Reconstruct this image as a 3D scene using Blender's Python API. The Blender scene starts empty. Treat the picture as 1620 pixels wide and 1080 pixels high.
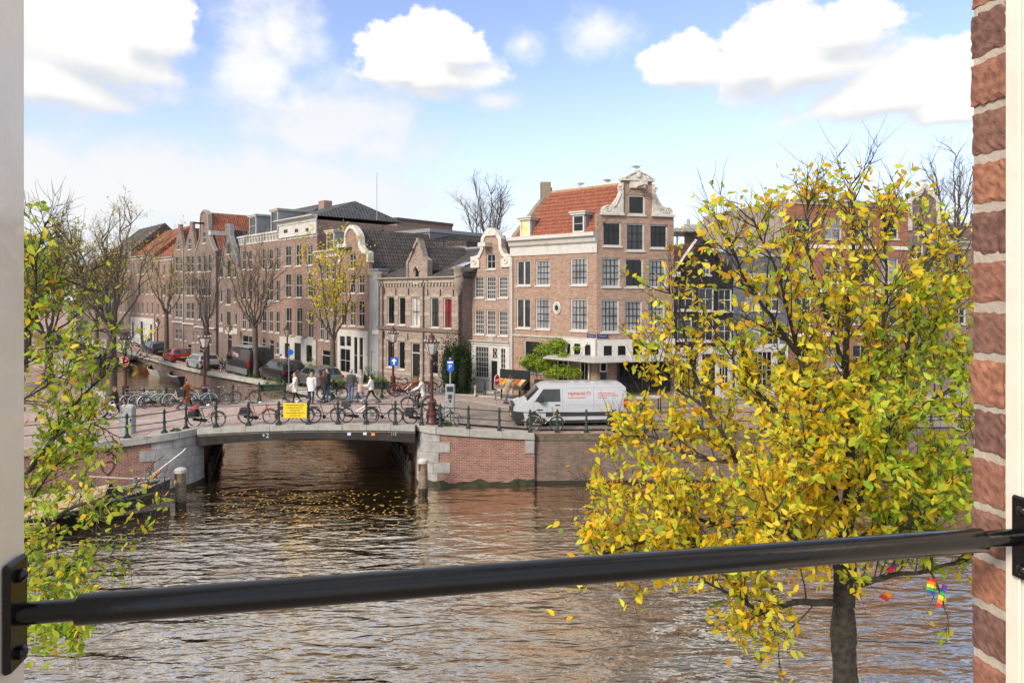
import bpy, bmesh, math, random
import numpy as np
from mathutils import Vector, Matrix, geometry
random.seed(7); R = random.Random(11); NP = np.random.default_rng(5)
scene = bpy.context.scene
COL = scene.collection
rad = math.radians
# ------------------------------------------------------------------ camera
EYE = 8.5; F = 1080.0; HZ = 465.0          # eye height over the water, focal length and horizon in photo pixels
cd = bpy.data.cameras.new('camera'); cam = bpy.data.objects.new('camera', cd); COL.objects.link(cam)
cam.location = (0, 0, EYE); cam.rotation_euler = (rad(90), 0, 0)
cd.sensor_width = 36; cd.lens = 24; cd.shift_y = -75 / 1620; cd.clip_start = 0.05; cd.clip_end = 3000
scene.camera = cam
def at(px, py, Y): return Vector(((px - 810) / F * Y, Y, EYE - (py - HZ) / F * Y))
def gd(px, py, h=2.2):
    Y = (EYE - h) * F / (py - HZ); return Vector(((px - 810) / F * Y, Y, h))
# ------------------------------------------------------------------ sun and sky
SUN_AZ, SUN_EL = rad(222), rad(34)            # azimuth from +Y clockwise
sd = bpy.data.lights.new('sun', 'SUN'); sd.energy = 1.5; sd.angle = rad(18); sd.color = (1, .89, .74)
sun = bpy.data.objects.new('sun', sd); COL.objects.link(sun)
sdir = Vector((math.sin(SUN_AZ) * math.cos(SUN_EL), math.cos(SUN_AZ) * math.cos(SUN_EL), math.sin(SUN_EL)))
sun.rotation_euler = sdir.to_track_quat('Z', 'Y').to_euler()
world = bpy.data.worlds.new('World'); scene.world = world; world.use_nodes = True
def build_sky():
    nt = world.node_tree; nt.nodes.clear(); N = nt.nodes.new; Lk = nt.links.new
    out = N('ShaderNodeOutputWorld'); bg = N('ShaderNodeBackground'); bg.inputs['Strength'].default_value = .1
    Lk(bg.outputs[0], out.inputs[0])
    sky = N('ShaderNodeTexSky'); sky.sky_type = 'NISHITA'; sky.sun_disc = False
    sky.sun_elevation = SUN_EL; sky.sun_rotation = SUN_AZ; sky.air_density = 1.0; sky.dust_density = .6; sky.ozone_density = 2.2
    tc = N('ShaderNodeTexCoord'); sep = N('ShaderNodeSeparateXYZ'); Lk(tc.outputs['Generated'], sep.inputs[0])
    def val(x):
        if isinstance(x, (int, float)):
            n = N('ShaderNodeValue'); n.outputs[0].default_value = x; return n.outputs[0]
        return x
    def mth(op, a, b=0.0, c=None):
        n = N('ShaderNodeMath'); n.operation = op
        for i, x in enumerate((a, b) if c is None else (a, b, c)):
            if isinstance(x, (int, float)): n.inputs[i].default_value = x
            else: Lk(x, n.inputs[i])
        return n.outputs[0]
    def sstep(x, lo, hi, tlo=0., thi=1.):
        n = N('ShaderNodeMapRange'); n.interpolation_type = 'SMOOTHSTEP'; Lk(x, n.inputs[0])
        for i, q in enumerate((lo, hi, tlo, thi)): n.inputs[i + 1].default_value = q
        return n.outputs[0]
    az = mth('ARCTAN2', sep.outputs[0], sep.outputs[1]); el = mth('ARCSINE', sep.outputs[2])
    def noise(scale, detail, rough, stretch=1.6):
        mp = N('ShaderNodeMapping'); mp.inputs['Scale'].default_value = (1, 1, stretch); Lk(tc.outputs['Generated'], mp.inputs[0])
        n = N('ShaderNodeTexNoise'); n.inputs['Scale'].default_value = scale; n.inputs['Detail'].default_value = detail
        n.inputs['Roughness'].default_value = rough; Lk(mp.outputs[0], n.inputs['Vector']); return n.outputs[0]
    n1 = noise(6.0, 5, .5, 1.4); n2 = noise(19, 7, .6, 1.2); n0 = noise(2.2, 3, .5, 2.2)
    # cumulus banks: centre azimuth / elevation and half sizes in radians
    def blob(px, py, rx, ry, w=1.0, elv=None, flat=1.0):
        a = math.atan((px - 810) / F); e = math.atan((HZ - py) / math.hypot(F, px - 810))
        ra = rx / F * math.cos(a) ** 2; rb = ry / F * math.cos(a)
        dv = mth('DIVIDE', mth('SUBTRACT', elv or el, e), rb)
        if flat != 1.0: dv = mth('MAXIMUM', dv, mth('MULTIPLY', dv, -flat))     # flatter base
        q = mth('ADD', mth('POWER', mth('ABSOLUTE', mth('DIVIDE', mth('SUBTRACT', az, a), ra)), 2.0), mth('POWER', mth('ABSOLUTE', dv), 2.0))
        return mth('MULTIPLY', mth('SUBTRACT', 1.0, mth('SQRT', q)), w)
    def union(bl):
        x = bl[0]
        for b in bl[1:]: x = mth('MAXIMUM', x, b)
        return x
    PUFF = [(150, 90, 215, 150), (90, 140, 180, 95), (225, 60, 120, 95), (690, 120, 128, 72), (718, 88, 82, 66), (640, 115, 75, 56), (1087, 118, 76, 60), (1280, 110, 185, 120), (1400, 160, 230, 100), (1490, 180, 140, 62), (1320, 62, 140, 75), (1200, 110, 90, 70)]
    field = lambda e_: union([blob(*p_, 1.0, e_, 1.7) for p_ in PUFF])
    puffs = field(el); above = field(mth('ADD', el, .022))
    soft = union([blob(395, 110, 80, 130, .7), blob(520, 200, 150, 75, .85), blob(600, 235, 120, 45, .7), blob(330, 300, 480, 85, 1.15),
                  blob(60, 300, 460, 100, 1.15), blob(830, 70, 36, 26, .6), blob(945, 48, 60, 30, .5), blob(785, 160, 40, 18, .55), blob(440, 60, 60, 60, .5)])
    wob = mth('ADD', mth('MULTIPLY', mth('SUBTRACT', n1, .5), 1.7), mth('MULTIPLY', mth('SUBTRACT', n2, .5), 1.15))
    mp_ = sstep(mth('ADD', puffs, wob), -.02, .46)
    soft_hi = mth('MINIMUM', .75, mth('MAXIMUM', .16, mth('ADD', .36, mth('MULTIPLY', mth('SUBTRACT', above, puffs), 1.3))))
    Lk(soft_hi, mp_.node.inputs[2])
    ms_ = mth('MULTIPLY', sstep(mth('ADD', soft, mth('MULTIPLY', wob, .9)), -.22, .62), .9)
    # broken cloud round the rest of the sky, thickened out of view for whiter light
    away = sstep(mth('ABSOLUTE', az), .62, .85)
    gen = mth('MULTIPLY', sstep(mth('ADD', mth('SUBTRACT', n0, .5), mth('MULTIPLY', wob, .3)), -.16, .08), mth('MAXIMUM', away, sstep(el, .40, .50)))
    mask = mth('MAXIMUM', mth('MAXIMUM', mp_, ms_), mth('MULTIPLY', gen, .9))
    # milky air near the horizon
    low = sstep(el, .0, .38, 1.0, 0.0); low = mth('MULTIPLY', mth('POWER', low, 1.4), .92)
    mixh = N('ShaderNodeMix'); mixh.data_type = 'RGBA'; Lk(low, mixh.inputs[0])
    sat = N('ShaderNodeHueSaturation'); sat.inputs['Saturation'].default_value = .93; sat.inputs['Hue'].default_value = .513; sat.inputs['Value'].default_value = .96; Lk(sky.outputs[0], sat.inputs['Color'])
    Lk(sat.outputs[0], mixh.inputs[6]); mixh.inputs[7].default_value = (3.15, 3.25, 3.42, 1)
    # cloud brightness: soft grey bellies, bright heads
    shade = sstep(mth('ADD', mth('SUBTRACT', puffs, above), mth('MULTIPLY', wob, .34)), -.30, .16)
    shade = mth('MAXIMUM', shade, mth('MULTIPLY', ms_, .62))
    ccol = N('ShaderNodeMix'); ccol.data_type = 'RGBA'; Lk(shade, ccol.inputs[0])
    ccol.inputs[6].default_value = (2.85, 2.95, 3.1, 1); ccol.inputs[7].default_value = (3.95, 3.88, 3.78, 1)
    mixc = N('ShaderNodeMix'); mixc.data_type = 'RGBA'; Lk(mask, mixc.inputs[0]); Lk(mixh.outputs[2], mixc.inputs[6]); Lk(ccol.outputs[2], mixc.inputs[7])
    Lk(mixc.outputs[2], bg.inputs['Color'])
build_sky()
vs = scene.view_settings; vs.view_transform = 'Standard'; vs.look = 'None'; vs.gamma = 1; vs.use_curve_mapping = False; vs.exposure = 1.45
scene.cycles.max_bounces = 6; scene.cycles.diffuse_bounces = 3; scene.cycles.glossy_bounces = 3; scene.cycles.transparent_max_bounces = 6
scene.cycles.transmission_bounces = 3; scene.cycles.caustics_reflective = False; scene.cycles.caustics_refractive = False
# ------------------------------------------------------------------ materials
MATS = {}
def mat(name, col, rough=.6, metal=0., var=.12, scale=6., bump=0., bscale=40., coat=0., spec=.5, dirt=None, dirt_scale=1.5, emit=0.):
    if name in MATS: return MATS[name]
    m = bpy.data.materials.new(name); m.use_nodes = True; nt = m.node_tree; b = nt.nodes['Principled BSDF']; N = nt.nodes.new; Lk = nt.links.new
    b.inputs['Roughness'].default_value = rough; b.inputs['Metallic'].default_value = metal; b.inputs['Coat Weight'].default_value = coat
    b.inputs['Specular IOR Level'].default_value = spec
    tc = N('ShaderNodeTexCoord'); n = N('ShaderNodeTexNoise'); n.inputs['Scale'].default_value = scale; n.inputs['Detail'].default_value = 6
    Lk(tc.outputs['Object'], n.inputs['Vector'])
    mr = N('ShaderNodeMapRange'); mr.inputs[1].default_value = .3; mr.inputs[2].default_value = .7; mr.inputs[3].default_value = 1 - var * 1.4; mr.inputs[4].default_value = 1 + var
    Lk(n.outputs[0], mr.inputs[0])
    mx = N('ShaderNodeMix'); mx.data_type = 'RGBA'; mx.blend_type = 'MULTIPLY'; mx.inputs[0].default_value = 1; mx.inputs[6].default_value = (*col, 1); Lk(mr.outputs[0], mx.inputs[7])
    last = mx.outputs[2]
    if dirt:
        n2 = N('ShaderNodeTexNoise'); n2.inputs['Scale'].default_value = dirt_scale; n2.inputs['Detail'].default_value = 8; n2.inputs['Roughness'].default_value = .7; Lk(tc.outputs['Object'], n2.inputs['Vector'])
        r2 = N('ShaderNodeMapRange'); r2.inputs[1].default_value = .5; r2.inputs[2].default_value = .72; Lk(n2.outputs[0], r2.inputs[0])
        m2 = N('ShaderNodeMix'); m2.data_type = 'RGBA'; Lk(r2.outputs[0], m2.inputs[0]); Lk(last, m2.inputs[6]); m2.inputs[7].default_value = (*dirt, 1); last = m2.outputs[2]
    Lk(last, b.inputs['Base Color'])
    if emit: Lk(last, b.inputs['Emission Color']); b.inputs['Emission Strength'].default_value = emit
    if bump:
        n3 = N('ShaderNodeTexNoise'); n3.inputs['Scale'].default_value = bscale; n3.inputs['Detail'].default_value = 5; Lk(tc.outputs['Object'], n3.inputs['Vector'])
        bp = N('ShaderNodeBump'); bp.inputs['Strength'].default_value = bump; bp.inputs['Distance'].default_value = .02; Lk(n3.outputs[0], bp.inputs['Height']); Lk(bp.outputs[0], b.inputs['Normal'])
    MATS[name] = m; return m
def brick(name, c1, c2, mortar=(.42, .38, .33), bw=.22, bh=.065, mw=.011, stain=(.12, .09, .07), stain_amt=.45, sscale=.6, bump=.5, gain=1.2, streak=None):
    if name in MATS: return MATS[name]
    m = bpy.data.materials.new(name); m.use_nodes = True; nt = m.node_tree; b = nt.nodes['Principled BSDF']; N = nt.nodes.new; Lk = nt.links.new
    b.inputs['Roughness'].default_value = .85; b.inputs['Specular IOR Level'].default_value = .25
    tc = N('ShaderNodeTexCoord'); br = N('ShaderNodeTexBrick'); Lk(tc.outputs['UV'], br.inputs['Vector'])
    g1 = gain; br.inputs['Color1'].default_value = (*[min(.9, x * g1 * 1.12) for x in c1], 1); br.inputs['Color2'].default_value = (*[x * g1 * .85 for x in c2], 1); br.inputs['Mortar'].default_value = (*mortar, 1)
    br.inputs['Scale'].default_value = 1; br.inputs['Brick Width'].default_value = bw; br.inputs['Row Height'].default_value = bh
    br.inputs['Mortar Size'].default_value = mw; br.inputs['Mortar Smooth'].default_value = .3; br.inputs['Bias'].default_value = 0
    n = N('ShaderNodeTexNoise'); n.inputs['Scale'].default_value = sscale; n.inputs['Detail'].default_value = 9; n.inputs['Roughness'].default_value = .68; Lk(tc.outputs['Object'], n.inputs['Vector'])
    if streak:
        mpp = N('ShaderNodeMapping'); mpp.inputs['Scale'].default_value = streak; Lk(tc.outputs['Object'], mpp.inputs[0]); Lk(mpp.outputs[0], n.inputs['Vector'])
    r = N('ShaderNodeMapRange'); r.inputs[1].default_value = .46; r.inputs[2].default_value = .8; r.inputs[4].default_value = stain_amt * .7; Lk(n.outputs[0], r.inputs[0])
    mx = N('ShaderNodeMix'); mx.data_type = 'RGBA'; Lk(r.outputs[0], mx.inputs[0]); Lk(br.outputs['Color'], mx.inputs[6]); mx.inputs[7].default_value = (*stain, 1)
    n2 = N('ShaderNodeTexNoise'); n2.inputs['Scale'].default_value = 3.1; n2.inputs['Detail'].default_value = 6; Lk(tc.outputs['Object'], n2.inputs['Vector'])
    r2 = N('ShaderNodeMapRange'); r2.inputs[1].default_value = .3; r2.inputs[2].default_value = .7; r2.inputs[3].default_value = .9; r2.inputs[4].default_value = 1.1; Lk(n2.outputs[0], r2.inputs[0])
    m2 = N('ShaderNodeMix'); m2.data_type = 'RGBA'; m2.blend_type = 'MULTIPLY'; m2.inputs[0].default_value = 1; Lk(mx.outputs[2], m2.inputs[6]); Lk(r2.outputs[0], m2.inputs[7])
    Lk(m2.outputs[2], b.inputs['Base Color'])
    bp = N('ShaderNodeBump'); bp.inputs['Strength'].default_value = bump; bp.inputs['Distance'].default_value = .01; bp.invert = True; Lk(br.outputs['Fac'], bp.inputs['Height']); Lk(bp.outputs[0], b.inputs['Normal'])
    MATS[name] = m; return m
def tiles(name, c1, c2, pw=.24, ph=.33, moss=(.06, .06, .035), moss_amt=.35):
    if name in MATS: return MATS[name]
    m = brick(name, c1, c2, tuple(x * .28 for x in c1), pw, ph, .03, moss, moss_amt, .9, .0)
    nt = m.node_tree; N = nt.nodes.new; Lk = nt.links.new; b = nt.nodes['Principled BSDF']; b.inputs['Roughness'].default_value = .7
    br = [n for n in nt.nodes if n.type == 'TEX_BRICK'][0]; br.offset = 0.0
    tc = [n for n in nt.nodes if n.type == 'TEX_COORD'][0]
    sp = N('ShaderNodeSeparateXYZ'); Lk(tc.outputs['UV'], sp.inputs[0])
    a = N('ShaderNodeMath'); a.operation = 'MULTIPLY'; a.inputs[1].default_value = 2 * math.pi / pw; Lk(sp.outputs[0], a.inputs[0])
    s = N('ShaderNodeMath'); s.operation = 'SINE'; Lk(a.outputs[0], s.inputs[0])
    v = N('ShaderNodeMath'); v.operation = 'DIVIDE'; v.inputs[1].default_value = ph; Lk(sp.outputs[1], v.inputs[0])
    fr = N('ShaderNodeMath'); fr.operation = 'FRACT'; Lk(v.outputs[0], fr.inputs[0])
    ad = N('ShaderNodeMath'); ad.operation = 'MULTIPLY_ADD'; ad.inputs[1].default_value = -1.2; Lk(fr.outputs[0], ad.inputs[0]); Lk(s.outputs[0], ad.inputs[2])
    bp = N('ShaderNodeBump'); bp.inputs['Strength'].default_value = .9; bp.inputs['Distance'].default_value = .04; Lk(ad.outputs[0], bp.inputs['Height']); Lk(bp.outputs[0], b.inputs['Normal'])
    return m
def glass(name, col, rough=.04, fold=0., spec=.5):
    """window pane: what stands behind it (dark room or curtain folds) under a glossy coat"""
    if name in MATS: return MATS[name]
    m = mat(name, col, rough, 0, .35, 1.3, spec=spec); nt = m.node_tree; N = nt.nodes.new; Lk = nt.links.new; b = nt.nodes['Principled BSDF']
    tc = [n for n in nt.nodes if n.type == 'TEX_COORD'][0]
    n = N('ShaderNodeTexNoise'); n.inputs['Scale'].default_value = 2.5; Lk(tc.outputs['Object'], n.inputs['Vector'])
    bp = N('ShaderNodeBump'); bp.inputs['Strength'].default_value = .12; bp.inputs['Distance'].default_value = .05; Lk(n.outputs[0], bp.inputs['Height']); Lk(bp.outputs[0], b.inputs['Normal'])
    if fold:
        w = N('ShaderNodeTexWave'); w.wave_type = 'BANDS'; w.bands_direction = 'X'; w.inputs['Scale'].default_value = 3.2; w.inputs['Distortion'].default_value = 1.5; w.inputs['Detail'].default_value = 2
        Lk(tc.outputs['Object'], w.inputs['Vector'])
        r = N('ShaderNodeMapRange'); r.inputs[3].default_value = 1 - fold; r.inputs[4].default_value = 1; Lk(w.outputs['Fac'], r.inputs[0])
        old = b.inputs['Base Color'].links[0].from_socket
        mx = N('ShaderNodeMix'); mx.data_type = 'RGBA'; mx.blend_type = 'MULTIPLY'; mx.inputs[0].default_value = 1; Lk(old, mx.inputs[6]); Lk(r.outputs[0], mx.inputs[7]); Lk(mx.outputs[2], b.inputs['Base Color'])
        b.inputs['Roughness'].default_value = .5; b.inputs['Coat Weight'].default_value = 1; b.inputs['Coat Roughness'].default_value = .03
    return m
def leafmat(name, trans=.5):
    if name in MATS: return MATS[name]
    m = bpy.data.materials.new(name); m.use_nodes = True; nt = m.node_tree; nt.nodes.clear(); N = nt.nodes.new; Lk = nt.links.new
    o = N('ShaderNodeOutputMaterial'); at_ = N('ShaderNodeAttribute'); at_.attribute_name = 'Col'
    d = N('ShaderNodeBsdfPrincipled'); d.inputs['Roughness'].default_value = .5; d.inputs['Specular IOR Level'].default_value = .3; t = N('ShaderNodeBsdfTranslucent'); mx = N('ShaderNodeMixShader'); mx.inputs[0].default_value = trans
    Lk(at_.outputs['Color'], d.inputs['Base Color']); Lk(at_.outputs['Color'], t.inputs['Color']); Lk(d.outputs[0], mx.inputs[1]); Lk(t.outputs[0], mx.inputs[2]); Lk(mx.outputs[0], o.inputs[0])
    MATS[name] = m; return m
# ------------------------------------------------------------------ object helpers
def thing(name, label, cat, loc=(0, 0, 0), rotz=0, group=None):
    o = bpy.data.objects.new(name, None); COL.objects.link(o); o.empty_display_size = .2
    o.location = loc; o.rotation_euler = (0, 0, rotz); return tag(o, label, cat, group, 'thing')
def tag(o, label=None, cat=None, group=None, kind=None):
    if label: o['label'] = label
    if cat: o['category'] = cat
    if group: o['group'] = group
    if kind: o['kind'] = kind
    return o
def link(name, me, parent=None):
    o = bpy.data.objects.new(name, me); COL.objects.link(o)
    if parent: o.parent = parent
    return o
def copy_tree(o, parent=None):
    c = o.copy(); COL.objects.link(c); c.parent = parent
    for ch in o.children: copy_tree(ch, c)
    return c
def auto_uv(me):
    nl = len(me.loops)
    if not nl: return
    co = np.empty(len(me.vertices) * 3, np.float32); me.vertices.foreach_get('co', co); co = co.reshape(-1, 3)
    li = np.empty(nl, np.int32); me.loops.foreach_get('vertex_index', li)
    npn = np.empty(len(me.polygons) * 3, np.float32); me.polygons.foreach_get('normal', npn); npn = npn.reshape(-1, 3)
    lt = np.empty(len(me.polygons), np.int32); me.polygons.foreach_get('loop_total', lt)
    n = np.repeat(npn, lt, axis=0); p = co[li]
    t = np.stack([-n[:, 1], n[:, 0], np.zeros(nl)], 1); ln = np.linalg.norm(t, axis=1); flat = ln < .15
    t = t / np.maximum(ln, 1e-6)[:, None]; b = np.cross(n, t)
    t[flat] = (1, 0, 0); b[flat] = (0, 1, 0)
    uv = np.stack([(p * t).sum(1), (p * b).sum(1)], 1).astype(np.float32)
    me.uv_layers.new(name='UVMap').data.foreach_set('uv', uv.ravel())
class MB:
    def __init__(s): s.v = []; s.f = []; s.m = []
    def add(s, vs, fs, mi=0):
        k = len(s.v); s.v.extend([tuple(v) for v in vs]); s.f.extend([tuple(i + k for i in f) for f in fs]); s.m.extend([mi] * len(fs)); return s
    def box(s, x0, x1, y0, y1, z0, z1, mi=0):
        return s.add([(x0, y0, z0), (x1, y0, z0), (x1, y1, z0), (x0, y1, z0), (x0, y0, z1), (x1, y0, z1), (x1, y1, z1), (x0, y1, z1)],
                     [(0, 3, 2, 1), (4, 5, 6, 7), (0, 1, 5, 4), (1, 2, 6, 5), (2, 3, 7, 6), (3, 0, 4, 7)], mi)
    def bbox(s, x0, x1, y0, y1, z0, z1, b=.02, mi=0):
        """box with chamfered upright and top edges"""
        def ring(i, z): return [(x0 + i, y0 + b + i * 0, z), (x0 + b, y0 + i, z), (x1 - b, y0 + i, z), (x1 - i, y0 + b, z), (x1 - i, y1 - b, z), (x1 - b, y1 - i, z), (x0 + b, y1 - i, z), (x0 + i, y1 - b, z)]
        r = ring(0, z0) + ring(0, z1 - b) + ring(b, z1)
        fs = [tuple(reversed(range(8))), tuple(range(16, 24))]
        for k in (0, 8):
            for i in range(8): fs.append((k + i, k + (i + 1) % 8, k + 8 + (i + 1) % 8, k + 8 + i))
        return s.add(r, fs, mi)
    def prism(s, pts, y0, y1, mi=0):
        """outline in (x, z), extruded from y0 to y1; counter-clockwise seen from -y"""
        n = len(pts); vs = [(x, y0, z) for x, z in pts] + [(x, y1, z) for x, z in pts]
        return s.add(vs, [tuple(range(n)), tuple(reversed(range(n, 2 * n)))] + [((i + 1) % n, i, n + i, n + (i + 1) % n) for i in range(n)], mi)
    def slab(s, pts, z0, z1, mi=0):
        """outline in (x, y), counter-clockwise from above"""
        n = len(pts); vs = [(x, y, z0) for x, y in pts] + [(x, y, z1) for x, y in pts]
        return s.add(vs, [tuple(reversed(range(n))), tuple(range(n, 2 * n))] + [(i, (i + 1) % n, n + (i + 1) % n, n + i) for i in range(n)], mi)
    def tube(s, path, r, n=6, mi=0, cap=True):
        P = [Vector(p) for p in path]; rs = r if isinstance(r, (list, tuple)) else [r] * len(P)
        vs = []; fs = []; up = Vector((0, 0, 1)); prev = None
        for i, p in enumerate(P):
            d = (P[min(i + 1, len(P) - 1)] - P[max(i - 1, 0)]); d = d.normalized() if d.length > 1e-9 else Vector((0, 0, 1))
            if prev is None:
                a = d.cross(up if abs(d.z) < .95 else Vector((1, 0, 0))).normalized()
            else:
                a = (prev - d * prev.dot(d)); a = a.normalized() if a.length > 1e-6 else d.orthogonal().normalized()
            prev = a; b = d.cross(a)
            for k in range(n):
                t = 2 * math.pi * k / n; vs.append(p + (a * math.cos(t) + b * math.sin(t)) * rs[i])
        for i in range(len(P) - 1):
            for k in range(n): fs.append((i * n + k, i * n + (k + 1) % n, (i + 1) * n + (k + 1) % n, (i + 1) * n + k))
        if cap: fs.append(tuple(reversed(range(n)))); fs.append(tuple((len(P) - 1) * n + k for k in range(n)))
        return s.add(vs, fs, mi)
    def lathe(s, prof, n=12, c=(0, 0, 0), mi=0, ax='z', sx=1., sy=1.):
        vs = []
        for r, z in prof:
            for k in range(n):
                t = 2 * math.pi * k / n; a, b = r * math.cos(t) * sx, r * math.sin(t) * sy
                p = (a, b, z) if ax == 'z' else ((a, z, b) if ax == 'y' else (z, a, b)); vs.append((p[0] + c[0], p[1] + c[1], p[2] + c[2]))
        fs = []
        for i in range(len(prof) - 1):
            for k in range(n):
                q = (i * n + k, i * n + (k + 1) % n, (i + 1) * n + (k + 1) % n, (i + 1) * n + k); fs.append(q if ax != 'y' else q[::-1])
        e0 = tuple(reversed(range(n))); e1 = tuple((len(prof) - 1) * n + k for k in range(n))
        fs += [e0, e1] if ax != 'y' else [e0[::-1], e1[::-1]]
        return s.add(vs, fs, mi)
    def ball(s, c, r, nu=10, nv=6, mi=0):
        rx, ry, rz = r if isinstance(r, (tuple, list)) else (r, r, r)
        prof = [(max(.001, math.sin(math.pi * i / nv)), -math.cos(math.pi * i / nv)) for i in range(nv + 1)]
        k = len(s.v); s.lathe(prof, nu, (0, 0, 0), mi)
        for i in range(k, len(s.v)): x, y, z = s.v[i]; s.v[i] = (x * rx + c[0], y * ry + c[1], z * rz + c[2])
        return s
    def ring(s, c, Rr, r, n=24, m=5, ax='y', mi=0):
        pts = []
        for k in range(n):
            t = 2 * math.pi * k / n; a, b = Rr * math.cos(t), Rr * math.sin(t)
            e = (math.cos(t), math.sin(t))
            for j in range(m):
                q = 2 * math.pi * j / m; rr = Rr + r * math.cos(q); h = r * math.sin(q)
                p = (rr * e[0], h, rr * e[1]) if ax == 'y' else ((rr * e[0], rr * e[1], h) if ax == 'z' else (h, rr * e[0], rr * e[1]))
                pts.append((p[0] + c[0], p[1] + c[1], p[2] + c[2]))
        fs = [(k * m + j, k * m + (j + 1) % m, ((k + 1) % n) * m + (j + 1) % m, ((k + 1) % n) * m + j) for k in range(n) for j in range(m)]
        return s.add(pts, fs, mi)
    def build(s, name, mats, parent=None, smooth=False, M=None, uv=True, fix=True):
        me = bpy.data.meshes.new(name)
        vs = s.v if M is None else [tuple(M @ Vector(v)) for v in s.v]
        me.from_pydata(vs, [], s.f)
        for m in (mats if isinstance(mats, (list, tuple)) else [mats]): me.materials.append(m)
        if any(s.m): me.polygons.foreach_set('material_index', s.m)
        if fix:
            bm = bmesh.new(); bm.from_mesh(me); bmesh.ops.recalc_face_normals(bm, faces=bm.faces); bm.to_mesh(me); bm.free()
        if smooth: me.polygons.foreach_set('use_smooth', [True] * len(me.polygons))
        me.update()
        if uv: auto_uv(me)
        if smooth: me.set_sharp_from_angle(angle=rad(40))
        return link(name, me, parent)
DG = None
def text(body, size, material, parent, M, name='lettering', ext=.004, align='LEFT', width=None):
    c = bpy.data.curves.new('t', 'FONT'); c.body = body; c.size = size; c.extrude = ext; c.align_x = align; c.resolution_u = 3
    o = bpy.data.objects.new('t', c); COL.objects.link(o)
    dg = bpy.context.evaluated_depsgraph_get(); me = bpy.data.meshes.new_from_object(o.evaluated_get(dg))
    bpy.data.objects.remove(o); bpy.data.curves.remove(c)
    if width:
        xs = [v.co.x for v in me.vertices]; w = max(xs) - min(xs); me.transform(Matrix.Diagonal((width / w, 1, 1, 1)))
    me.transform(M); me.name = name; me.materials.append(material)
    return link(name, me, parent)
def fill_holes(outer, holes):
    """triangles of a polygon with holes, both as lists of (x, y)"""
    pts = []; edges = []
    for lp in [outer] + holes:
        k = len(pts); pts += [Vector(p) for p in lp]; edges += [(k + i, k + (i + 1) % len(lp)) for i in range(len(lp))]
    v, e, f, *_ = geometry.delaunay_2d_cdt(pts, edges, [], 0, 1e-5)
    def inside(p, lp):
        c = False; j = len(lp) - 1
        for i in range(len(lp)):
            if (lp[i][1] > p[1]) != (lp[j][1] > p[1]) and p[0] < (lp[j][0] - lp[i][0]) * (p[1] - lp[i][1]) / (lp[j][1] - lp[i][1]) + lp[i][0]: c = not c
            j = i
        return c
    out = []
    for t in f:
        q = sum((Vector(v[i]) for i in t), Vector((0, 0))) / len(t)
        if inside(q, outer) and not any(inside(q, h) for h in holes): out.append(tuple(t))
    return [tuple(p) for p in v], out
def interp(x, tab):
    return float(np.interp(x, [t[0] for t in tab], [t[1] for t in tab]))
def sm(x, a, b):
    t = min(1, max(0, (x - a) / (b - a))); return t * t * (3 - 2 * t)
# common materials
WHITE = mat('white_paint', (.55, .535, .50), .45, var=.06, dirt=(.40, .37, .32), dirt_scale=1.2)
CREAM = mat('cream_paint', (.72, .68, .58), .5, var=.06)
STONE = mat('pale_stone', (.43, .41, .37), .8, var=.16, scale=4, bump=.3, dirt=(.22, .2, .16), dirt_scale=1.1)
BLACKM = mat('black_iron', (.005, .0048, .0046), .2, .0, var=.3, bump=.05, bscale=45, spec=.42)
GREENM = mat('bottle_green_iron', (.018, .035, .032), .4, var=.2, spec=.5)
MAROON = mat('maroon_iron', (.09, .028, .024), .45, var=.2)
DARKW = mat('dark_green_wood', (.012, .016, .015), .35, var=.2)
LEAD = mat('grey_zinc', (.30, .32, .34), .5, .3, var=.12)
CHROME = mat('bright_metal', (.55, .55, .56), .28, .9, var=.05)
RUBBER = mat('black_rubber', (.02, .02, .02), .75, var=.1)
GL_DARK = glass('dark_pane', (.012, .014, .016))
GL_MID = glass('dim_pane', (.045, .05, .055))
GL_CURT = glass('net_curtain_pane', (.30, .31, .32), fold=.35)
GL_LITE = glass('white_blind_pane', (.5, .5, .48), fold=.12)
GL_RED = glass('red_curtain_pane', (.22, .012, .02), fold=.4)
GL_GOLD = mat('sun_glint_pane', (.75, .5, .2), .2, var=.3, scale=3, emit=.25)  # golden sun reflection painted into the pane colour, with a weak glow
BARK = mat('bark', (.045, .037, .028), .95, var=.5, scale=14, bump=1.0, bscale=30, dirt=(.075, .075, .04), dirt_scale=4)
BARK2 = mat('grey_bark', (.045, .036, .029), .9, var=.35, scale=9, bump=.5, bscale=25)
LEAF = leafmat('leaf')
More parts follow.
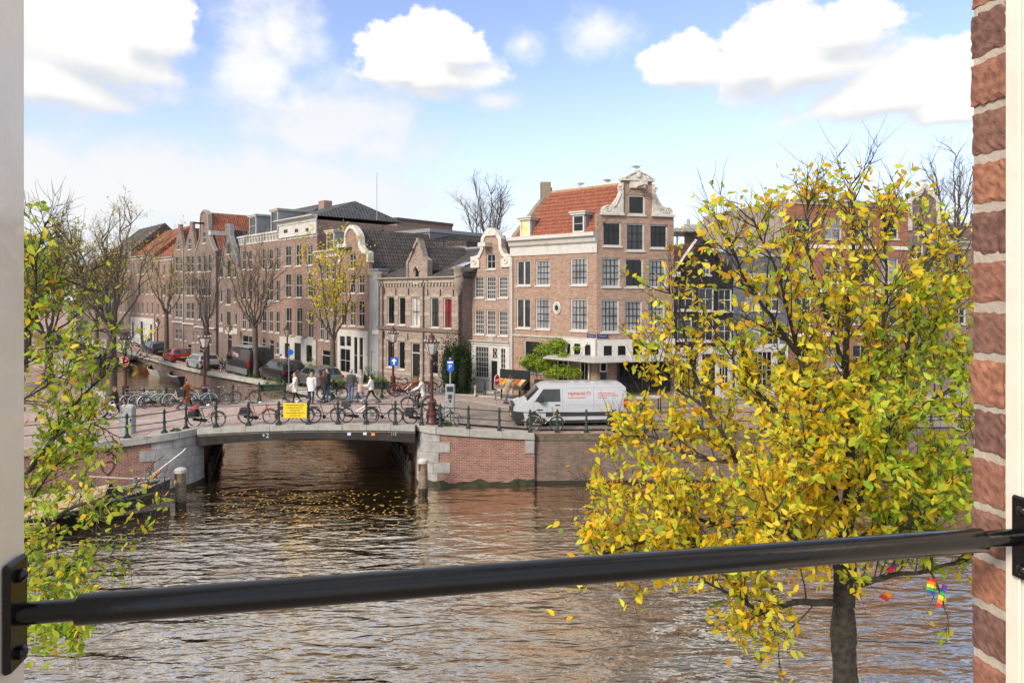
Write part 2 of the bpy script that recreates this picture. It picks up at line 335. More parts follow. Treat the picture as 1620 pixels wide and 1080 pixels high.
# ================================================================== SETTING: water, ground, bridge, quays
HB = [(-60, 2.2), (-24, 2.2), (-19, 2.24), (-16.5, 2.32), (-13.9, 2.5), (-11.5, 2.62), (-9, 2.68), (-6, 2.67), (-4.2, 2.62), (-2.8, 2.5), (-1, 2.36), (1, 2.24), (3, 2.2), (60, 2.2)]
def hb(x): return interp(x, HB)
def gz(x, y): return 2.2 + (hb(x) - 2.2) * (1 - sm(y, 38.6, 44)) - .6 * sm(y, 43, 66) * sm(-x, 5, 14)
def water_mat():
    m = bpy.data.materials.new('canal_water'); m.use_nodes = True; nt = m.node_tree; nt.nodes.clear(); N = nt.nodes.new; Lk = nt.links.new
    o = N('ShaderNodeOutputMaterial'); tc = N('ShaderNodeTexCoord')
    d = N('ShaderNodeBsdfDiffuse'); d.inputs[0].default_value = (.036, .027, .012, 1)
    g = N('ShaderNodeBsdfGlossy'); g.inputs['Roughness'].default_value = .05; g.inputs['Color'].default_value = (1, .86, .67, 1)
    fr = N('ShaderNodeFresnel'); fr.inputs[0].default_value = 1.75
    mr = N('ShaderNodeMapRange'); mr.inputs[1].default_value = .085; mr.inputs[2].default_value = .15; mr.inputs[3].default_value = .03; mr.inputs[4].default_value = .84; Lk(fr.outputs[0], mr.inputs[0])
    mx = N('ShaderNodeMixShader'); Lk(mr.outputs[0], mx.inputs[0]); Lk(d.outputs[0], mx.inputs[1]); Lk(g.outputs[0], mx.inputs[2]); Lk(mx.outputs[0], o.inputs[0])
    hs = []
    for sc, rot, scale, det, dist, amp in (((.8, 2.5, 1), 6, .62, 2, .5, 1.0), ((.9, 2.3, 1), -16, 1.5, 2, .5, .36), ((1.1, 2.2, 1), 30, 3.4, 2, .4, .10)):
        mp = N('ShaderNodeMapping'); mp.inputs['Scale'].default_value = sc; mp.inputs['Rotation'].default_value = (0, 0, rad(rot)); Lk(tc.outputs['Object'], mp.inputs[0])
        n = N('ShaderNodeTexNoise'); n.inputs['Scale'].default_value = scale; n.inputs['Detail'].default_value = det; n.inputs['Roughness'].default_value = .5; n.inputs['Distortion'].default_value = dist; Lk(mp.outputs[0], n.inputs['Vector'])
        mu = N('ShaderNodeMath'); mu.operation = 'MULTIPLY'; mu.inputs[1].default_value = amp; Lk(n.outputs[0], mu.inputs[0]); hs.append(mu.outputs[0])
    a = hs[0]
    for h in hs[1:]:
        s_ = N('ShaderNodeMath'); Lk(a, s_.inputs[0]); Lk(h, s_.inputs[1]); a = s_.outputs[0]
    pn = N('ShaderNodeTexNoise'); pn.inputs['Scale'].default_value = .13; pn.inputs['Detail'].default_value = 2; Lk(tc.outputs['Object'], pn.inputs['Vector'])   # calm and ruffled patches
    pr = N('ShaderNodeMapRange'); pr.inputs[1].default_value = .3; pr.inputs[2].default_value = .7; pr.inputs[3].default_value = .45; pr.inputs[4].default_value = 1.25; Lk(pn.outputs[0], pr.inputs[0])
    mu = N('ShaderNodeMath'); mu.operation = 'MULTIPLY'; Lk(a, mu.inputs[0]); Lk(pr.outputs[0], mu.inputs[1]); a = mu.outputs[0]
    # sheltered under and beyond the bridge, choppier on the open canal
    sp = N('ShaderNodeSeparateXYZ'); Lk(tc.outputs['Object'], sp.inputs[0])
    st = N('ShaderNodeMapRange'); st.inputs[1].default_value = 34; st.inputs[2].default_value = 22; st.inputs[3].default_value = .07; st.inputs[4].default_value = .17; Lk(sp.outputs[1], st.inputs[0])
    bp = N('ShaderNodeBump'); bp.inputs['Strength'].default_value = 1.0; Lk(st.outputs[0], bp.inputs['Distance']); Lk(a, bp.inputs['Height'])
    Lk(bp.outputs[0], g.inputs['Normal']); Lk(bp.outputs[0], fr.inputs['Normal'])
    return m
w = MB(); w.add([(-700, -30, 0), (700, -30, 0), (700, 900, 0), (-700, 900, 0)], [(0, 1, 2, 3)])
tag(w.build('canal_water', water_mat()), kind='structure')
PAVE = brick('red_clinker_paving', (.37, .245, .20), (.29, .185, .15), (.25, .20, .17), .2, .065, .008, (.17, .145, .12), .5, .35, .25)
PAVE2 = brick('grey_clinker_paving', (.30, .245, .205), (.22, .175, .145), (.19, .16, .135), .2, .07, .008, (.11, .115, .07), .6, .5, .3)
PAVE3 = brick('pink_bridge_paving', (.37, .28, .245), (.31, .23, .20), (.27, .22, .19), .21, .1, .006, (.33, .27, .235), .5, .4, .15)
KERB = mat('granite_kerb', (.40, .39, .37), .8, var=.15, scale=5, dirt=(.25, .24, .2))
QB = brick('quay_brick', (.30, .125, .085), (.21, .085, .062), (.36, .30, .26), .22, .075, .012, (.12, .06, .045), .8, .9, streak=(1.3, 1.3, .25))
QB2 = brick('old_quay_brick', (.20, .125, .098), (.135, .085, .07), (.24, .2, .17), .22, .075, .012, (.06, .055, .035), .95, 1.0, streak=(1.2, 1.2, .22))
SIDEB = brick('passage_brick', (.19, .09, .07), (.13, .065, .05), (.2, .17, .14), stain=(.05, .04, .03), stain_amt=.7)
def land(name, outline, m, step=1.5, box=(-62, 30, 26, 92), dz=0, parent=None, zf=gz):
    pts = [Vector(p) for p in outline]; n = len(pts); ed = [(i, (i + 1) % n) for i in range(n)]
    if step:
        x = box[0]
        while x < box[1]:
            y = box[2]
            while y < box[3]: pts.append(Vector((x + .01 * math.sin(y), y))); y += step
            x += step
    v, e, f, *_ = geometry.delaunay_2d_cdt(pts, ed, [], 1, 1e-4)
    used = sorted({i for t in f for i in t}); ix = {k: i for i, k in enumerate(used)}
    b = MB(); b.add([(v[k][0], v[k][1], zf(v[k][0], v[k][1]) + dz) for k in used], [tuple(ix[i] for i in t) for t in f])
    o = b.build(name, m, parent, fix=False)
    me = o.data
    if me.polygons[0].normal.z < 0: me.flip_normals()
    return o
def arc(p0, c, p1, n=6):
    p0, c, p1 = Vector(p0), Vector(c), Vector(p1)
    return [tuple(p0 * (1 - t) ** 2 + c * 2 * t * (1 - t) + p1 * t * t) for t in [i / n for i in range(n + 1)]]
# top-view lines of the water's edge
LEFT_ARC = arc((-13.9, 30.75), (-14.0, 29.75), (-15.6, 29.0))
LEFT_EDGE = LEFT_ARC + [(-16.9, 28.45), (-26, 24.6), (-60, 10.4), (-300, -90)]
RIGHT_ARC = arc((-4.3, 31.1), (-4.25, 30.2), (-3.1, 30.2))
RIGHT_EDGE = RIGHT_ARC + [(-1, 30.32), (1.0, 30.45)]
RIGHT_OLD = [(1.0, 30.6), (12, 30.9), (60, 32.5), (400, 45)]
PR = [(-4.3, 31.1), (-6.6, 38.3)]; PL = [(-13.9, 30.75), (-16.5, 38.3)]
FAR_R = [(-6.6, 38.3), (-8.2, 38.6), (-19, 51.3), (-195, 251.3)]; FAR_L = [(-16.5, 38.3), (-22.3, 38.6), (-36, 54.4), (-209, 251)]
rg = land('street_ground', RIGHT_EDGE + RIGHT_OLD + [(700, 60), (700, 900), (-500, 900), (-500, 600)] + FAR_R[::-1], PAVE); tag(rg, kind='structure')
lg = land('street_ground', LEFT_EDGE[::-1] + FAR_L + [(-480, 560), (-700, 800), (-700, -260)], PAVE); tag(lg, kind='structure')
ng = MB(); ng.box(-80, 80, -12, 8.6, -1, 2.2); tag(ng.build('near_quay_street', PAVE2), kind='structure')
# raised pavements
PV_OUT = [(-103.9, 147.6), (-10.9, 47.6), (-4.6, 41.9), (-1.0, 40.8), (4.4, 36.3), (9.7, 37.4), (80, 55.4)]
PV_IN = [(80, 58.2), (9.2, 40.0), (4.8, 38.9), (0.2, 42.8), (-2.4, 44.8), (-3.3, 43.9), (-9.4, 49.4), (-102.4, 149.4)]
tag(land('pavement', PV_OUT + PV_IN, PAVE2, 1.5, (-62, 30, 36, 92), .1), kind='structure')
def kerb_line(pts, z0, z1, wd, m, name='kerb', zf=None):
    b = MB()
    for (x0, y0), (x1, y1) in zip(pts, pts[1:]):
        L = math.hypot(x1 - x0, y1 - y0); nx, ny = (y1 - y0) / L * wd, -(x1 - x0) / L * wd
        k = max(1, int(L / 2.5))
        for i in range(k):
            a, c = i / k, (i + 1) / k
            q = [(x0 + (x1 - x0) * t, y0 + (y1 - y0) * t) for t in (a, c)]
            if zf: za, zc = zf(*q[0]), zf(*q[1])
            else: za = zc = 0
            b.add([(q[0][0], q[0][1], z0 + za), (q[1][0], q[1][1], z0 + zc), (q[1][0] + nx, q[1][1] + ny, z0 + zc), (q[0][0] + nx, q[0][1] + ny, z0 + za),
                   (q[0][0], q[0][1], z1 + za), (q[1][0], q[1][1], z1 + zc), (q[1][0] + nx, q[1][1] + ny, z1 + zc), (q[0][0] + nx, q[0][1] + ny, z1 + za)],
                  [(0, 1, 5, 4), (1, 2, 6, 5), (2, 3, 7, 6), (3, 0, 4, 7), (4, 5, 6, 7)])
    return tag(b.build(name, m), kind='structure')
kerb_line(PV_OUT, -.02, .115, .16, KERB, zf=gz)
ISL = [(-3.7, 31.4), (1.2, 31.3), (12, 31.7), (60, 33.4), (60, 36.4), (12, 34.2), (5, 33.9), (0.2, 36.3), (-2.1, 37.9), (-2.9, 37.9), (-3.5, 36.5)]
iz = lambda x, y: gz(x, y)
tag(land('pavement', ISL, PAVE2, .9, (-4, 14, 31, 38.5), dz=.07), kind='structure')
kerb_line([(60, 36.42), (12, 34.22), (5, 33.92), (0.2, 36.32), (-2.1, 37.92), (-2.9, 37.95), (-3.52, 36.5), (-3.72, 31.4)][::-1], -.02, .085, -.16, KERB, zf=gz)
# quay edge strip of the side canal
kerb_line(FAR_R[1:], -.2, .1, -.45, STONE, 'quay_edge_stone', gz)
kerb_line(FAR_L[1:][::-1], -.2, .1, -.45, STONE, 'quay_edge_stone', gz)

# ------------------------------------------------------------------ walls along the water
class Path:
    def __init__(s, pts):
        s.p = [Vector(q) for q in pts]; s.c = [0]
        for a, b in zip(s.p, s.p[1:]): s.c.append(s.c[-1] + (b - a).length)
    def at(s, d):
        d = min(max(d, 0), s.c[-1])
        for i in range(len(s.c) - 1):
            if d <= s.c[i + 1] + 1e-9:
                a, b = s.p[i], s.p[i + 1]; t = (d - s.c[i]) / (s.c[i + 1] - s.c[i]); return a.lerp(b, t), (b - a).normalized()
    def off(s, d, o, sign):
        p, t = s.at(d); p2, t2 = s.at(d + .12); p0, t0 = s.at(d - .12); t = (t + t2 + t0).normalized()
        return p + Vector((t.y, -t.x)) * o * sign
def wall_strip(path, s0, s1, z0, ztop, o, sign, mb, back=.25, n=8, inset=0):
    """a curved block along a path: o = how far proud, ztop a number or a function of x"""
    f = []; k = max(1, int(math.ceil((s1 - s0) / (1.0 if n == 8 else n))))
    k = max(k, 2)
    vs = []
    for i in range(k + 1):
        d = s0 + (s1 - s0) * i / k; a = path.off(d, o, sign); b = path.off(d, -back, sign)
        zt = ztop(a.x) if callable(ztop) else ztop; zb = z0(a.x) if callable(z0) else z0
        vs += [(a.x, a.y, zb), (a.x, a.y, zt), (b.x, b.y, zt), (b.x, b.y, zb)]
    for i in range(k):
        q = i * 4
        for j in range(4): f.append((q + j, q + (j + 1) % 4, q + 4 + (j + 1) % 4, q + 4 + j))
    f += [(3, 2, 1, 0), (4 * k, 4 * k + 1, 4 * k + 2, 4 * k + 3)]
    mb.add(vs, f); return mb
BR = thing('canal_bridge', 'low arched canal bridge with pale coping and dark steel beam spanning the side canal', 'bridge', (0, 0, 0))
NEARL = [(-13.9, 30.2), (-9, 30.25), (-4.3, 30.3)]
deck = land('deck', [(-13.9, 30.2), (-9, 30.25), (-4.3, 30.3)] + PR + PL[::-1], PAVE3, 1.0, (-25, -3, 30, 42), 0, BR)
# approach paving in the same pink brick, laid over the bank on either side
for poly in ([(-14.05, 30.7), (-14.4, 30.1), (-15.6, 29.45), (-17.2, 28.9), (-25, 25.6), (-31, 25), (-31, 37), (-22.8, 38.4), (-16.6, 38.1)],
             [(-4.15, 31.2), (-3.75, 31.4), (-3.55, 36.5), (-2.9, 38.1), (-2.1, 38.1), (2.5, 35.6), (4.0, 36.1), (-1.3, 40.4), (-4.9, 41.4), (-7.1, 43.5), (-9.5, 41.3), (-8.1, 38.9), (-6.7, 38.5)]):
    tag(land('approach_paving', poly, PAVE3, 1.0, (-31, 4, 25, 43), .006), kind='structure')
COPE = mat('coping_granite', (.40, .385, .35), .8, var=.14, scale=5, bump=.25, dirt=(.30, .29, .22), dirt_scale=1.6)
BEAM = mat('dark_steel_beam', (.008, .009, .010), .55, var=.25, dirt=(.05, .035, .025), dirt_scale=2.5)
cp = Path(NEARL); nst = 9
for i in range(nst):
    a, b = cp.c[-1] * i / nst + .008, cp.c[-1] * (i + 1) / nst - .008
    m_ = MB(); wall_strip(cp, a, b, lambda x: hb(x) - .19, lambda x: hb(x) + .045, .10 + R.uniform(-.006, .006), 1, m_, .35, .4); m_.build('coping_stone', COPE, BR)
ss = lambda x: hb(x) - .72 + .12 * (1 - ((x + 9.1) / 4.8) ** 2)
m_ = MB(); wall_strip(cp, 0, cp.c[-1], lambda x: hb(x) - .29, lambda x: hb(x) - .192, .04, 1, m_, .4, .4); m_.build('beam_ledge', mat('weathered_concrete', (.2, .18, .15), .85, var=.3, scale=6, dirt=(.08, .07, .05)), BR)
m_ = MB(); wall_strip(cp, 0, cp.c[-1], ss, lambda x: hb(x) - .292, .02, 1, m_, .4, .4); m_.build('steel_beam', BEAM, BR)
for k in range(1, 5):   # the beams behind the front one
    b2 = Path([(-13.9 - .33 * k * 1.9 + .4, 30.2 + 1.9 * k), (-4.3 - .33 * k * 1.9 - .2, 30.3 + 1.9 * k)])
    m_ = MB(); wall_strip(b2, 0, b2.c[-1], lambda x: 2.05, lambda x: 2.3, .05, 1, m_, .2, 1.5); m_.build('cross_beam', BEAM, BR)
fp = Path([(-16.5, 38.32), (-6.6, 38.32)])
for i in range(8):
    m_ = MB(); wall_strip(fp, fp.c[-1] * i / 8 + .01, fp.c[-1] * (i + 1) / 8 - .01, lambda x: hb(x) - .5, lambda x: hb(x) + .05, .3, -1, m_, .02, .5); m_.build('coping_stone', COPE, BR)
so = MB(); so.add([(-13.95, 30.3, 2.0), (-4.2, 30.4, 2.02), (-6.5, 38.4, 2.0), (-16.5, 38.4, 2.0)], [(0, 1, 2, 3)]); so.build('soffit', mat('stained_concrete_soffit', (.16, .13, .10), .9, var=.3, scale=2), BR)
def sticker(x, z, m, w=.16, h=.12):
    b = MB(); y = 30.2 + (x + 13.9) * .0104 - .02 - .012; b.box(x - w / 2, x + w / 2, y, y + .006, z - h / 2, z + h / 2); b.build('sticker', m, BR)
for px, py, c in ((552, 686.5, (.6, .65, .8)), (577, 686, (.7, .7, .72)), (590, 687, (.8, .3, .1))):
    q = at(px, py, 30.2); sticker(q.x, q.z, mat('sticker_%d' % px, c, .6))
q = at(618, 689, 30.2); [text(c_, .17, WHITE, BR, Matrix.Translation((q.x + .085 * k_, 30.2 + (q.x + 13.9) * .0104 - .028, q.z)) @ Matrix.Rotation(rad(90), 4, 'X'), 'number_digit') for k_, c_ in enumerate('112')]
q = at(414, 692, 30.2); text('+2', .3, mat('graffiti_pale', (.55, .65, .68), .7), BR, Matrix.Translation((q.x, 30.2 + (q.x + 13.9) * .0104 - .028, q.z)) @ Matrix.Rotation(rad(90), 4, 'X'), 'graffiti')
kerb_line([(-22, 33.3), (-13, 33.5), (-3.8, 33.6)], -.01, .035, -.18, KERB, 'kerb', gz)
# ---- abutments and quay walls
def quay(name, label, pts, sign, brickm, ztop, coping=True, coping_end=None):
    t = thing(name, label, 'quay wall', (0, 0, 0)); P = Path(pts); return t, P
QL, PLp = quay('quay_wall', 'red brick quay wall with graffiti and pale stone corner left of the bridge', LEFT_EDGE[:-1], -1, QB, hb)
end = PLp.c[-1]
m_ = MB(); wall_strip(PLp, 0, end, -1.2, lambda x: hb(x) - .22, 0, -1, m_, .6, .5); m_.build('brick_face', QB, QL)
QR, PRp = quay('quay_wall', 'red brick quay wall with stone quoins between the bridge and the van', RIGHT_EDGE, 1, QB, hb)
m_ = MB(); wall_strip(PRp, 0, PRp.c[-1], -1.2, lambda x: hb(x) - .22, 0, 1, m_, .6, .4); m_.build('brick_face', QB, QR)
def coping(P, t, s0, s1, ln, o, sgn):
    n = max(1, round((s1 - s0) / ln))
    for i in range(n):
        a, b = s0 + (s1 - s0) * i / n + .008, s0 + (s1 - s0) * (i + 1) / n - .008
        m_ = MB(); wall_strip(P, a, b, lambda x: hb(x) - .22, lambda x: hb(x) + .06, o + R.uniform(-.006, .006), sgn, m_, .5, .25); m_.build('coping_stone', COPE, t)
QSTONE = mat('quoin_stone', (.40, .385, .37), .85, var=.18, scale=3, bump=.3, dirt=(.24, .22, .19), dirt_scale=1.4)
def quoins(P, t, s0, rows, sgn, zt, lens, seed):
    rr = random.Random(seed); z = zt
    for k in range(rows):
        h = .46; long = lens[k % len(lens)]
        cuts = [s0] + sorted(long); 
        for a, b in zip(cuts, cuts[1:]):
            m_ = MB(); wall_strip(P, a + .006, b - .006, z - h + .007, (lambda zz: (lambda x: min(zz, hb(x) - .225)))(z - .007), .035 + rr.uniform(-.012, .012), sgn, m_, .1, .2); m_.build('quoin_stone', QSTONE, t)
        z -= h
coping(PLp, QL, 0, 16, 1.25, .12, -1); coping(PRp, QR, 0, PRp.c[-1], 1.3, .12, 1)
quoins(PLp, QL, 0, 6, -1, 2.3, [[.5, 1.5, 2.3], [.9, 1.9, 2.75], [.6, 1.35, 2.2], [.85, 1.8, 2.6]], 3)
quoins(PRp, QR, 0, 6, 1, 2.42, [[.7, 1.6], [.55, 1.2, 2.05], [.8, 1.55], [.6, 1.3, 2.05], [.75, 1.5], [.6, 1.3, 2.0]], 4)
m_ = MB(); wall_strip(PRp, PRp.c[-1] - .42, PRp.c[-1] - .01, 1.42, lambda x: hb(x) - .225, .05, 1, m_, .1, .2); m_.build('quoin_stone', QSTONE, QR)
QO, POp = quay('quay_wall', 'old mossy brown brick quay wall below the white van', RIGHT_OLD[:-1], 1, QB2, hb)
m_ = MB(); wall_strip(POp, 0, POp.c[-1], -1.2, 1.93, 0, 1, m_, .6, 2); m_.build('brick_face', QB2, QO)
MOSS = mat('mossy_brick_edge', (.15, .125, .085), .95, var=.3, scale=5, bump=.5, dirt=(.07, .09, .03), dirt_scale=1.5)
m_ = MB(); wall_strip(POp, 0, POp.c[-1], 1.94, 2.22, .03, 1, m_, .7, 2); m_.build('brick_edge_course', MOSS, QO)
m_ = MB(); wall_strip(POp, 0, POp.c[-1], -1, .14, .05, 1, m_, .2, 2); m_.build('timber_plinth', mat('wet_timber', (.02, .017, .012), .6), QO)
m_ = MB(); wall_strip(PRp, 2, PRp.c[-1], -1, .12, .05, 1, m_, .2, .5); m_.build('timber_plinth', MATS['wet_timber'], QR)
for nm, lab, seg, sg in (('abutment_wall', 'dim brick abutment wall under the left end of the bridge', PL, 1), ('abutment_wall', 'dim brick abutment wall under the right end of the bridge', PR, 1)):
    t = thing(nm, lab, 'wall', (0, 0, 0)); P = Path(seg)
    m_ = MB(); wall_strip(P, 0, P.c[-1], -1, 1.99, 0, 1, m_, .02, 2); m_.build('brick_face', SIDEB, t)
    inward = -1 if seg is PR else 1
    pm = mat('tarred_timber', (.012, .010, .008), .7, var=.3)
    for k in range(11):
        a = P.off(.5 + k * .62, .22 * inward, 1)
        m_ = MB(); m_.lathe([(.13, -1), (.13, .75 + .2 * math.sin(k * 2.1)), (.10, .82 + .2 * math.sin(k * 2.1))], 8, (a.x, a.y, 0)); m_.build('pile', pm, t)
    m_ = MB()
    a, b = P.off(.3, .3 * inward, 1), P.off(P.c[-1], .3 * inward, 1); m_.tube([(a.x, a.y, .35), (b.x, b.y, .35)], .09, 6); m_.build('waling_beam', pm, t)
for pts, lab in ((FAR_R, 'far right quay wall of the side canal below the parked cars'), (FAR_L, 'far left quay wall of the side canal')):
    t = thing('quay_wall', lab, 'quay wall', (0, 0, 0)); P = Path(pts); m_ = MB(); wall_strip(P, 0, P.c[-1], -1, (lambda T: (lambda x: gz(x, interp(x, T)) - .14))(sorted([(q[0], q[1]) for q in pts])), 0, -1 if pts is FAR_R else 1, m_, .4, 4); m_.build('brick_face', QB2, t)
t = thing('quay_wall', 'near brick quay wall in front of the camera', 'quay wall', (0, 0, 0)); m_ = MB(); m_.box(-80, 80, 8.6, 8.9, -1, 2.25); m_.build('brick_face', QB2, t)
ALG = mat('algae_slime', (.028, .034, .014), .6, var=.5, scale=4, dirt=(.05, .045, .03), dirt_scale=5)
for P_a, t_a, e_a, sg_a in ((PLp, QL, PLp.c[-1], -1), (PRp, QR, PRp.c[-1], 1)):
    m_ = MB(); wall_strip(P_a, 0, min(e_a, 20), -1, lambda x: .2 + .07 * math.sin(x * 3.1) + .05 * math.sin(x * 7.7), .062, sg_a, m_, .08, .15); m_.build('algae_band', ALG, t_a)
# graffiti: a heart and tag scrawled on the left quay
GR = mat('graffiti_dark', (.09, .03, .03), .8)
def wallpt(px, py):   # point on the straight piece of the left quay
    a = Vector((-15.6, 29.0)); b = Vector((-26, 24.6)); d = (b - a).normalized(); k = (px - 810) / F
    s = (k * a.y - a.x) / (d.x - k * d.y); q = a + d * s; q = q + Vector((-d.y, d.x)) * .012; return Vector((q.x, q.y, EYE - (py - HZ) / F * q.y))
for poly in ([(160, 737), (163, 745), (170, 751), (177, 743), (181, 734), (176, 729), (168, 731)], [(165, 716), (172, 713), (178, 718), (184, 722), (176, 724), (182, 728), (190, 731)], [(168, 720), (176, 715), (181, 725)]):
    g = MB(); g.tube([wallpt(*q) for q in poly], .022, 4); g.build('graffiti', GR, QL)
# floating leaves
lv = []; rr = np.random.default_rng(3)
def drop(px, py):
    q = gd(px, py, 0); lv.append((q.x, q.y))
for _ in range(520):
    px = rr.normal(470, 105); py = rr.normal(792, 20) + (px - 470) * .05
    if 775 < py < 850 and 285 < px < 700: drop(px, py)
for _ in range(90): drop(rr.uniform(300, 960), rr.uniform(800, 850))
for _ in range(60): drop(rr.uniform(180, 300), rr.uniform(800, 860))
b = MB()
for x, y in lv:
    a = rr.uniform(0, 6.28); s = rr.uniform(.035, .065); c, d = math.cos(a), math.sin(a)
    b.add([(x + c * s * 1.4, y + d * s * 1.4, .012), (x - d * s * .8, y + c * s * .8, .016), (x - c * s * 1.4, y - d * s * 1.4, .012), (x + d * s * .8, y - c * s * .8, .016)], [(0, 1, 2, 3)], int(rr.integers(0, 3)))
tag(b.build('floating_leaves', [mat('fallen_leaf_%d' % i, c, .7) for i, c in enumerate(((.5, .28, .03), (.42, .20, .03), (.5, .36, .1)))], uv=False), 'yellow fallen leaves drifting on the water in front of the bridge', 'leaves', kind='stuff')
# ================================================================== BUILDINGS
class Facade:
    """a vertical wall plane from pL to pR (top view); converts photo pixels to metres on that plane"""
    def __init__(s, pL, pR):
        s.a = Vector(pL); s.b = Vector(pR); s.d = (s.b - s.a).normalized(); s.W = (s.b - s.a).length; s.ang = math.atan2(s.d.y, s.d.x)
    def u(s, px):
        k = (px - 810) / F; return (k * s.a.y - s.a.x) / (s.d.x - k * s.d.y)
    def z(s, px, py): return EYE - (py - HZ) / F * (s.a.y + s.d.y * s.u(px))
    def uz(s, px, py): return s.u(px), s.z(px, py)
    def rect(s, r):
        x0, y0, x1, y1 = r; xm = (x0 + x1) / 2; return s.u(x0), s.u(x1), s.z(xm, y1), s.z(xm, y0)
    def M(s): return Matrix.Translation((s.a.x, s.a.y, 0)) @ Matrix.Rotation(s.ang, 4, 'Z')
def crop(ox, oy, sc): return lambda *r: tuple((ox if i % 2 == 0 else oy) + q / sc for i, q in enumerate(r))
C2 = crop(250, 300, 3.6); C3 = crop(540, 330, 3.484); C4 = crop(790, 250, 3.087); C5 = crop(1040, 260, 2.8427); C6 = crop(1290, 230, 3.273); C7 = crop(140, 330, 4.693)
def window(parent, r, M=None, nx=2, nz=2, frame=WHITE, pane=GL_DARK, bars=None, fw=.07, rec=.10, sill=True, bw=.03, name='window', sillm=None, meet=None):
    u0, u1, z0, z1 = r
    b = MB(); y0, y1 = rec - .045, rec + .05
    b.box(u0, u0 + fw, y0, y1, z0, z1); b.box(u1 - fw, u1, y0, y1, z0, z1); b.box(u0 + fw, u1 - fw, y0, y1, z1 - fw, z1); b.box(u0 + fw, u1 - fw, y0, y1, z0, z0 + fw)
    w = b.build(name, frame, parent, M=M, uv=False)
    g = MB(); yp = rec + .02; g.add([(u0 + fw, yp, z0 + fw), (u1 - fw, yp, z0 + fw), (u1 - fw, yp, z1 - fw), (u0 + fw, yp, z1 - fw)], [(0, 1, 2, 3)]); g.build('pane', pane, w, M=M, uv=False, fix=False)
    if nx > 1 or nz > 1:
        g = MB(); W, H = u1 - u0 - 2 * fw, z1 - z0 - 2 * fw
        for i in range(1, nx): x = u0 + fw + W * i / nx; g.box(x - bw / 2, x + bw / 2, rec - .012, rec + .019, z0 + fw, z1 - fw)
        for j in range(1, nz):
            z = z0 + fw + H * j / nz; q = bw * (1.7 if (meet and j == meet) else 1); g.box(u0 + fw, u1 - fw, rec - .016, rec + .0185, z - q / 2, z + q / 2)
        g.build('glazing_bars', bars or frame, w, M=M, uv=False)
    if sill:
        g = MB(); g.box(u0 - .05, u1 + .05, -.07, rec - .046, z0 - .09, z0 - .002); g.build('sill', sillm or frame, w, M=M, uv=False)
    return w
def wall(parent, outline, holes, m, M=None, thick=.3, rec=.16, name='wall', trim=None):
    """front wall with real openings; outline in (u, z) anticlockwise"""
    hs = [[(h[0], h[2]), (h[1], h[2]), (h[1], h[3]), (h[0], h[3])] for h in holes]
    v, f = fill_holes(outline, hs)
    b = MB(); b.add([(p[0], 0, p[1]) for p in v], f)
    for h in hs:
        k = len(h); b.add([(p[0], 0, p[1]) for p in h] + [(p[0], rec, p[1]) for p in h], [(i, (i + 1) % k, k + (i + 1) % k, k + i) for i in range(k)])
    n = len(outline); b.add([(p[0], 0, p[1]) for p in outline] + [(p[0], thick, p[1]) for p in outline], [(i, (i + 1) % n, n + (i + 1) % n, n + i) for i in range(n)] + [tuple(range(2 * n - 1, n - 1, -1))])
    me_ = b.build(name, m, parent, M=M, fix=False)
    bm = bmesh.new(); bm.from_mesh(me_.data); bmesh.ops.remove_doubles(bm, verts=bm.verts, dist=.0005); bmesh.ops.recalc_face_normals(bm, faces=bm.faces); bm.to_mesh(me_.data); bm.free()
    while me_.data.uv_layers: me_.data.uv_layers.remove(me_.data.uv_layers[0])
    auto_uv(me_.data)
    return me_
def trim_line(parent, pts, m, M=None, w=.18, proud=.08, name='gable_coping', thick=.36):
    """moulded coping that follows an outline in (u, z)"""
    b = MB(); n = len(pts); P = [Vector(p) for p in pts]
    vs = []
    for i, p in enumerate(P):
        t = (P[min(i + 1, n - 1)] - P[max(i - 1, 0)]).normalized(); nn = Vector((-t.y, t.x))
        o = p + nn * .04; q = p - nn * w
        vs += [(o.x, -proud, o.y), (o.x, thick, o.y), (q.x, thick, q.y), (q.x, -proud, q.y)]
    fs = []
    for i in range(n - 1):
        for j in range(4): fs.append((i * 4 + j, i * 4 + (j + 1) % 4, i * 4 + 4 + (j + 1) % 4, i * 4 + 4 + j))
    fs += [(0, 1, 2, 3), (4 * n - 1, 4 * n - 2, 4 * n - 3, 4 * n - 4)]
    b.add(vs, fs); return b.build(name, m, parent, M=M, smooth=False, uv=False)
def roof_cross(parent, u0, u1, ze, zr, y0, D, m, M=None, um=None, name='roof'):
    """ridge runs back from the street"""
    um = (u0 + u1) / 2 if um is None else um; b = MB(); t = .12
    b.add([(u0, y0, ze), (um, y0, zr), (um, D, zr), (u0, D, ze)], [(0, 1, 2, 3)]); b.add([(um, y0, zr), (u1, y0, ze), (u1, D, ze), (um, D, zr)], [(0, 1, 2, 3)])
    b.add([(u0, y0, ze - t), (um, y0, zr - t), (um, D, zr - t), (u0, D, ze - t)], [(3, 2, 1, 0)]); b.add([(um, y0, zr - t), (u1, y0, ze - t), (u1, D, ze - t), (um, D, zr - t)], [(3, 2, 1, 0)])
    return b.build(name, m, parent, M=M, fix=False)
def roof_along(parent, u0, u1, ze, zr, y0, D, m, M=None, name='roof', hip=(0, 0)):
    """ridge runs along the street, with optional hips"""
    b = MB(); ym = (y0 + D) / 2
    v = [(u0, y0, ze), (u1, y0, ze), (u1, D, ze), (u0, D, ze), (u0 + hip[0], ym, zr), (u1 - hip[1], ym, zr)]
    b.add(v, [(0, 1, 5, 4), (2, 3, 4, 5), (1, 2, 5), (3, 0, 4), (3, 2, 1, 0)]); return b.build(name, m, parent, M=M)
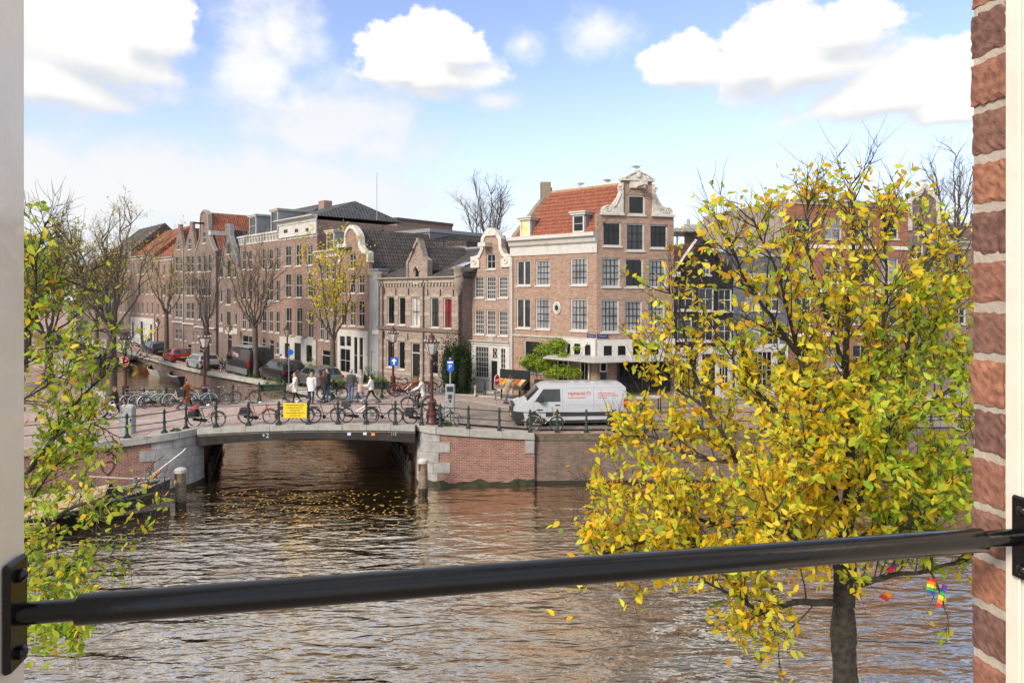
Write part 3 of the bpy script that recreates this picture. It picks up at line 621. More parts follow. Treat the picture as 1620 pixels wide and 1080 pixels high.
def box_part(parent, name, m, u0, u1, y0, y1, z0, z1, M=None, bev=0):
    b = MB(); (b.bbox(u0, u1, y0, y1, z0, z1, bev) if bev else b.box(u0, u1, y0, y1, z0, z1)); return b.build(name, m, parent, M=M)
def cornice(parent, u0, u1, z0, z1, M=None, m=WHITE, proud=.32, brackets=0, name='cornice'):
    h = z1 - z0; pr = [(-.02, z0), (-.06, z0), (-.06, z0 + h * .45), (-proud * .45, z0 + h * .55), (-proud * .6, z0 + h * .75), (-proud, z0 + h * .82), (-proud, z1), (.1, z1)]
    b = MB(); n = len(pr); b.add([(u0, y, z) for y, z in pr] + [(u1, y, z) for y, z in pr], [(i, i + 1, n + i + 1, n + i) for i in range(n - 1)] + [(n - 1, 0, n, 2 * n - 1)] + [tuple(range(n - 1, -1, -1)), tuple(range(n, 2 * n))])
    c = b.build(name, m, parent, M=M)
    for i in range(brackets):
        u = u0 + (u1 - u0) * (i + .5) / brackets; k = MB(); k.box(u - .05, u + .05, -proud * .8, -.061, z0 + h * .2, z0 + h * .8); k.build('bracket', m, c, M=M)
    return c
def dormer(parent, r, M=None, y=.5, D=2.0, pane=GL_DARK, side=LEAD, pedi=False, over=.12):
    u0, u1, z0, z1 = r
    Md = (M or Matrix.Identity(4)) @ Matrix.Translation((0, y, 0))
    b = MB(); b.box(u0 - .04, u1 + .04, .06, D, z0 - .2, z1); d = b.build('dormer', side, parent, M=Md)
    window(d, (u0, u1, z0, z1), Md, 1, 2, pane=pane, rec=.0, sill=False, fw=.09)
    k = MB(); k.box(u0 - over, u1 + over, -.14, D, z1 + .002, z1 + .12)
    if pedi: k.box(u0 - over - .06, u1 + over + .06, -.2, D, z1 + .122, z1 + .2)
    k.build('dormer_cap', WHITE, d, M=Md)
    return d
def house(name, label, fac, zbase=2.15, cat='house'):
    return thing(name, label, cat, (fac.a.x, fac.a.y, zbase * 0), fac.ang)
def body(parent, W, D, zt, m, z0=1.4):
    b = MB(); e = .02
    b.add([(e, .3, z0), (W - e, .3, z0), (W - e, D, z0), (e, D, z0), (e, .3, zt), (W - e, .3, zt), (W - e, D, zt), (e, D, zt)], [(1, 2, 6, 5), (2, 3, 7, 6), (3, 0, 4, 7), (4, 5, 6, 7)]); return b.build('side_wall', m, parent)
def anchors(parent, pts, M=None):
    for u, z in pts: b = MB(); b.box(u - .02, u + .02, -.05, -.005, z - .22, z + .22); b.build('wall_anchor', BLACKM, parent, M=M, uv=False)
def pipe(parent, u, z0, z1, m=LEAD, M=None):
    b = MB(); b.tube([(u, -.08, z0), (u, -.08, z1)], .05, 6); b.build('downpipe', m, parent, M=M, uv=False)
BR_CORNER = brick('corner_brick', (.315, .19, .135), (.245, .14, .10), (.36, .30, .245), stain=(.20, .115, .085), stain_amt=.5)
BR_ROW = brick('row_brick', (.285, .18, .142), (.215, .13, .105), (.25, .2, .17), stain=(.085, .06, .05), stain_amt=.5)
BR_DARK = brick('dark_row_brick', (.23, .165, .14), (.17, .118, .10), (.2, .17, .15), stain=(.07, .055, .045), stain_amt=.5)
BR_RED = brick('orange_red_brick', (.30, .105, .055), (.24, .08, .045), (.3, .2, .15), stain=(.22, .07, .04), stain_amt=.4)
BR_GOTH = brick('buff_brown_brick', (.30, .225, .19), (.23, .165, .14), (.28, .24, .21), stain=(.13, .09, .07), stain_amt=.4)
BR_WHITEH = brick('rosy_brick', (.30, .185, .14), (.235, .135, .105), (.42, .36, .31), stain=(.18, .11, .09), stain_amt=.4)
BLACKH = brick('black_painted_brick', (.016, .017, .019), (.011, .012, .014), (.02, .02, .022), stain=(.03, .03, .032), stain_amt=.4)
GREYH = brick('grey_painted_brick', (.13, .14, .16), (.11, .12, .14), (.12, .13, .145), stain=(.08, .085, .1), stain_amt=.4)
SANDST = mat('yellow_sandstone', (.36, .305, .24), .8, var=.15)
T_RED = tiles('orange_pantile', (.32, .115, .062), (.24, .08, .045), moss=(.16, .07, .04), moss_amt=.5)
T_DARK = tiles('dark_pantile', (.10, .085, .078), (.075, .064, .06), moss=(.09, .075, .06), moss_amt=.4)
SLATE = tiles('slate_roof', (.105, .105, .112), (.08, .08, .09), .3, .25, (.09, .09, .09), .3)
PLASTER = mat('pale_plaster', (.50, .48, .45), .85, var=.1, dirt=(.36, .34, .31))
RENDER_B = mat('beige_render', (.36, .30, .235), .9, var=.18, scale=2, dirt=(.24, .19, .15), dirt_scale=.8)
ORN = mat('carved_white_stone', (.62, .59, .52), .8, var=.18, scale=7, bump=.9, bscale=14, dirt=(.34, .31, .26), dirt_scale=3)

# ---------------------------------------------------------------- corner house
fA = Facade((0, 42.3), (4.75, 38.3)); fB = Facade((4.75, 38.3), (9.36, 39.5))
CH = thing('corner_house', 'tall brown brick corner house with orange tiled roof and white scrolled gable', 'house', (4.75, 38.3, 0))
Ti = Matrix.Translation((-4.75, -38.3, 0)); MA = Ti @ fA.M(); MBb = Ti @ fB.M()
ze = 11.55
LA = [C4(85, 500, 153, 622), C4(178, 498, 248, 622), C4(348, 487, 430, 620), C4(83, 686, 152, 830), C4(177, 687, 248, 835), C4(348, 688, 430, 842)]
gA = C4(120, 890, 212, 1045)
rA = [fA.rect(r) for r in LA] + [fA.rect(gA)]
wall(CH, [(0, 2.1), (fA.W, 2.1), (fA.W, ze), (0, ze)], rA, BR_CORNER, MA)
for i, r in enumerate(rA):
    if i in (0, 3): window(CH, r, MA, 2, 1, pane=GL_MID, bw=.1)
    elif i == 6: window(CH, r, MA, 2, 3, pane=GL_DARK, bw=.06, bars=DARKW)
    else: window(CH, r, MA, 4, 4, pane=GL_CURT, bars=DARKW, bw=.035)
LB = [C4(505, 313, 595, 430), C4(620, 320, 708, 452), C4(735, 325, 822, 440), C4(500, 488, 590, 628), C4(615, 490, 703, 630), C4(728, 496, 815, 632),
      C4(497, 692, 585, 850), C4(612, 697, 698, 845), C4(725, 698, 808, 840), C4(628, 180, 713, 278)]
rB = [fB.rect(r) for r in LB]
def o4(F_, pts, C): return [F_.uz(*C(x, y)) for x, y in pts]
zsh = fB.z(*C4(475, 268)); W2 = fB.W
uL, uR = fB.u(C4(603, 0)[0]), fB.u(C4(745, 0)[0])
ztop = fB.z(*C4(675, 112))
gab = [(0, 2.1), (W2, 2.1), (W2, zsh), (uR + .75, zsh), (uR + .35, zsh + .5), (uR, zsh + .75), (uR, ztop), (uL, ztop), (uL, zsh + .75), (uL - .35, zsh + .5), (uL - .8, zsh), (0, zsh)]
wall(CH, gab, rB, BR_CORNER, MBb)
for i, r in enumerate(rB):
    if i < 3: window(CH, r, MBb, 3, 3, pane=GL_DARK if i != 1 else GL_MID, bars=DARKW, bw=.03)
    elif i == 4: window(CH, r, MBb, 2, 2, pane=GL_DARK, bars=DARKW)
    elif i == 9: window(CH, r, MBb, 1, 1, pane=GL_DARK, fw=.1)
    else: window(CH, r, MBb, 4, 4, pane=GL_CURT, bars=DARKW, bw=.035)
# gable stonework
def scroll(parent, M, cx, zb, sgn, w, h):
    b = MB()
    out = [(0, 0), (w * .98, 0), (w, .2), (w * .93, .34), (w * .78, .44), (w * .62, .42), (w * .5, .5), (w * .36, .72), (w * .24, .95), (w * .16, h * .72), (w * .2, h * .86), (w * .1, h), (0, h)]
    pts = [(cx + sgn * x, zb + z) for x, z in out]
    if sgn < 0: pts = pts[::-1]
    b.prism(pts, -.1, .2); o = b.build('scroll', ORN, parent, M=M)
    v = MB()
    def spiral(c, r0, turns, s):
        return [(c[0] + s * (r0 * (1 - t / 1.15)) * math.cos(t * turns * 6.28), -.11, c[1] + (r0 * (1 - t / 1.15)) * math.sin(t * turns * 6.28)) for t in [i / 22 for i in range(23)]]
    v.tube(spiral((cx + sgn * w * .74, zb + .22), .2, 1.6, sgn), .04, 6); v.tube(spiral((cx + sgn * w * .14, zb + h * .82), .15, 1.4, sgn), .035, 6)
    v.tube([(cx + sgn * w * x, -.11, zb + z) for x, z in ((.5, .3), (.36, .45), (.26, .7), (.17, .95), (.12, h * .66))], .045, 6)
    v.build('volute', ORN, o, M=M, smooth=True, uv=False)
    k = MB(); a, c = sorted((cx - sgn * .05, cx + sgn * (w + .12))); k.box(a, c, -.16, .26, zb - .13, zb - .001); k.build('scroll_ledge', WHITE, o, M=M)
scroll(CH, MBb, uL, zsh + .02, -1, 1.28, 1.72); scroll(CH, MBb, uR, zsh + .02, 1, 1.28, 1.72)
umid = (uL + uR) / 2; hw = (uR - uL) / 2
b = MB(); b.prism([(uL - .12, ztop - .02), (uR + .12, ztop - .02), (uR + .14, ztop + .14), (umid + hw * .6, ztop + .2), (umid + hw * .45, ztop + .42), (umid + .2, ztop + .55), (umid, ztop + .6), (umid - .2, ztop + .55), (umid - hw * .45, ztop + .42), (umid - hw * .6, ztop + .2), (uL - .14, ztop + .14)], -.16, .34)
pd = b.build('pediment', ORN, CH, M=MBb)
b = MB()
for s in (-1, 1): b.tube([(umid + s * hw * t, -.18, ztop + .1 + .38 * math.sin((1 - t) * 1.5)) for t in (0.05, .25, .45, .65, .9)], .05, 6)
b.ball((umid, -.2, ztop + .3), (.16, .06, .16)); b.build('shell_carving', ORN, pd, M=MBb, smooth=True, uv=False)
b = MB(); b.box(umid - .12, umid + .12, -1.05, .1, ztop - .36, ztop - .12); b.box(umid - .5, umid + .45, -.12, .0, ztop - .42, ztop - .04); hb_ = b.build('hoisting_beam', ORN, CH, M=MBb)
# cornice on the side, roof, dormers, chimney
cornice(CH, -.12, fA.W + .05, ze - .72, ze + .42, MA, WHITE, .42)
A_, B_, C_ = Vector((0, 42.3)), Vector((4.75, 38.3)), Vector((9.36, 39.5)); bk = A_ - B_; D_ = C_ + bk; Mid = B_.lerp(C_, .5); M2 = Mid + bk
def w3(p, z): return (p.x - 4.75, p.y - 38.3, z)
zr = 14.75; zE = ze + .35
inn = (C_ - B_).normalized()
n_out = Vector((-fA.d.y, fA.d.x)) * -1
def tiled(parent, P0, P1, Q1, Q0, m, tw=.235, th=.30, name='roof_tiles'):
    """pantiles: P0-P1 eave, Q0-Q1 ridge"""
    P0, P1, Q1, Q0 = map(Vector, (P0, P1, Q1, Q0)); nu = max(1, int((P1 - P0).length / tw)); nv = max(1, int((Q0 - P0).length / th))
    nn = (P1 - P0).cross(Q0 - P0).normalized(); nn = nn if nn.z > 0 else -nn
    prof = [(0, .0), (.16, .028), (.36, .05), (.56, .03), (.74, -.012), (.9, -.012), (1, 0)]
    b = MB()
    for j in range(nv):
        v0, v1 = j / nv, (j + 1.12) / nv; row = []
        for i in range(nu):
            for f_, h in prof[:-1] if i < nu - 1 else prof:
                uu = (i + f_) / nu; a = P0.lerp(P1, uu); c = Q0.lerp(Q1, uu); jit = R.uniform(-.004, .004)
                row.append((a.lerp(c, v0) + nn * (h + .055 + jit), a.lerp(c, min(1, v1)) + nn * (h + .012)))
        k = len(row); vs = [r_[0] for r_ in row] + [r_[1] for r_ in row] + [r_[0] - nn * .05 for r_ in row]
        b.add(vs, [(i, i + 1, k + i + 1, k + i) for i in range(k - 1)] + [(2 * k + i, 2 * k + i + 1, i + 1, i) for i in range(k - 1)])
    o = b.build(name, m, parent, fix=False); tag(o, kind='stuff'); return o
roofm = MB(); roofm.add([w3(A_, zE), w3(B_, zE), w3(Mid, zr), w3(M2, zr)], [(0, 1, 2, 3)]); roofm.add([w3(C_, zE), w3(D_, zE), w3(M2, zr), w3(Mid, zr)], [(0, 1, 2, 3)])
rf = roofm.build('roof', T_RED, CH)
tp = mat('orange_clay_tile', (.30, .10, .055), .75, var=.22, scale=5, dirt=(.22, .08, .05), dirt_scale=3)
tiled(rf, w3(A_, zE + .02), w3(B_, zE + .02), w3(Mid, zr + .02), w3(M2, zr + .02), tp)
b = MB(); b.tube([w3(Mid, zr + .07), w3(M2, zr + .07)], .13, 8); b.build('ridge_tiles', mat('ridge_clay', (.42, .22, .12), .8, var=.3), rf)
b = MB(); b.add([w3(A_, 2.1), w3(D_, 2.1), w3(D_, zE), w3(M2, zr + .15), w3(A_, zE)], [(0, 1, 2, 3, 4)]); b.add([w3(C_, 2.1), w3(D_, 2.1), w3(D_, zE), w3(C_, zE)], [(0, 1, 2, 3)]); b.build('back_wall', BR_CORNER, CH)
wdir = bk.normalized()
b = MB()  # rendered parapet on the party wall and its chimney
for p0, p1, z0, z1 in ((A_, M2, zE - .2, zr),):
    q0, q1 = p0 + wdir * .05, p1 + wdir * .05; r0, r1 = q0 - wdir * .32, q1 - wdir * .32
    vs = [w3(q0, z0), w3(q1, z1), w3(q1, z1 + .42), w3(q0, z0 + .42), w3(r0, z0), w3(r1, z1), w3(r1, z1 + .42), w3(r0, z0 + .42)]
    b.add(vs, [(0, 1, 2, 3), (4, 5, 6, 7), (3, 2, 6, 7), (0, 3, 7, 4), (1, 2, 6, 5)])
b.build('parapet', mat('brown_render', (.25, .20, .15), .9, var=.2), CH)
cpos = M2 + wdir * .1 - inn * .1
b = MB(); b.box(cpos.x - 4.75 - .35, cpos.x - 4.75 + .3, cpos.y - 38.3 - .3, cpos.y - 38.3 + .3, zr - .6, zr + .75); b.build('chimney', MATS['brown_render'], CH)
dA1 = fA.rect(C4(103, 308, 152, 386)); dA2 = fA.rect(C4(360, 282, 416, 368))
for r, pn in ((dA1, GL_GOLD), (dA2, GL_DARK)):
    u0, u1, z0, z1 = r; d = dormer(CH, (u0, u1, zE + .12, zE + .12 + (z1 - z0)), MA, .0, 2.0, pn, LEAD, True)
pipe(CH, .06, 2.2, ze - .8, WHITE, MA)
# oval window
u, z = fA.uz(*C4(283, 731)); b = MB(); b.lathe([(.28, -.06), (.28, .02)], 20, (u, 0, z), 0, 'y', 1, 1.35); b.lathe([(.2, -.075), (.19, -.061)], 20, (u, 0, z), 1, 'y', 1, 1.35); b.lathe([(.12, -.085), (.11, -.076)], 16, (u, 0, z), 2, 'y', 1, 1.35)
b.build('oval_window', [WHITE, STONE, GL_DARK], CH, M=MA, uv=False)
# string course and white shop fascia with small windows
box_part(CH, 'string_course', STONE, -.05, fA.W + .02, -.07, .05, fA.z(*C4(300, 872)) - .09, fA.z(*C4(300, 872)) + .02, MA)
def fascia(F_, M_, x0, x1, y0, y1, wins, C):
    u0, u1 = F_.u(C(x0, 0)[0]), F_.u(C(x1, 0)[0]); xm = (x0 + x1) / 2; z0, z1 = F_.z(*C(xm, y1)), F_.z(*C(xm, y0))
    rs = [F_.rect(C(*w_)) for w_ in wins]
    rs = [(a, b_, max(c, z0 + .06), min(d, z1 - .06)) for a, b_, c, d in rs]
    Mf = M_ @ Matrix.Translation((0, -.2, 0))
    wall(CH, [(u0, z0), (u1, z0), (u1, z1), (u0, z1)], rs, WHITE, Mf, .19, .1, 'shop_fascia')
    for r in rs: window(CH, r, Mf, 1, 1, pane=GL_DARK, rec=.06, sill=False, fw=.03, frame=DARKW)
fascia(fA, MA, 322, 478, 882, 970, [(340, 905, 356, 965), (375, 905, 405, 965), (427, 910, 455, 972)], C4)
fascia(fB, MBb, 476, 850, 884, 976, [(503, 915, 543, 972), (572, 915, 610, 972), (645, 915, 690, 972), (720, 915, 770, 972)], C4)
# canopy over the terrace with stays
zc = fB.z(*C4(560, 985))
can = MB()
oA = [fA.a + fA.d * fA.u(C4(268, 0)[0]), fA.b, fB.a + fB.d * fB.W]
nA = Vector((fA.d.y, -fA.d.x)); nB = Vector((fB.d.y, -fB.d.x))
top = [oA[0], oA[1], oA[2], oA[2] + nB * 1.5, oA[1] + (nA + nB).normalized() * 1.55, oA[0] + nA * 1.1]
zz = [zc + .22, zc + .22, zc + .22, zc, zc, zc]
vs = [w3(p, h + .07) for p, h in zip(top, zz)] + [w3(p, h) for p, h in zip(top, zz)]
can.add(vs, [(0, 1, 4, 5), (1, 2, 3, 4), (6, 7, 10, 11), (7, 8, 9, 10), (5, 4, 10, 11), (4, 3, 9, 10), (3, 2, 8, 9), (0, 5, 11, 6)])
cano = can.build('canopy', mat('canopy_white', (.42, .41, .39), .6, var=.15), CH)
for px in (440, 600):
    F_ = fA if px < 476 else fB; uu = F_.u(C4(px, 0)[0]); a = F_.a + F_.d * uu; n_ = Vector((F_.d.y, -F_.d.x)); e = a + n_ * 1.3
    b = MB(); b.tube([w3(a + n_ * .22, zc + 1.0), w3(e, zc + .1)], .025, 5); b.build('canopy_stay', WHITE, cano, uv=False)
# ground-floor openings under the canopy: door, shop windows, posts
zdt = zc - .1
wd = fB.u(C4(455, 0)[0]); 
for F_, M_, x0, x1, y0, kind in ((fA, MA, 290, 345, 1000, 0), (fA, MA, 400, 445, 1000, 0), (fB, MBb, 486, 522, 1004, 1), (fB, MBb, 575, 690, 1010, 2), (fB, MBb, 700, 830, 1010, 2)):
    u0, u1 = F_.u(C4(x0, 0)[0]), F_.u(C4(x1, 0)[0]); M3 = M_ @ Matrix.Translation((0, -.16, 0))
    if kind == 1:
        window(CH, (u0, u1, zdt - .55, zdt), M3, 1, 1, frame=WHITE, rec=.05, sill=False, pane=GL_DARK); b = MB(); b.box(u0 + .06, u1 - .06, .0, .08, 2.33, zdt - .57); d_ = b.build('door', DARKW, CH, M=M3)
        b = MB(); b.box(u1 - .18, u1 - .13, -.05, -.001, 3.2, 3.45); b.build('handle', CHROME, d_, M=M3, uv=False)
    else: window(CH, (u0, u1, 2.9 if kind == 2 else 2.6, zdt), M3, 2 if kind == 0 else 4, 2, frame=DARKW if kind == 2 else CREAM, rec=.05, sill=False, pane=GL_DARK)
# street name plates
BLUE = mat('enamel_blue', (.012, .022, .13), .3, var=.05)
for F_, M_, r, s in ((fA, MA, (430, 860, 470, 877), 'Leliegracht'), (fB, MBb, (477, 860, 528, 877), 'Keizersgracht')):
    u0, u1, z0, z1 = F_.rect(C4(*r)); pl = box_part(CH, 'street_name_plate', BLUE, u0, u1, -.06, -.01, z0, z1, M_)
    text(s, (z1 - z0) * .55, WHITE, pl, M_ @ Matrix.Translation((u0 + .06, -.062, z0 + (z1 - z0) * .35)) @ Matrix.Rotation(rad(90), 4, 'X'), 'lettering', .001, width=(u1 - u0) * .8)

# ---------------------------------------------------------------- white-bay narrow house
fW = Facade((-2.58, 44.2), (0, 42.3))
WH = house('gabled_house', 'narrow rosy brick house with white curly gable and white ground floor beside the corner house', fW)
wins = [C3(735, 373, 785, 490), C3(798, 373, 852, 500), C3(866, 372, 918, 490), C3(735, 557, 787, 692), C3(800, 558, 851, 697), C3(866, 562, 918, 700), C3(800, 248, 850, 333)]
rs = [fW.rect(w_) for w_ in wins]
gout = o4(fW, [(722, 325), (724, 285), (732, 268), (756, 258), (772, 225), (776, 165), (790, 138), (804, 118), (826, 112), (850, 120), (866, 140), (882, 165), (884, 215), (898, 248), (925, 258), (938, 268), (938, 320)], C3)
gout = [(min(max(u, .0), fW.W), z) for u, z in gout]
wall(WH, [(0, 2.1), (fW.W, 2.1), (fW.W, gout[-1][1])] + gout[::-1][1:-1] + [(0, gout[0][1])], rs, BR_WHITEH, thick=.28)
for i, r in enumerate(rs): window(WH, r, None, 4 if i < 6 else 2, 5 if i < 6 else 2, pane=GL_MID if i < 6 else GL_DARK, bw=.028, meet=2, frame=WHITE if i < 6 else WHITE)
trim_line(WH, gout, ORN, w=.2, proud=.09)
for s, r in ((0, (718, 264, 765, 326)), (1, (884, 258, 940, 322))):
    u0, u1, z0, z1 = fW.rect(C3(*r)); b = MB(); b.prism([(u0, z0), (u1, z0), (u1, z1 - (.25 if s == 0 else 0)), ((u0 + u1) / 2, z1), (u0, z1 - (.0 if s == 0 else .25))], -.12, .25); sc_ = b.build('shoulder_scroll', ORN, WH)
    b = MB(); b.ring(((u0 + u1) / 2, -.14, (z0 + z1) / 2), .13, .045, 14, 5); b.build('volute', ORN, sc_, uv=False)
u0, u1, z0, z1 = fW.rect(C3(800, 112, 852, 150)); b = MB(); b.prism([(u0 - .05, z0), (u1 + .05, z0), (u1, z1 - .1), ((u0 + u1) / 2, z1 + .08), (u0, z1 - .1)], -.12, .3); b.build('gable_crest', ORN, WH)
u0, u1, z0, z1 = fW.rect(C3(783, 190, 830, 212)); box_part(WH, 'hoisting_beam', WHITE, u0 + .1, u1, -.7, .1, z0, z1)
roof_cross(WH, .05, fW.W - .05, gout[0][1] - .2, fW.z(*C3(880, 150)), .29, 7, T_RED)
body(WH, fW.W, 7, gout[0][1] - .2, BR_WHITEH)
u0, u1, z0, z1 = fW.rect(C3(723, 735, 930, 985)); z0 = 2.3
hs = [fW.rect(C3(745, 757, 820, 930)), fW.rect(C3(833, 838, 866, 990)), fW.rect(C3(838, 765, 868, 828)), fW.rect(C3(884, 768, 912, 935))]
hs[1] = (hs[1][0], hs[1][1], 2.45, hs[1][3])
Mw = Matrix.Translation((0, -.12, 0)); wall(WH, [(.03, z0), (fW.W - .12, z0), (fW.W - .12, z1), (.03, z1)], hs, WHITE, Mw, .11, .1, 'shop_front')
window(WH, hs[0], Mw, 5, 6, pane=GL_MID, rec=.05, fw=.05, bw=.025); window(WH, hs[2], Mw, 1, 1, pane=GL_DARK, rec=.05, sill=False, fw=.04); window(WH, hs[3], Mw, 2, 6, pane=GL_MID, rec=.05, fw=.04, bw=.025)
u0, u1, z0, z1 = hs[2]; b = MB()
for sx in (-1, 1): b.tube([((u0 + u1) / 2 + sx * .11 * math.cos(t * 3.14 * 2), -.08, z0 + (z1 - z0) * t) for t in [i / 10 for i in range(11)]], .018, 5)
b.build('fanlight_tracery', WHITE, WH, uv=False)
d_ = box_part(WH, 'door', DARKW, hs[1][0] + .01, hs[1][1] - .01, -.06, -.0, 2.45, hs[1][3] - .01)
box_part(WH, 'door_step', STONE, hs[1][0] - .15, hs[1][1] + .2, -.75, -.13, 2.3, 2.44)
cornice(WH, -.02, fW.W - .1, fW.z(*C3(825, 748)), fW.z(*C3(825, 728)), Mw, WHITE, .2)
pipe(WH, fW.W - .06, 2.3, gout[0][1], WHITE)
b = MB(); b.box(fW.u(C3(810, 0)[0]), fW.u(C3(838, 0)[0]), -.05, -.005, fW.z(*C3(825, 732)), fW.z(*C3(825, 702))); b.build('gable_stone', SANDST, WH)

# ---------------------------------------------------------------- buff brick institute with pointed dormer gable
fG = Facade((-9.55, 48.9), (-3.41, 43.3))
GH = house('gothic_brick_building', 'low buff brick building with yellow stone bands and pointed dormer gable', fG, cat='building')
up = [C3(253, 484, 292, 637), C3(315, 487, 353, 640), C3(387, 488, 433, 648), C3(492, 490, 537, 655), C3(563, 492, 608, 660)]
lo = [C3(250, 722, 285, 872), C3(313, 730, 350, 885), C3(385, 738, 433, 950), C3(487, 775, 533, 912), C3(165, 787, 205, 945)]
ru = [fG.rect(r) for r in up]; rl = [fG.rect(r) for r in lo]
rl[2] = (rl[2][0], rl[2][1], 2.5, rl[2][3]); rl[4] = (rl[4][0], rl[4][1], 2.4, rl[4][3])
zco = fG.z(*C3(300, 385)); zc2 = fG.z(*C3(600, 385))
zco = (zco + zc2) / 2
dg_ = o4(fG, [(365, 400), (365, 295), (380, 265), (408, 195), (420, 175), (432, 178), (455, 265), (478, 285), (478, 400)], C3)
pw = fG.rect(C3(400, 325, 427, 408))
uA = fG.u(C3(213, 0)[0])
outl = [(0, 2.1), (fG.W, 2.1), (fG.W, zco), (dg_[-1][0], zco)] + dg_[::-1][1:-1] + [(dg_[0][0], zco), (uA, zco), (uA, fG.z(*C3(210, 645))), (0, fG.z(*C3(165, 645)))]
wall(GH, outl, ru + rl + [pw], BR_GOTH, thick=.35)
panes = [GL_DARK, GL_DARK, GL_LITE, GL_MID, GL_RED]
for r, pn in zip(ru, panes): window(GH, r, None, 2, 2, pane=pn, bars=DARKW, fw=.06, bw=.04)
for i in (0, 1, 3): window(GH, rl[i], None, 2, 2, pane=GL_DARK, bars=DARKW, fw=.06, bw=.04)
for i in (2, 4):
    u0, u1, z0, z1 = rl[i]; zt = z0 + (z1 - z0) * (.73 if i == 2 else .98)
    if i == 2: window(GH, (u0, u1, zt, z1), None, 1, 1, pane=GL_DARK, sill=False)
    b = MB(); b.box(u0 + .07, u1 - .07, .08, .14, z0, zt - .01); d_ = b.build('door', DARKW, GH)
    b = MB(); b.box(u0, u0 + .07, .06, .15, z0, zt - .005); b.box(u1 - .07, u1, .06, .15, z0, zt - .005); b.build('door_frame', WHITE, d_, uv=False)
    b = MB(); b.ball((u1 - .16, .05, z0 + 1.0), .035, 8, 5); b.build('handle', CHROME, d_, uv=False)
    box_part(GH, 'door_step', STONE, u0 - .1, u1 + .1, -.35, -.0, 2.3, z0 - .005)
window(GH, pw, None, 1, 1, pane=GL_DARK, fw=.05, sill=True)
pt = o4(fG, [(395, 345), (403, 325), (413, 312), (423, 325), (430, 345)], C3); b = MB(); b.tube([(u, -.02, z) for u, z in pt], .06, 6); b.build('pointed_arch', SANDST, GH, uv=False)
trim_line(GH, dg_, mat('weathered_stone', (.27, .225, .18), .85, var=.25), w=.14, proud=.1)
b = MB(); uF, zF = fG.uz(*C3(425, 175)); b.box(uF - .1, uF + .1, -.12, .3, zF - .1, zF + .15); b.build('finial', MATS['weathered_stone'], GH)
uF, zF = fG.uz(*C3(402, 225)); b = MB()
for a in range(6): b.tube([(uF, -.25, zF), (uF + .3 * math.cos(a * 1.047), -.25, zF + .3 * math.sin(a * 1.047))], .025, 4)
b.tube([(uF, -.3, zF), (uF, .1, zF)], .03, 4); b.build('wrought_iron_star', BLACKM, GH, uv=False)
# yellow stone bands between the windows, lintels, string course
def band(z0, z1, u0, u1, holes):
    cuts = sorted([h for h in holes if h[2] < z1 and h[3] > z0], key=lambda h: h[0]); x = u0
    for h in cuts + [(u1, u1, 0, 0)]:
        if h[0] - x > .06: b = MB(); b.box(x + .003, h[0] - .003, -.025, .1, z0, z1); b.build('stone_band', SANDST, GH)
        x = max(x, h[1])
for pyL, pyR in ((489, 497), (570, 590)):
    z_ = (fG.z(*C3(240, pyL)) + fG.z(*C3(620, pyR))) / 2; band(z_ - .12, z_ + .12, .02 if False else uA + .02, fG.W - .02, ru)
for zz_ in (3.05, 3.9, 4.75): band(zz_ - .1, zz_ + .1, uA + .02, fG.W - .02, rl)
for r in ru + [rl[0], rl[1], rl[2], rl[3]]:
    b = MB(); b.prism([(r[0] - .12, r[3] + .02), (r[1] + .12, r[3] + .02), (r[1] + .05, r[3] + .2), ((r[0] + r[1]) / 2, r[3] + .27), (r[0] - .05, r[3] + .2)], -.04, .08); b.build('arched_lintel', SANDST, GH)
zs = (fG.z(*C3(240, 650)) + fG.z(*C3(600, 678))) / 2
box_part(GH, 'string_course', mat('brown_moulding', (.17, .125, .1), .8), -.03, fG.W + .05, -.12, .05, zs - .12, zs + .1)
cornice(GH, uA - .1, fG.W + .1, zco - .28, zco + .1, None, mat('stone_cornice', (.40, .35, .29), .8, var=.2), .3)
b = MB()
for i in range(26): u = uA + .1 + (fG.W - uA - .2) * i / 25; b.box(u - .06, u + .06, -.1, -.03, zco - .5, zco - .3)
b.build('dentil_row', SANDST, GH); tag(GH.children[-1], kind='stuff')
for px in (232, 456): pipe(GH, fG.u(C3(px, 0)[0]), 2.3, zco, mat('brown_pipe', (.09, .07, .06), .6))
anchors(GH, [fG.uz(*C3(x, y)) for x, y in ((240, 455), (302, 458), (372, 458), (478, 460), (548, 462), (620, 465), (238, 695), (300, 700), (368, 705), (470, 715))])
# corner tourelle
uT, zT = fG.uz(*C3(640, 385)); b = MB(); b.lathe([(.05, -1.1), (.22, -.7), (.3, -.5), (.36, .0), (.3, .1), (.34, .5), (.42, .62), (.42, .75), (.2, .8)], 10, (fG.W - .05, .1, zT)); b.build('corner_turret', MATS['weathered_stone'], GH, smooth=True)
uT, zT = fG.uz(*C3(214, 385)); b = MB(); b.lathe([(.04, -.5), (.16, -.3), (.2, .2), (.26, .4), (.1, .5)], 10, (uA + .05, .0, zT)); b.build('corner_turret', MATS['weathered_stone'], GH, smooth=True)
b = MB(); D = 9; b.add([(fG.W, 0, 2.1), (fG.W, D, 2.1), (fG.W, D, zco), (fG.W, 0, zco)], [(0, 1, 2, 3)]); b.add([(uA, .3, zco), (uA, D, zco), (uA, D, 2.1), (uA, .3, 2.1)], [(0, 1, 2, 3)]); b.build('side_wall', BR_DARK, GH)
zrg = 8.5 + (HZ - (330 + 225 / 3.484)) / F * 50
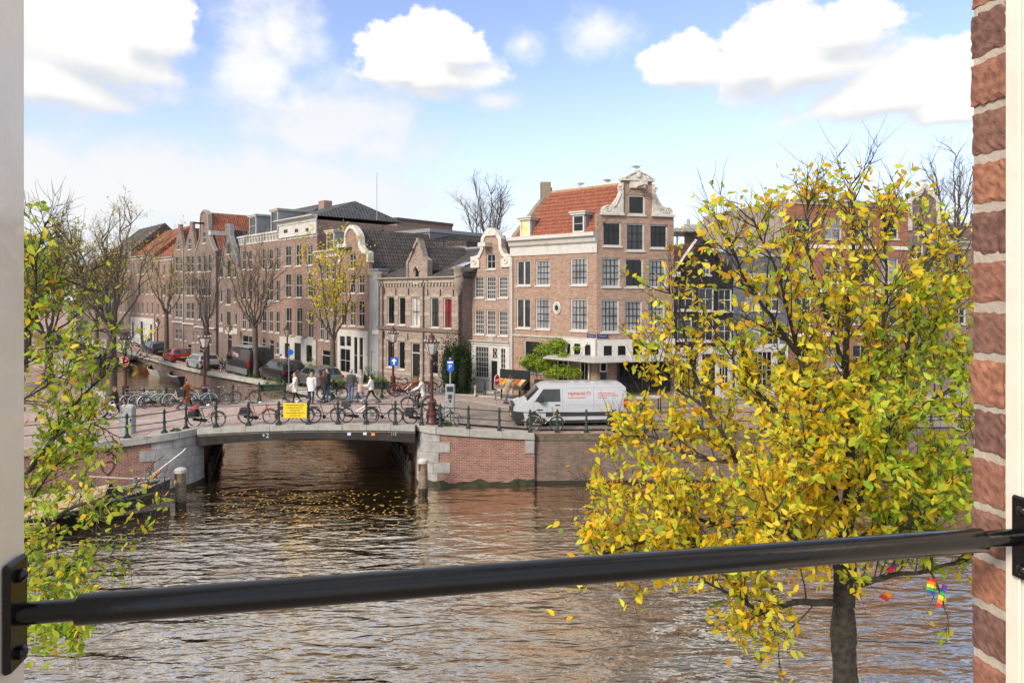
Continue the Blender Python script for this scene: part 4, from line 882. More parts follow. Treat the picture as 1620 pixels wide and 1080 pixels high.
b = MB(); b.add([(uA - .2, -.2, zco + .05), (fG.W + .2, -.2, zco + .05), (fG.W + 1.2, 5.2, zrg), (uA + 1.2, 5.2, zrg), (fG.W + .2, 10.5, zco), (uA - .2, 10.5, zco)], [(0, 1, 2, 3), (3, 2, 4, 5), (1, 4, 2), (0, 3, 5)]); rG = b.build('roof', T_DARK, GH)
b = MB(); b.tube([(uA + 1.2, 5.2, zrg + .05), (fG.W + 1.2, 5.2, zrg + .05)], .12, 6); b.build('ridge_capping', LEAD, rG, uv=False)
roof_cross(GH, dg_[0][0] - .1, dg_[-1][0] + .1, zco + .6, dg_[4][1] - .3, .3, 4.4, T_DARK, name='dormer_roof')
us, zs_ = fG.uz(*C3(555, 342)); b = MB(); k = (zrg - zco) / 5.4
b.add([(us - .5, 1.0, zco + .05 + 1.2 * k + .08), (us + .4, 1.0, zco + .05 + 1.2 * k + .08), (us + .75, 2.2, zco + .05 + 2.4 * k + .08), (us - .15, 2.2, zco + .05 + 2.4 * k + .08)], [(0, 1, 2, 3)]); b.build('skylight', glass('sky_glass', (.35, .38, .4)), GH)
box_part(GH, 'memorial_plate', WHITE, fG.u(C3(170, 0)[0]), fG.u(C3(206, 0)[0]), -.03, -.002, fG.z(*C3(190, 692)), fG.z(*C3(190, 668)))

# ---------------------------------------------------------------- row along the side canal
A0 = Vector((-9.55, 48.9)); dA_ = Vector((-1, 1))
fLine = Facade((-102.55, 148.9), (-9.55, 48.9))
def on_line(px): u = fLine.u(px); q = fLine.a + fLine.d * u; return (q.x, q.y)
def row_house(name, label, px0, px1, outline, wins, m, nx=2, nz=2, panes=(GL_DARK,), C=C2, D=10, roof=None, rw=None, doors=(), eave=None, thick=.3, frame=WHITE, extra=None, fw=.07, bodym=None):
    f = Facade(on_line(px0), on_line(px1)); H = house(name, label, f)
    rs = [f.rect(C(*w_)) for w_ in wins]; ds = [f.rect(C(*w_)) for w_ in doors]; zg = gz(*((f.a + f.b) / 2)) + .1; ds = [(a, b_, zg + .12, d) for a, b_, c, d in ds]
    def cl(h): return (max(h[0], .05), min(h[1], f.W - .05), h[2], h[3])
    rs = [cl(h) for h in rs]; ds = [cl(h) for h in ds]
    if isinstance(outline, (int, float)): top = [(f.W, outline), (0, outline)]
    else:
        top = [f.uz(*C(x, y)) for x, y in outline]; top = [(min(max(u, 0), f.W), z) for u, z in top][::-1]
    wall(H, [(0, zg - .5), (f.W, zg - .5)] + top, rs + ds, m, thick=thick)
    for i, r in enumerate(rs): window(H, r, None, nx, nz, frame=frame, pane=panes[i % len(panes)], meet=1 if nz == 2 else None, fw=fw)
    for r in ds:
        u0, u1, z0, z1 = r; b = MB(); b.box(u0 + .06, u1 - .06, .08, .13, z0, z1 - .45); d_ = b.build('door', DARKW, H); b = MB(); b.box(u0, u0 + .06, .05, .14, z0, z1); b.box(u1 - .06, u1, .05, .14, z0, z1); b.build('door_frame', WHITE, d_, uv=False)
        window(H, (u0 + .06, u1 - .06, z1 - .44, z1), None, 1, 1, sill=False, fw=.04); box_part(H, 'door_step', STONE, u0 - .1, u1 + .1, -.4, -.0, zg - .1, zg + .115)
    if eave: body(H, f.W, D, eave, bodym or m)
    return H, f, top
Z = lambda f, x, y, C=C2: f.z(*C(x, y))
# bell gable house next to the institute
H9w = [(1087, 360, 1127, 450), (1043, 487, 1072, 592), (1090, 480, 1122, 590), (1140, 478, 1175, 590), (1040, 640, 1072, 775), (1088, 633, 1125, 775), (1138, 630, 1175, 780)]
g9 = [(1030, 420), (1038, 385), (1052, 345), (1065, 300), (1070, 240), (1085, 212), (1100, 203), (1120, 212), (1140, 240), (1150, 265), (1155, 318), (1170, 345), (1190, 352), (1202, 358), (1202, 412)]
H9, f9, t9 = row_house('bell_gable_house', 'brown brick house with white edged bell gable and white shop front beside the institute', 250 + 1030 / 3.6, 250 + 1202 / 3.6, g9, H9w, BR_ROW, panes=(GL_DARK, GL_MID), eave=9.6)
trim_line(H9, t9[::-1], ORN, w=.22, proud=.1)
roof_cross(H9, 0, f9.W, 9.5, Z(f9, 1100, 225), .3, 13, T_DARK)
box_part(H9, 'hoisting_beam', WHITE, f9.u(C2(1050, 0)[0]), f9.u(C2(1105, 0)[0]), -.5, .1, Z(f9, 1080, 330), Z(f9, 1080, 310))
zz0 = Z(f9, 1110, 800); Mw = Matrix.Translation((0, -.14, 0))
hs9 = [f9.rect(C2(*r)) for r in ((1043, 830, 1075, 893), (1080, 830, 1110, 893), (1045, 903, 1105, 1040), (1124, 835, 1146, 1050), (1154, 838, 1178, 1050))]
hs9 = [(a, b_, max(c, 2.4), d) for a, b_, c, d in hs9]
wall(H9, [(.02, 2.15), (f9.W - .02, 2.15), (f9.W - .02, zz0), (.02, zz0)], hs9, WHITE, Mw, .13, .1, 'shop_front')
for i, r in enumerate(hs9): window(H9, r, Mw, 1 if i != 2 else 2, 2 if i > 1 else 1, pane=GL_DARK, rec=.05, sill=False, fw=.05)
# grey plaster slip between
fs_ = Facade(on_line(250 + 1202 / 3.6 + .3), on_line(598.6)); SL = house('plaster_slip', 'narrow grey plastered wall between the bell gable house and the institute', fs_, cat='building'); fS2 = fs_
wall(SL, [(0, 2.1), (fs_.W, 2.1), (fs_.W, fs_.z(590, 429)), (0, fs_.z(590, 428))], [], mat('blue_grey_plaster', (.33, .34, .36), .85, var=.1, dirt=(.25, .25, .26)), thick=.8)
b = MB(); b.box(-.05, fs_.W + .05, -.05, .9, fs_.z(590, 428.5) + .01, fs_.z(590, 425)); b.build('capping', LEAD, SL)
# dormer house
H8w = [(918, 425, 942, 510), (952, 425, 974, 510), (985, 425, 1010, 512), (918, 570, 942, 680), (952, 570, 976, 680), (986, 570, 1012, 682), (918, 730, 944, 856), (952, 732, 976, 862), (986, 735, 1012, 868)]
H8, f8, _ = row_house('dormer_house', 'lower brown brick house with one white dormer behind the yellow tree', 250 + 906 / 3.6, 250 + 1029 / 3.6, Facade(on_line(501), on_line(535)).z(518, 396.5), H8w, BR_ROW, doors=[(930, 915, 990, 1040)], eave=10.5, panes=(GL_MID, GL_DARK))
cornice(H8, 0, f8.W, Z(f8, 970, 385), Z(f8, 970, 345)); 
roof_along(H8, 0, f8.W, Z(f8, 970, 347), Z(f8, 970, 215), -.1, 8, SLATE)
r = f8.rect(C2(943, 240, 985, 338)); dormer(H8, (r[0], r[1], Z(f8, 970, 340), Z(f8, 970, 340) + (r[3] - r[2])), None, .3, 2.5, GL_MID, LEAD, True)
# tall house with heavy white attic cornice
H7w = [(722, 318, 758, 435), (782, 310, 818, 435), (848, 310, 880, 430), (722, 478, 758, 612), (782, 475, 820, 615), (848, 480, 882, 615), (725, 670, 760, 830), (785, 670, 822, 838), (850, 680, 885, 845)]
px0, px1 = 250 + 697 / 3.6, 250 + 905 / 3.6
zt7 = Facade(on_line(px0), on_line(px1)).z(472, 352)
H7, f7, _ = row_house('cornice_house', 'tallest brown brick row house with heavy white attic cornice and hipped slate roof', px0, px1, zt7, H7w, BR_ROW, panes=(GL_DARK, GL_DARK, GL_MID), eave=zt7)
zc0, zc1 = Z(f7, 800, 262), Z(f7, 800, 185)
sm7 = [f7.rect(C2(*r)) for r in ((722, 226, 746, 250), (785, 222, 806, 246), (846, 218, 866, 243))]
wall(H7, [(-.05, zc0), (f7.W + .05, zc0), (f7.W + .05, zc1), (-.05, zc1)], sm7, WHITE, Matrix.Translation((0, -.12, 0)), .11, .08, 'attic_frieze')
for r in sm7: window(H7, r, Matrix.Translation((0, -.12, 0)), 1, 1, rec=.05, sill=False, fw=.03)
cornice(H7, -.15, f7.W + .2, zc1 - .12, zc1 + .35, Matrix.Translation((0, -.12, 0)), WHITE, .45); cornice(H7, -.1, f7.W + .1, zc0 - .25, zc0, None, WHITE, .2, 7)
roof_along(H7, 0, f7.W, zc1 + .3, Z(f7, 840, 85) + .6, -.1, 8.5, SLATE, hip=(2.0, 1.2))
box_part(H7, 'chimney', brick('chimney_brick', (.26, .12, .08), (.2, .09, .06)), .5, 1.6, 3.4, 4.2, zc1, Z(f7, 720, 80) + .55)
b = MB(); b.tube([(f7.u(C2(1010, 0)[0]) - .4, 4, zc1), (f7.u(C2(1010, 0)[0]) - .4, 4, Z(f7, 900, -20) + 1.2)], .03, 4); b.build('aerial', LEAD, H7, uv=False)
u0, u1, z0, z1 = 0.02, f7.W - .02, 1.9, Z(f7, 800, 845)
h7 = [f7.rect(C2(*r)) for r in ((725, 870, 758, 960), (783, 872, 820, 1022), (848, 880, 885, 985))]; h7[1] = (h7[1][0], h7[1][1], 2.25, h7[1][3])
Mw = Matrix.Translation((0, -.1, 0)); wall(H7, [(u0, z0), (u1, z0), (u1, z1), (u0, z1)], h7, PLASTER, Mw, .09, .08, 'plaster_ground_floor')
window(H7, h7[0], Mw, 2, 2, rec=.05, bars=DARKW); window(H7, h7[2], Mw, 2, 2, rec=.05, bars=DARKW); box_part(H7, 'door', DARKW, h7[1][0], h7[1][1], -.06, -.001, 2.25, h7[1][3])
# wide house with two tall dormers
H6w = [(478, 345, 500, 455), (512, 343, 536, 455), (590, 335, 612, 455), (630, 335, 655, 455), (668, 325, 692, 455), (478, 518, 500, 625), (512, 518, 536, 627), (590, 515, 612, 630), (630, 515, 655, 632), (668, 513, 692, 635),
       (475, 690, 500, 795), (512, 690, 536, 798), (590, 690, 615, 805), (630, 690, 655, 810), (668, 690, 692, 815), (477, 828, 545, 912), (668, 865, 690, 940)]
px0, px1 = 250 + 466 / 3.6, 250 + 696 / 3.6; fz = Facade(on_line(px0), on_line(px1)); zt6 = fz.z(412, 376)
H6, f6, _ = row_house('twin_dormer_house', 'broad brown brick row house with white cornice and two tall white dormers', px0, px1, zt6, H6w, BR_ROW, doors=[(588, 848, 612, 915), (632, 855, 660, 960)], eave=zt6, panes=(GL_DARK, GL_MID, GL_DARK))
cornice(H6, 0, f6.W, Z(f6, 580, 305), Z(f6, 580, 252), None, WHITE, .3, 14)
roof_along(H6, 0, f6.W, zt6 + .2, Z(f6, 580, 125) + .8, -.1, 9, SLATE)
for r in ((508, 140, 545, 245), (630, 120, 668, 238)):
    q = f6.rect(C2(*r)); z0 = Z(f6, 580, 250); dormer(H6, (q[0], q[1], z0, z0 + (q[3] - q[2])), None, .25, 3.4, GL_MID, LEAD, True, .2)
# warehouse with spout gable and loading doors
H5w = [(388, 300, 412, 368), (388, 400, 414, 500), (386, 560, 414, 655), (386, 690, 414, 800), (352, 440, 368, 500), (432, 440, 446, 500), (352, 570, 366, 640), (434, 570, 448, 640), (352, 700, 366, 760), (434, 700, 448, 770)]
g5 = [(345, 520), (352, 480), (385, 262), (388, 198), (410, 196), (414, 262), (458, 420), (465, 470)]
H5, f5, t5 = row_house('spout_gable_warehouse', 'narrow brick warehouse with pointed spout gable, hoisting beam and white trim', 250 + 345 / 3.6, 250 + 465 / 3.6, g5, H5w, BR_DARK, doors=[(393, 828, 420, 945)], eave=Facade(on_line(346), on_line(379)).z(362, 440), nx=1, nz=1)
roof_cross(H5, 0, f5.W, Z(f5, 400, 490), Z(f5, 400, 230), .3, 12, T_DARK)
trim_line(H5, t5[::-1], LEAD, w=.12, proud=.06)
box_part(H5, 'hoisting_beam', WHITE, f5.u(C2(385, 0)[0]) - .25, f5.u(C2(385, 0)[0]) + .25, -1.6, .1, Z(f5, 390, 262), Z(f5, 390, 238))
for r in ((350, 785, 372, 812), (430, 790, 452, 822), (385, 800, 428, 822)): q = f5.rect(C2(*r)); box_part(H5, 'white_panel', WHITE, q[0], q[1], -.05, -.003, q[2], q[3])
# neck gable house with the big red roof
H4w = [(252, 238, 273, 305), (223, 372, 245, 468), (253, 372, 275, 468), (283, 370, 303, 465), (225, 508, 245, 605), (253, 508, 275, 605), (283, 508, 303, 605), (225, 642, 245, 740), (253, 642, 275, 742), (283, 650, 302, 740), (220, 800, 232, 870), (283, 805, 304, 880)]
g4 = [(214, 350), (222, 325), (238, 275), (243, 145), (252, 125), (263, 116), (276, 122), (286, 140), (293, 265), (312, 320), (328, 350)]
H4, f4, t4 = row_house('neck_gable_house', 'dark brick house with tall neck gable in front of a large red tiled roof', 250 + 214 / 3.6, 250 + 330 / 3.6, g4, H4w, BR_DARK, doors=[(232, 890, 275, 985)], eave=Facade(on_line(310), on_line(341)).z(325, 399))
roof_cross(H4, 0, f4.W, Z(f4, 270, 355), Z(f4, 265, 130), .3, 16, T_RED)
trim_line(H4, t4[::-1], mat('grey_stone_trim', (.28, .26, .23), .85), w=.16, proud=.08)
for y in (190, 345): box_part(H4, 'hoisting_beam', DARKW, f4.u(C2(262, 0)[0]) - .1, f4.u(C2(262, 0)[0]) + .1, -1.1, .1, Z(f4, 262, y + 8), Z(f4, 262, y - 2)) if y == 190 else None
# two spout gables
H3w = [(170, 275, 190, 342), (160, 375, 180, 470), (185, 375, 205, 470), (160, 508, 180, 603), (185, 508, 205, 603), (160, 640, 180, 735), (185, 640, 205, 737), (194, 800, 208, 870), (152, 790, 163, 860)]
g3 = [(146, 335), (152, 325), (178, 235), (181, 182), (196, 182), (198, 235), (212, 330), (213, 335)]
H3, f3, t3 = row_house('spout_gable_house', 'dark brick spout gable house right next to the neck gable house', 250 + 146 / 3.6, 250 + 213 / 3.6, g3, H3w, BR_DARK, eave=Facade(on_line(291), on_line(309)).z(300, 394), doors=[(165, 880, 190, 955)])
roof_cross(H3, 0, f3.W, Z(f3, 180, 330), Z(f3, 188, 215), .3, 12, T_RED)
H2w = [(108, 282, 127, 342), (97, 380, 115, 465), (122, 380, 140, 466), (97, 510, 115, 600), (122, 510, 140, 600), (97, 642, 115, 728), (122, 642, 140, 730), (97, 790, 113, 850), (122, 792, 139, 855)]
g2 = [(90, 335), (95, 325), (112, 245), (114, 197), (128, 197), (130, 245), (144, 325), (145, 335)]
H2, f2, t2 = row_house('spout_gable_house', 'dark brick spout gable house, leftmost of the two narrow pointed ones', 250 + 88 / 3.6, 250 + 145 / 3.6, g2, H2w, BR_DARK, eave=Facade(on_line(275), on_line(290)).z(282, 394))
roof_cross(H2, 0, f2.W, Z(f2, 120, 330), Z(f2, 121, 225), .3, 12, T_RED)
pipe(H2, f2.W - .05, 2.3, Z(f2, 140, 340), WHITE)
for H, f, y in ((H2, f2, 752), (H3, f3, 756), (H4, f4, 768)): box_part(H, 'lower_cornice', WHITE, 0.01, f.W - .01, -.2, -.0, Z(f, 150, y + 8), Z(f, 150, y))
# far houses with roofs along the street
def far_house(name, label, px0, px1, pye, pyr, rm, wr, wc, m=BR_ROW, white=None):
    f = Facade(on_line(px0), on_line(px1)); H = house(name, label, f); zt = f.z((px0 + px1) / 2, pye); rs = []
    nr = wr; hgt = (zt - 5.6) / nr
    for j in range(nr):
        for i in range(wc):
            u = f.W * (i + .5) / wc; z = 5.7 + hgt * j; rs.append((u - .5, u + .5, z + .1, z + hgt * .68))
    wall(H, [(0, 1.3), (f.W, 1.3), (f.W, zt), (0, zt)], rs, m)
    for i, r in enumerate(rs): window(H, r, None, 2, 2, pane=(GL_DARK, GL_MID)[i % 2], fw=.1)
    roof_along(H, 0, f.W, zt, f.z((px0 + px1) / 2, pyr) + .8, -.1, 9, rm); body(H, f.W, 9, zt, m)
    if white:
        Mw = Matrix.Translation((0, -.1, 0)); ds = [(.6, 1.7, 2.3, 4.6), (f.W * .5 - .6, f.W * .5 + .6, 1.85, 4.8), (f.W - 1.7, f.W - .6, 2.3, 4.6)]
        wall(H, [(.0, 1.7), (f.W, 1.7), (f.W, 5.3), (.0, 5.3)], ds, WHITE, Mw, .09, .08, 'white_ground_floor')
        for k, r in enumerate(ds): (window(H, r, Mw, 2, 2, rec=.05, sill=False) if k != 1 else box_part(H, 'door', DARKW, r[0], r[1], -.05, -.001, r[2], r[3]))
    cornice(H, 0, f.W, zt - .35, zt + .05)
    return H, f
far_house('side_roof_house', 'far brick house with red tiled roof left of the spout gables', 245, 250 + 87 / 3.6, 408, 369, T_RED, 3, 3)
HF, fF = far_house('side_roof_house', 'far brick house with red tiled roof and white ground floor', 208, 244.6, 405, 367, T_RED, 3, 5, white=True)
far_house('side_roof_house', 'farthest house with dark tiled roof seen through the bare tree', 170, 207.6, 400, 363, T_DARK, 3, 6, BR_DARK)
far_house('side_roof_house', 'distant brick block behind the trees at far left', 120, 169, 425, 410, T_DARK, 3, 6, BR_DARK)
# the left bank of the side canal, seen between the trees
def left_house(label, X, Y, W, H_, m, rm):
    f = Facade((X, Y), (X + W * .7, Y - W * .7)); H = house('canal_house', label, f); rs = []
    for j in range(3):
        for i in range(int(W / 2)): u = W * (i + .5) / int(W / 2); rs.append((u - .45, u + .45, 5.2 + j * 2.8, 6.9 + j * 2.8))
    wall(H, [(0, 1.3), (f.W, 1.3), (f.W, H_), (0, H_)], rs, m)
    for r in rs: window(H, r, None, 2, 2, fw=.09)
    roof_along(H, 0, f.W, H_, H_ + 3, 0, 8, rm); return H
left_house('distant house closing the view at the far left behind the green trees', -96, 112, 12, 14, BR_ROW, T_DARK)
left_house('distant dark house behind the leftmost green trees', -86, 92, 10, 13, BR_DARK, T_RED)

# ---------------------------------------------------------------- roofs behind the institute
def block(name, label, pts, z0, z1, m, cap=None, cat='building', kind_of=None):
    t = thing(name, label, cat, (pts[0][0], pts[0][1], 0)); b = MB(); ox, oy = pts[0]
    b.slab([(x - ox, y - oy) for x, y in pts], z0, z1); b.build('wall', m, t)
    if cap:
        b = MB(); c = Vector((sum(p[0] for p in pts) / len(pts), sum(p[1] for p in pts) / len(pts)))
        e = [((p[0] - c.x) * 1.02 + c.x - ox, (p[1] - c.y) * 1.02 + c.y - oy) for p in pts]; b.slab(e, z1 + .002, z1 + .3); b.build('flat_roof', cap, t)
    return t
p0, p1 = at(560, 385, 63), at(680, 385, 56)
block('flat_roofed_building', 'long grey zinc roofed building behind the institute roof', [(p0.x, p0.y), (p1.x, p1.y), (p1.x + 6, p1.y + 7), (p0.x + 6, p0.y + 7)], 6, at(620, 372, 59).z, mat('zinc_grey', (.2, .2, .21), .6, .2), LEAD)
p0, p1 = at(548, 355, 72), at(628, 355, 68)
block('flat_roofed_building', 'far brown roof with green boards behind the tall cornice house', [(p0.x, p0.y), (p1.x, p1.y), (p1.x + 5, p1.y + 6), (p0.x + 5, p0.y + 6)], 6, at(590, 352, 70).z, BR_ROW, mat('brown_roofing', (.1, .075, .06), .8))
p0, p1 = at(642, 388, 58), at(738, 390, 54)
bb = block('flat_roofed_building', 'low dark roof with a small chimney behind the institute', [(p0.x, p0.y), (p1.x, p1.y), (p1.x + 4, p1.y + 5), (p0.x + 4, p0.y + 5)], 6, at(690, 390, 56).z, BR_DARK, T_DARK)
q = at(732, 382, 55); b = MB(); b.box(q.x - p0.x - .4, q.x - p0.x + .4, q.y - p0.y, q.y - p0.y + .8, q.z - 1, q.z); b.build('chimney', LEAD, bb)

# ---------------------------------------------------------------- right-hand row behind the big tree
rline = Facade((9.36, 39.5), (80, 57.6))
def on_r(px): u = rline.u(px); q = rline.a + rline.d * u; return (q.x, q.y)
def rowR(name, label, px0, px1, outline, wins, m, C=C5, **k):
    global on_line
    sv = on_line; on_line = on_r
    try: return row_house(name, label, px0, px1, outline, wins, m, C=C, **k)
    finally: on_line = sv
gb = [(66, 505), (92, 488), (130, 468), (158, 440), (176, 400), (188, 362), (204, 346), (222, 340), (242, 346), (256, 362), (266, 400), (280, 450), (306, 490), (338, 505)]
BH, fBH, tBH = rowR('black_house', 'black painted house with bell gable and white windows right of the corner house', 1063.5, 1040 + 340 / 2.8427, gb,
    [(205, 440, 240, 497), (93, 553, 165, 655), (185, 555, 255, 658), (275, 560, 336, 660), (90, 695, 158, 790), (185, 697, 255, 795), (275, 700, 336, 800)], BLACKH, eave=fB.z(1080, 440), panes=(GL_MID, GL_DARK))
roof_cross(BH, -.0, fBH.W, fBH.z(*C5(80, 505)), fBH.z(*C5(180, 345)), .3, 10, T_RED)
trim_line(BH, tBH[::-1], BLACKH, w=.12, proud=.05)
box_part(BH, 'hoisting_beam', WHITE, fBH.u(C5(224, 0)[0]), fBH.u(C5(284, 0)[0]), -.5, .1, fBH.z(*C5(250, 398)), fBH.z(*C5(250, 380)))
b = MB(); zv0, zv1 = fBH.z(*C5(80, 505)), fBH.z(*C5(130, 345)); b.tube([(0.05, .2, zv0 + .1), (fBH.W * .46, .5, fBH.z(*C5(180, 345)) + .1)], .1, 4); b.build('verge_board', WHITE, BH, uv=False)
u0, u1, z0, z1 = fBH.rect(C5(65, 482, 100, 506)); box_part(BH, 'shoulder_scroll', ORN, u0, u1, -.15, .2, z0, z1)
hsB = [(.35, 1.5, 2.9, 5.0), (1.75, 2.55, 2.4, 5.0), (2.75, 3.4, 2.9, 5.0)]
sc_ = fBH.W / 3.7; hsB = [(a * sc_, b_ * sc_, c, d) for a, b_, c, d in hsB]
wall(BH, [(.1, 2.32), (fBH.W - .1, 2.32), (fBH.W - .1, 5.4), (.1, 5.4)], hsB, WHITE, Matrix.Translation((0, -.1, 0)), .09, .08, 'white_shop_front')
for i, r in enumerate(hsB): (window(BH, r, Matrix.Translation((0, -.1, 0)), 3, 3, rec=.05, sill=False) if i != 1 else box_part(BH, 'door', DARKW, r[0], r[1], -.06, -.001, r[2], r[3]))
zg = fB.z(1180, 392)
GRH, fGR, _ = rowR('grey_house', 'grey painted house with white cornices behind the yellow tree', 1040 + 342 / 2.8427, 1040 + 590 / 2.8427, zg,
    [(395, 548, 465, 655), (487, 555, 548, 660), (395, 705, 465, 800), (495, 700, 552, 812)], GREYH, eave=zg, panes=(GL_CURT, GL_MID), nx=2, nz=2)
cornice(GRH, 0, fGR.W, zg - .5, zg + .1, None, WHITE, .4); box_part(GRH, 'white_band', WHITE, .0, fGR.W, -.15, -.0, fGR.z(*C5(470, 515)), fGR.z(*C5(470, 490)))
hsG = [(.5, 1.4, 2.4, 5.1), (1.9, 4.0, 2.8, 5.1), (4.5, 5.3, 2.4, 5.1)]; sc_ = fGR.W / 5.8; hsG = [(a * sc_, b_ * sc_, c, d) for a, b_, c, d in hsG]
wall(GRH, [(.1, 2.32), (fGR.W - .1, 2.32), (fGR.W - .1, 5.5), (.1, 5.5)], hsG, WHITE, Matrix.Translation((0, -.1, 0)), .09, .08, 'white_shop_front')
for i, r in enumerate(hsG): (window(GRH, r, Matrix.Translation((0, -.1, 0)), 4, 4, rec=.05, sill=False) if i == 1 else box_part(GRH, 'door', DARKW, r[0], r[1], -.06, -.001, r[2], r[3]))
zr_ = fB.z(1340, 318)
RDw = []
for py0, py1 in ((345, 378), (408, 447), (470, 512), (545, 585)):
    for px in (1270, 1318, 1363, 1408): RDw.append(tuple(v for v in ((px - 14 - 1040) * 2.8427, (py0 - 260) * 2.8427, (px + 14 - 1040) * 2.8427, (py1 - 260) * 2.8427)))
RDH, fRD, _ = rowR('red_brick_house', 'tall orange red brick house with white windows behind the big tree', 1040 + 591 / 2.8427, 1437, zr_, RDw, BR_RED, eave=zr_, bodym=RENDER_B, panes=(GL_DARK, GL_CURT, GL_MID))
for z in (11.3, 8.6, 5.9): box_part(RDH, 'stone_band', CREAM, .02, fRD.W - .02, -.06, -.0, z, z + .22)
for i in range(3): u = fRD.W * (i + .5) / 3; box_part(RDH, 'parapet_pier', BR_RED, u - .4, u + .4, -.05, .5, zr_ + .002, zr_ + .55)
cornice(RDH, 0, fRD.W, zr_ - .3, zr_, None, CREAM, .25)
gn = [(455, 440), (460, 400), (470, 330), (480, 285), (505, 258), (535, 245), (555, 205), (562, 198), (572, 205), (592, 245), (620, 265), (636, 292), (640, 380), (645, 440)]
NH, fNH, tNH = rowR('clock_gable_house', 'dark brown house with rounded white crowned gable at far right', 1437.5, 1500, [(440, 450)] + gn + [(680, 450)], [(515, 385, 575, 462), (500, 510, 560, 590), (585, 510, 640, 590), (500, 640, 560, 730), (585, 640, 640, 730)], BR_DARK, C=C6, eave=fB.z(1460, 370))
trim_line(NH, [q for q in tNH[::-1]][1:-1], ORN, w=.2, proud=.1)
roof_cross(NH, 0, fNH.W, fNH.z(1460, 372), fNH.z(1460, 320), .3, 10, T_RED)
zq = fB.z(1540, 385)
XH, fX, _ = rowR('brick_house', 'brown brick house at the right edge mostly hidden by leaves', 1501, 1600, zq, [(x, y, x + 60, y + 85) for y in (560, 700, 840) for x in (720, 830, 930)], BR_ROW, C=C6, eave=zq)
cornice(XH, 0, fX.W, zq - .4, zq + .1)
# big flat-roofed rendered block behind the black house
pA, pB = at(1083, 350, 52), at(1250, 350, 55)
bt = block('rendered_block', 'plain beige rendered block with flat roof behind the black house', [(pA.x, pA.y), (pB.x, pB.y), (pB.x + 2, pB.y + 8), (pA.x + 2, pA.y + 8)], 4, at(1083, 361, 52).z, RENDER_B, mat('pale_roof_edge', (.5, .47, .42), .7))
q = at(1100, 342, 51); b = MB(); b.tube([(q.x - pA.x, 1, q.z - 3.5), (q.x - pA.x, 1, q.z)], .12, 8); b.build('vent_pipe', LEAD, bt, uv=False)
b = MB(); q = at(1068, 362, 51); b.box(q.x - pA.x - .3, 1.0, -1.5, 3, q.z - .25, q.z); b.tube([(q.x - pA.x + .2, -.8, q.z - 3), (q.x - pA.x + .2, -.8, q.z - .26)], .07, 6); b.build('roof_canopy', LEAD, bt, uv=False)
pA, pB = at(1230, 330, 56), at(1560, 330, 62)
block('rear_block', 'brown brick block rising behind the red brick house', [(pA.x, pA.y), (pB.x, pB.y), (pB.x - 2, pB.y + 8), (pA.x + 2, pA.y + 8)], 4, at(1240, 348, 56).z, BR_ROW, LEAD)
# ================================================================== STREET FURNITURE
def post_mesh():
    b = MB(); b.box(-.1, .1, -.1, .1, 0, .1); b.lathe([(.085, .1), (.085, .16), (.062, .2), (.055, .44), (.085, .46), (.085, .52), (.055, .54), (.045, .84), (.08, .87), (.08, .93), (.045, .95), (.06, .99), (.03, 1.05), (.005, 1.07)], 8)
    o = b.build('post', GREENM, None, smooth=True, uv=False); me = o.data; bpy.data.objects.remove(o); return me
POST = post_mesh()
def railing(label, pts, dz=0., every=True, hs=(.9, .49), zf=None):
    zf = zf or (lambda x, y: gz(x, y)); t = thing('railing', label, 'railing', (pts[0][0], pts[0][1], zf(*pts[0]) + dz)); o = t.location.copy()
    for x, y in pts: p_ = link('post', POST, t); p_.location = Vector((x, y, zf(x, y) + dz)) - o
    for h in hs:
        b = MB(); b.tube([Vector((x, y, zf(x, y) + dz + h)) - o for x, y in pts], .022, 6); b.build('rail', GREENM, t, uv=False)
    return t
def bx(px, Y): return ((px - 810) / F * Y, Y)
zcop = lambda x, y: hb(x) + .055
near = [(-21.6, 26.75), (-20.2, 27.35), (-18.9, 27.9), (-17.6, 28.45), (-16.35, 28.98), (-15.05, 29.55)] + [bx(294.4, 30.25), bx(341.7, 30.3), bx(393, 30.3), bx(441, 30.3), bx(488, 30.3), bx(534.6, 30.32), bx(579.4, 30.34), bx(625.4, 30.36), bx(667, 30.45)]
RN = railing('dark green iron railing along the near side of the bridge with bicycles behind it', near, zf=zcop)
railing('dark green iron railing along the right quay in front of the white van', [(-3.2, 30.42)] + [bx(741, 30.5), bx(790, 30.55), bx(838.7, 30.6)] + [(2.05 + 1.32 * i, 30.9 + .03 * i) for i in range(20)], zf=lambda x, y: gz(x, y) + .03)
railing('dark green iron railing along the far side of the bridge', [(-21.9, 38.45), bx(228, 38.3), bx(263, 38.1), bx(297, 38.1), bx(328.7, 38.1), bx(368.5, 38.1), bx(410, 38.1), bx(450, 38.1), bx(488, 38.1), bx(527, 38.1), bx(566, 38.1), bx(604, 38.1)], zf=lambda x, y: hb(x) + .05)
# yellow notice on the railing
YEL = mat('yellow_board', (.80, .58, .02), .5, var=.05)
q = bx(467, 30.22); ns = thing('notice_board', 'bright yellow notice board tied to the bridge railing', 'sign', (q[0], q[1] - .02, hb(q[0]) + .38))
b = MB(); b.box(-.52, .52, -.01, .01, -.02, .64); b.build('board', YEL, ns)
INK = mat('black_print', (.03, .03, .02), .6)
for k, (s_, w_) in enumerate((('VANAF HIER GEEN DOORGANG', .78), ('RONDVAARTBOTEN EN', .68), ('WERKBOTEN', .46), ('16 NOVEMBER 2022 TOT', .80), ('17 MAART 2023', .5))):
    text(s_, .075, INK, ns, Matrix.Translation((-w_ / 2, -.014, .52 - k * .115)) @ Matrix.Rotation(rad(90), 4, 'X'), 'lettering', .001, width=w_)
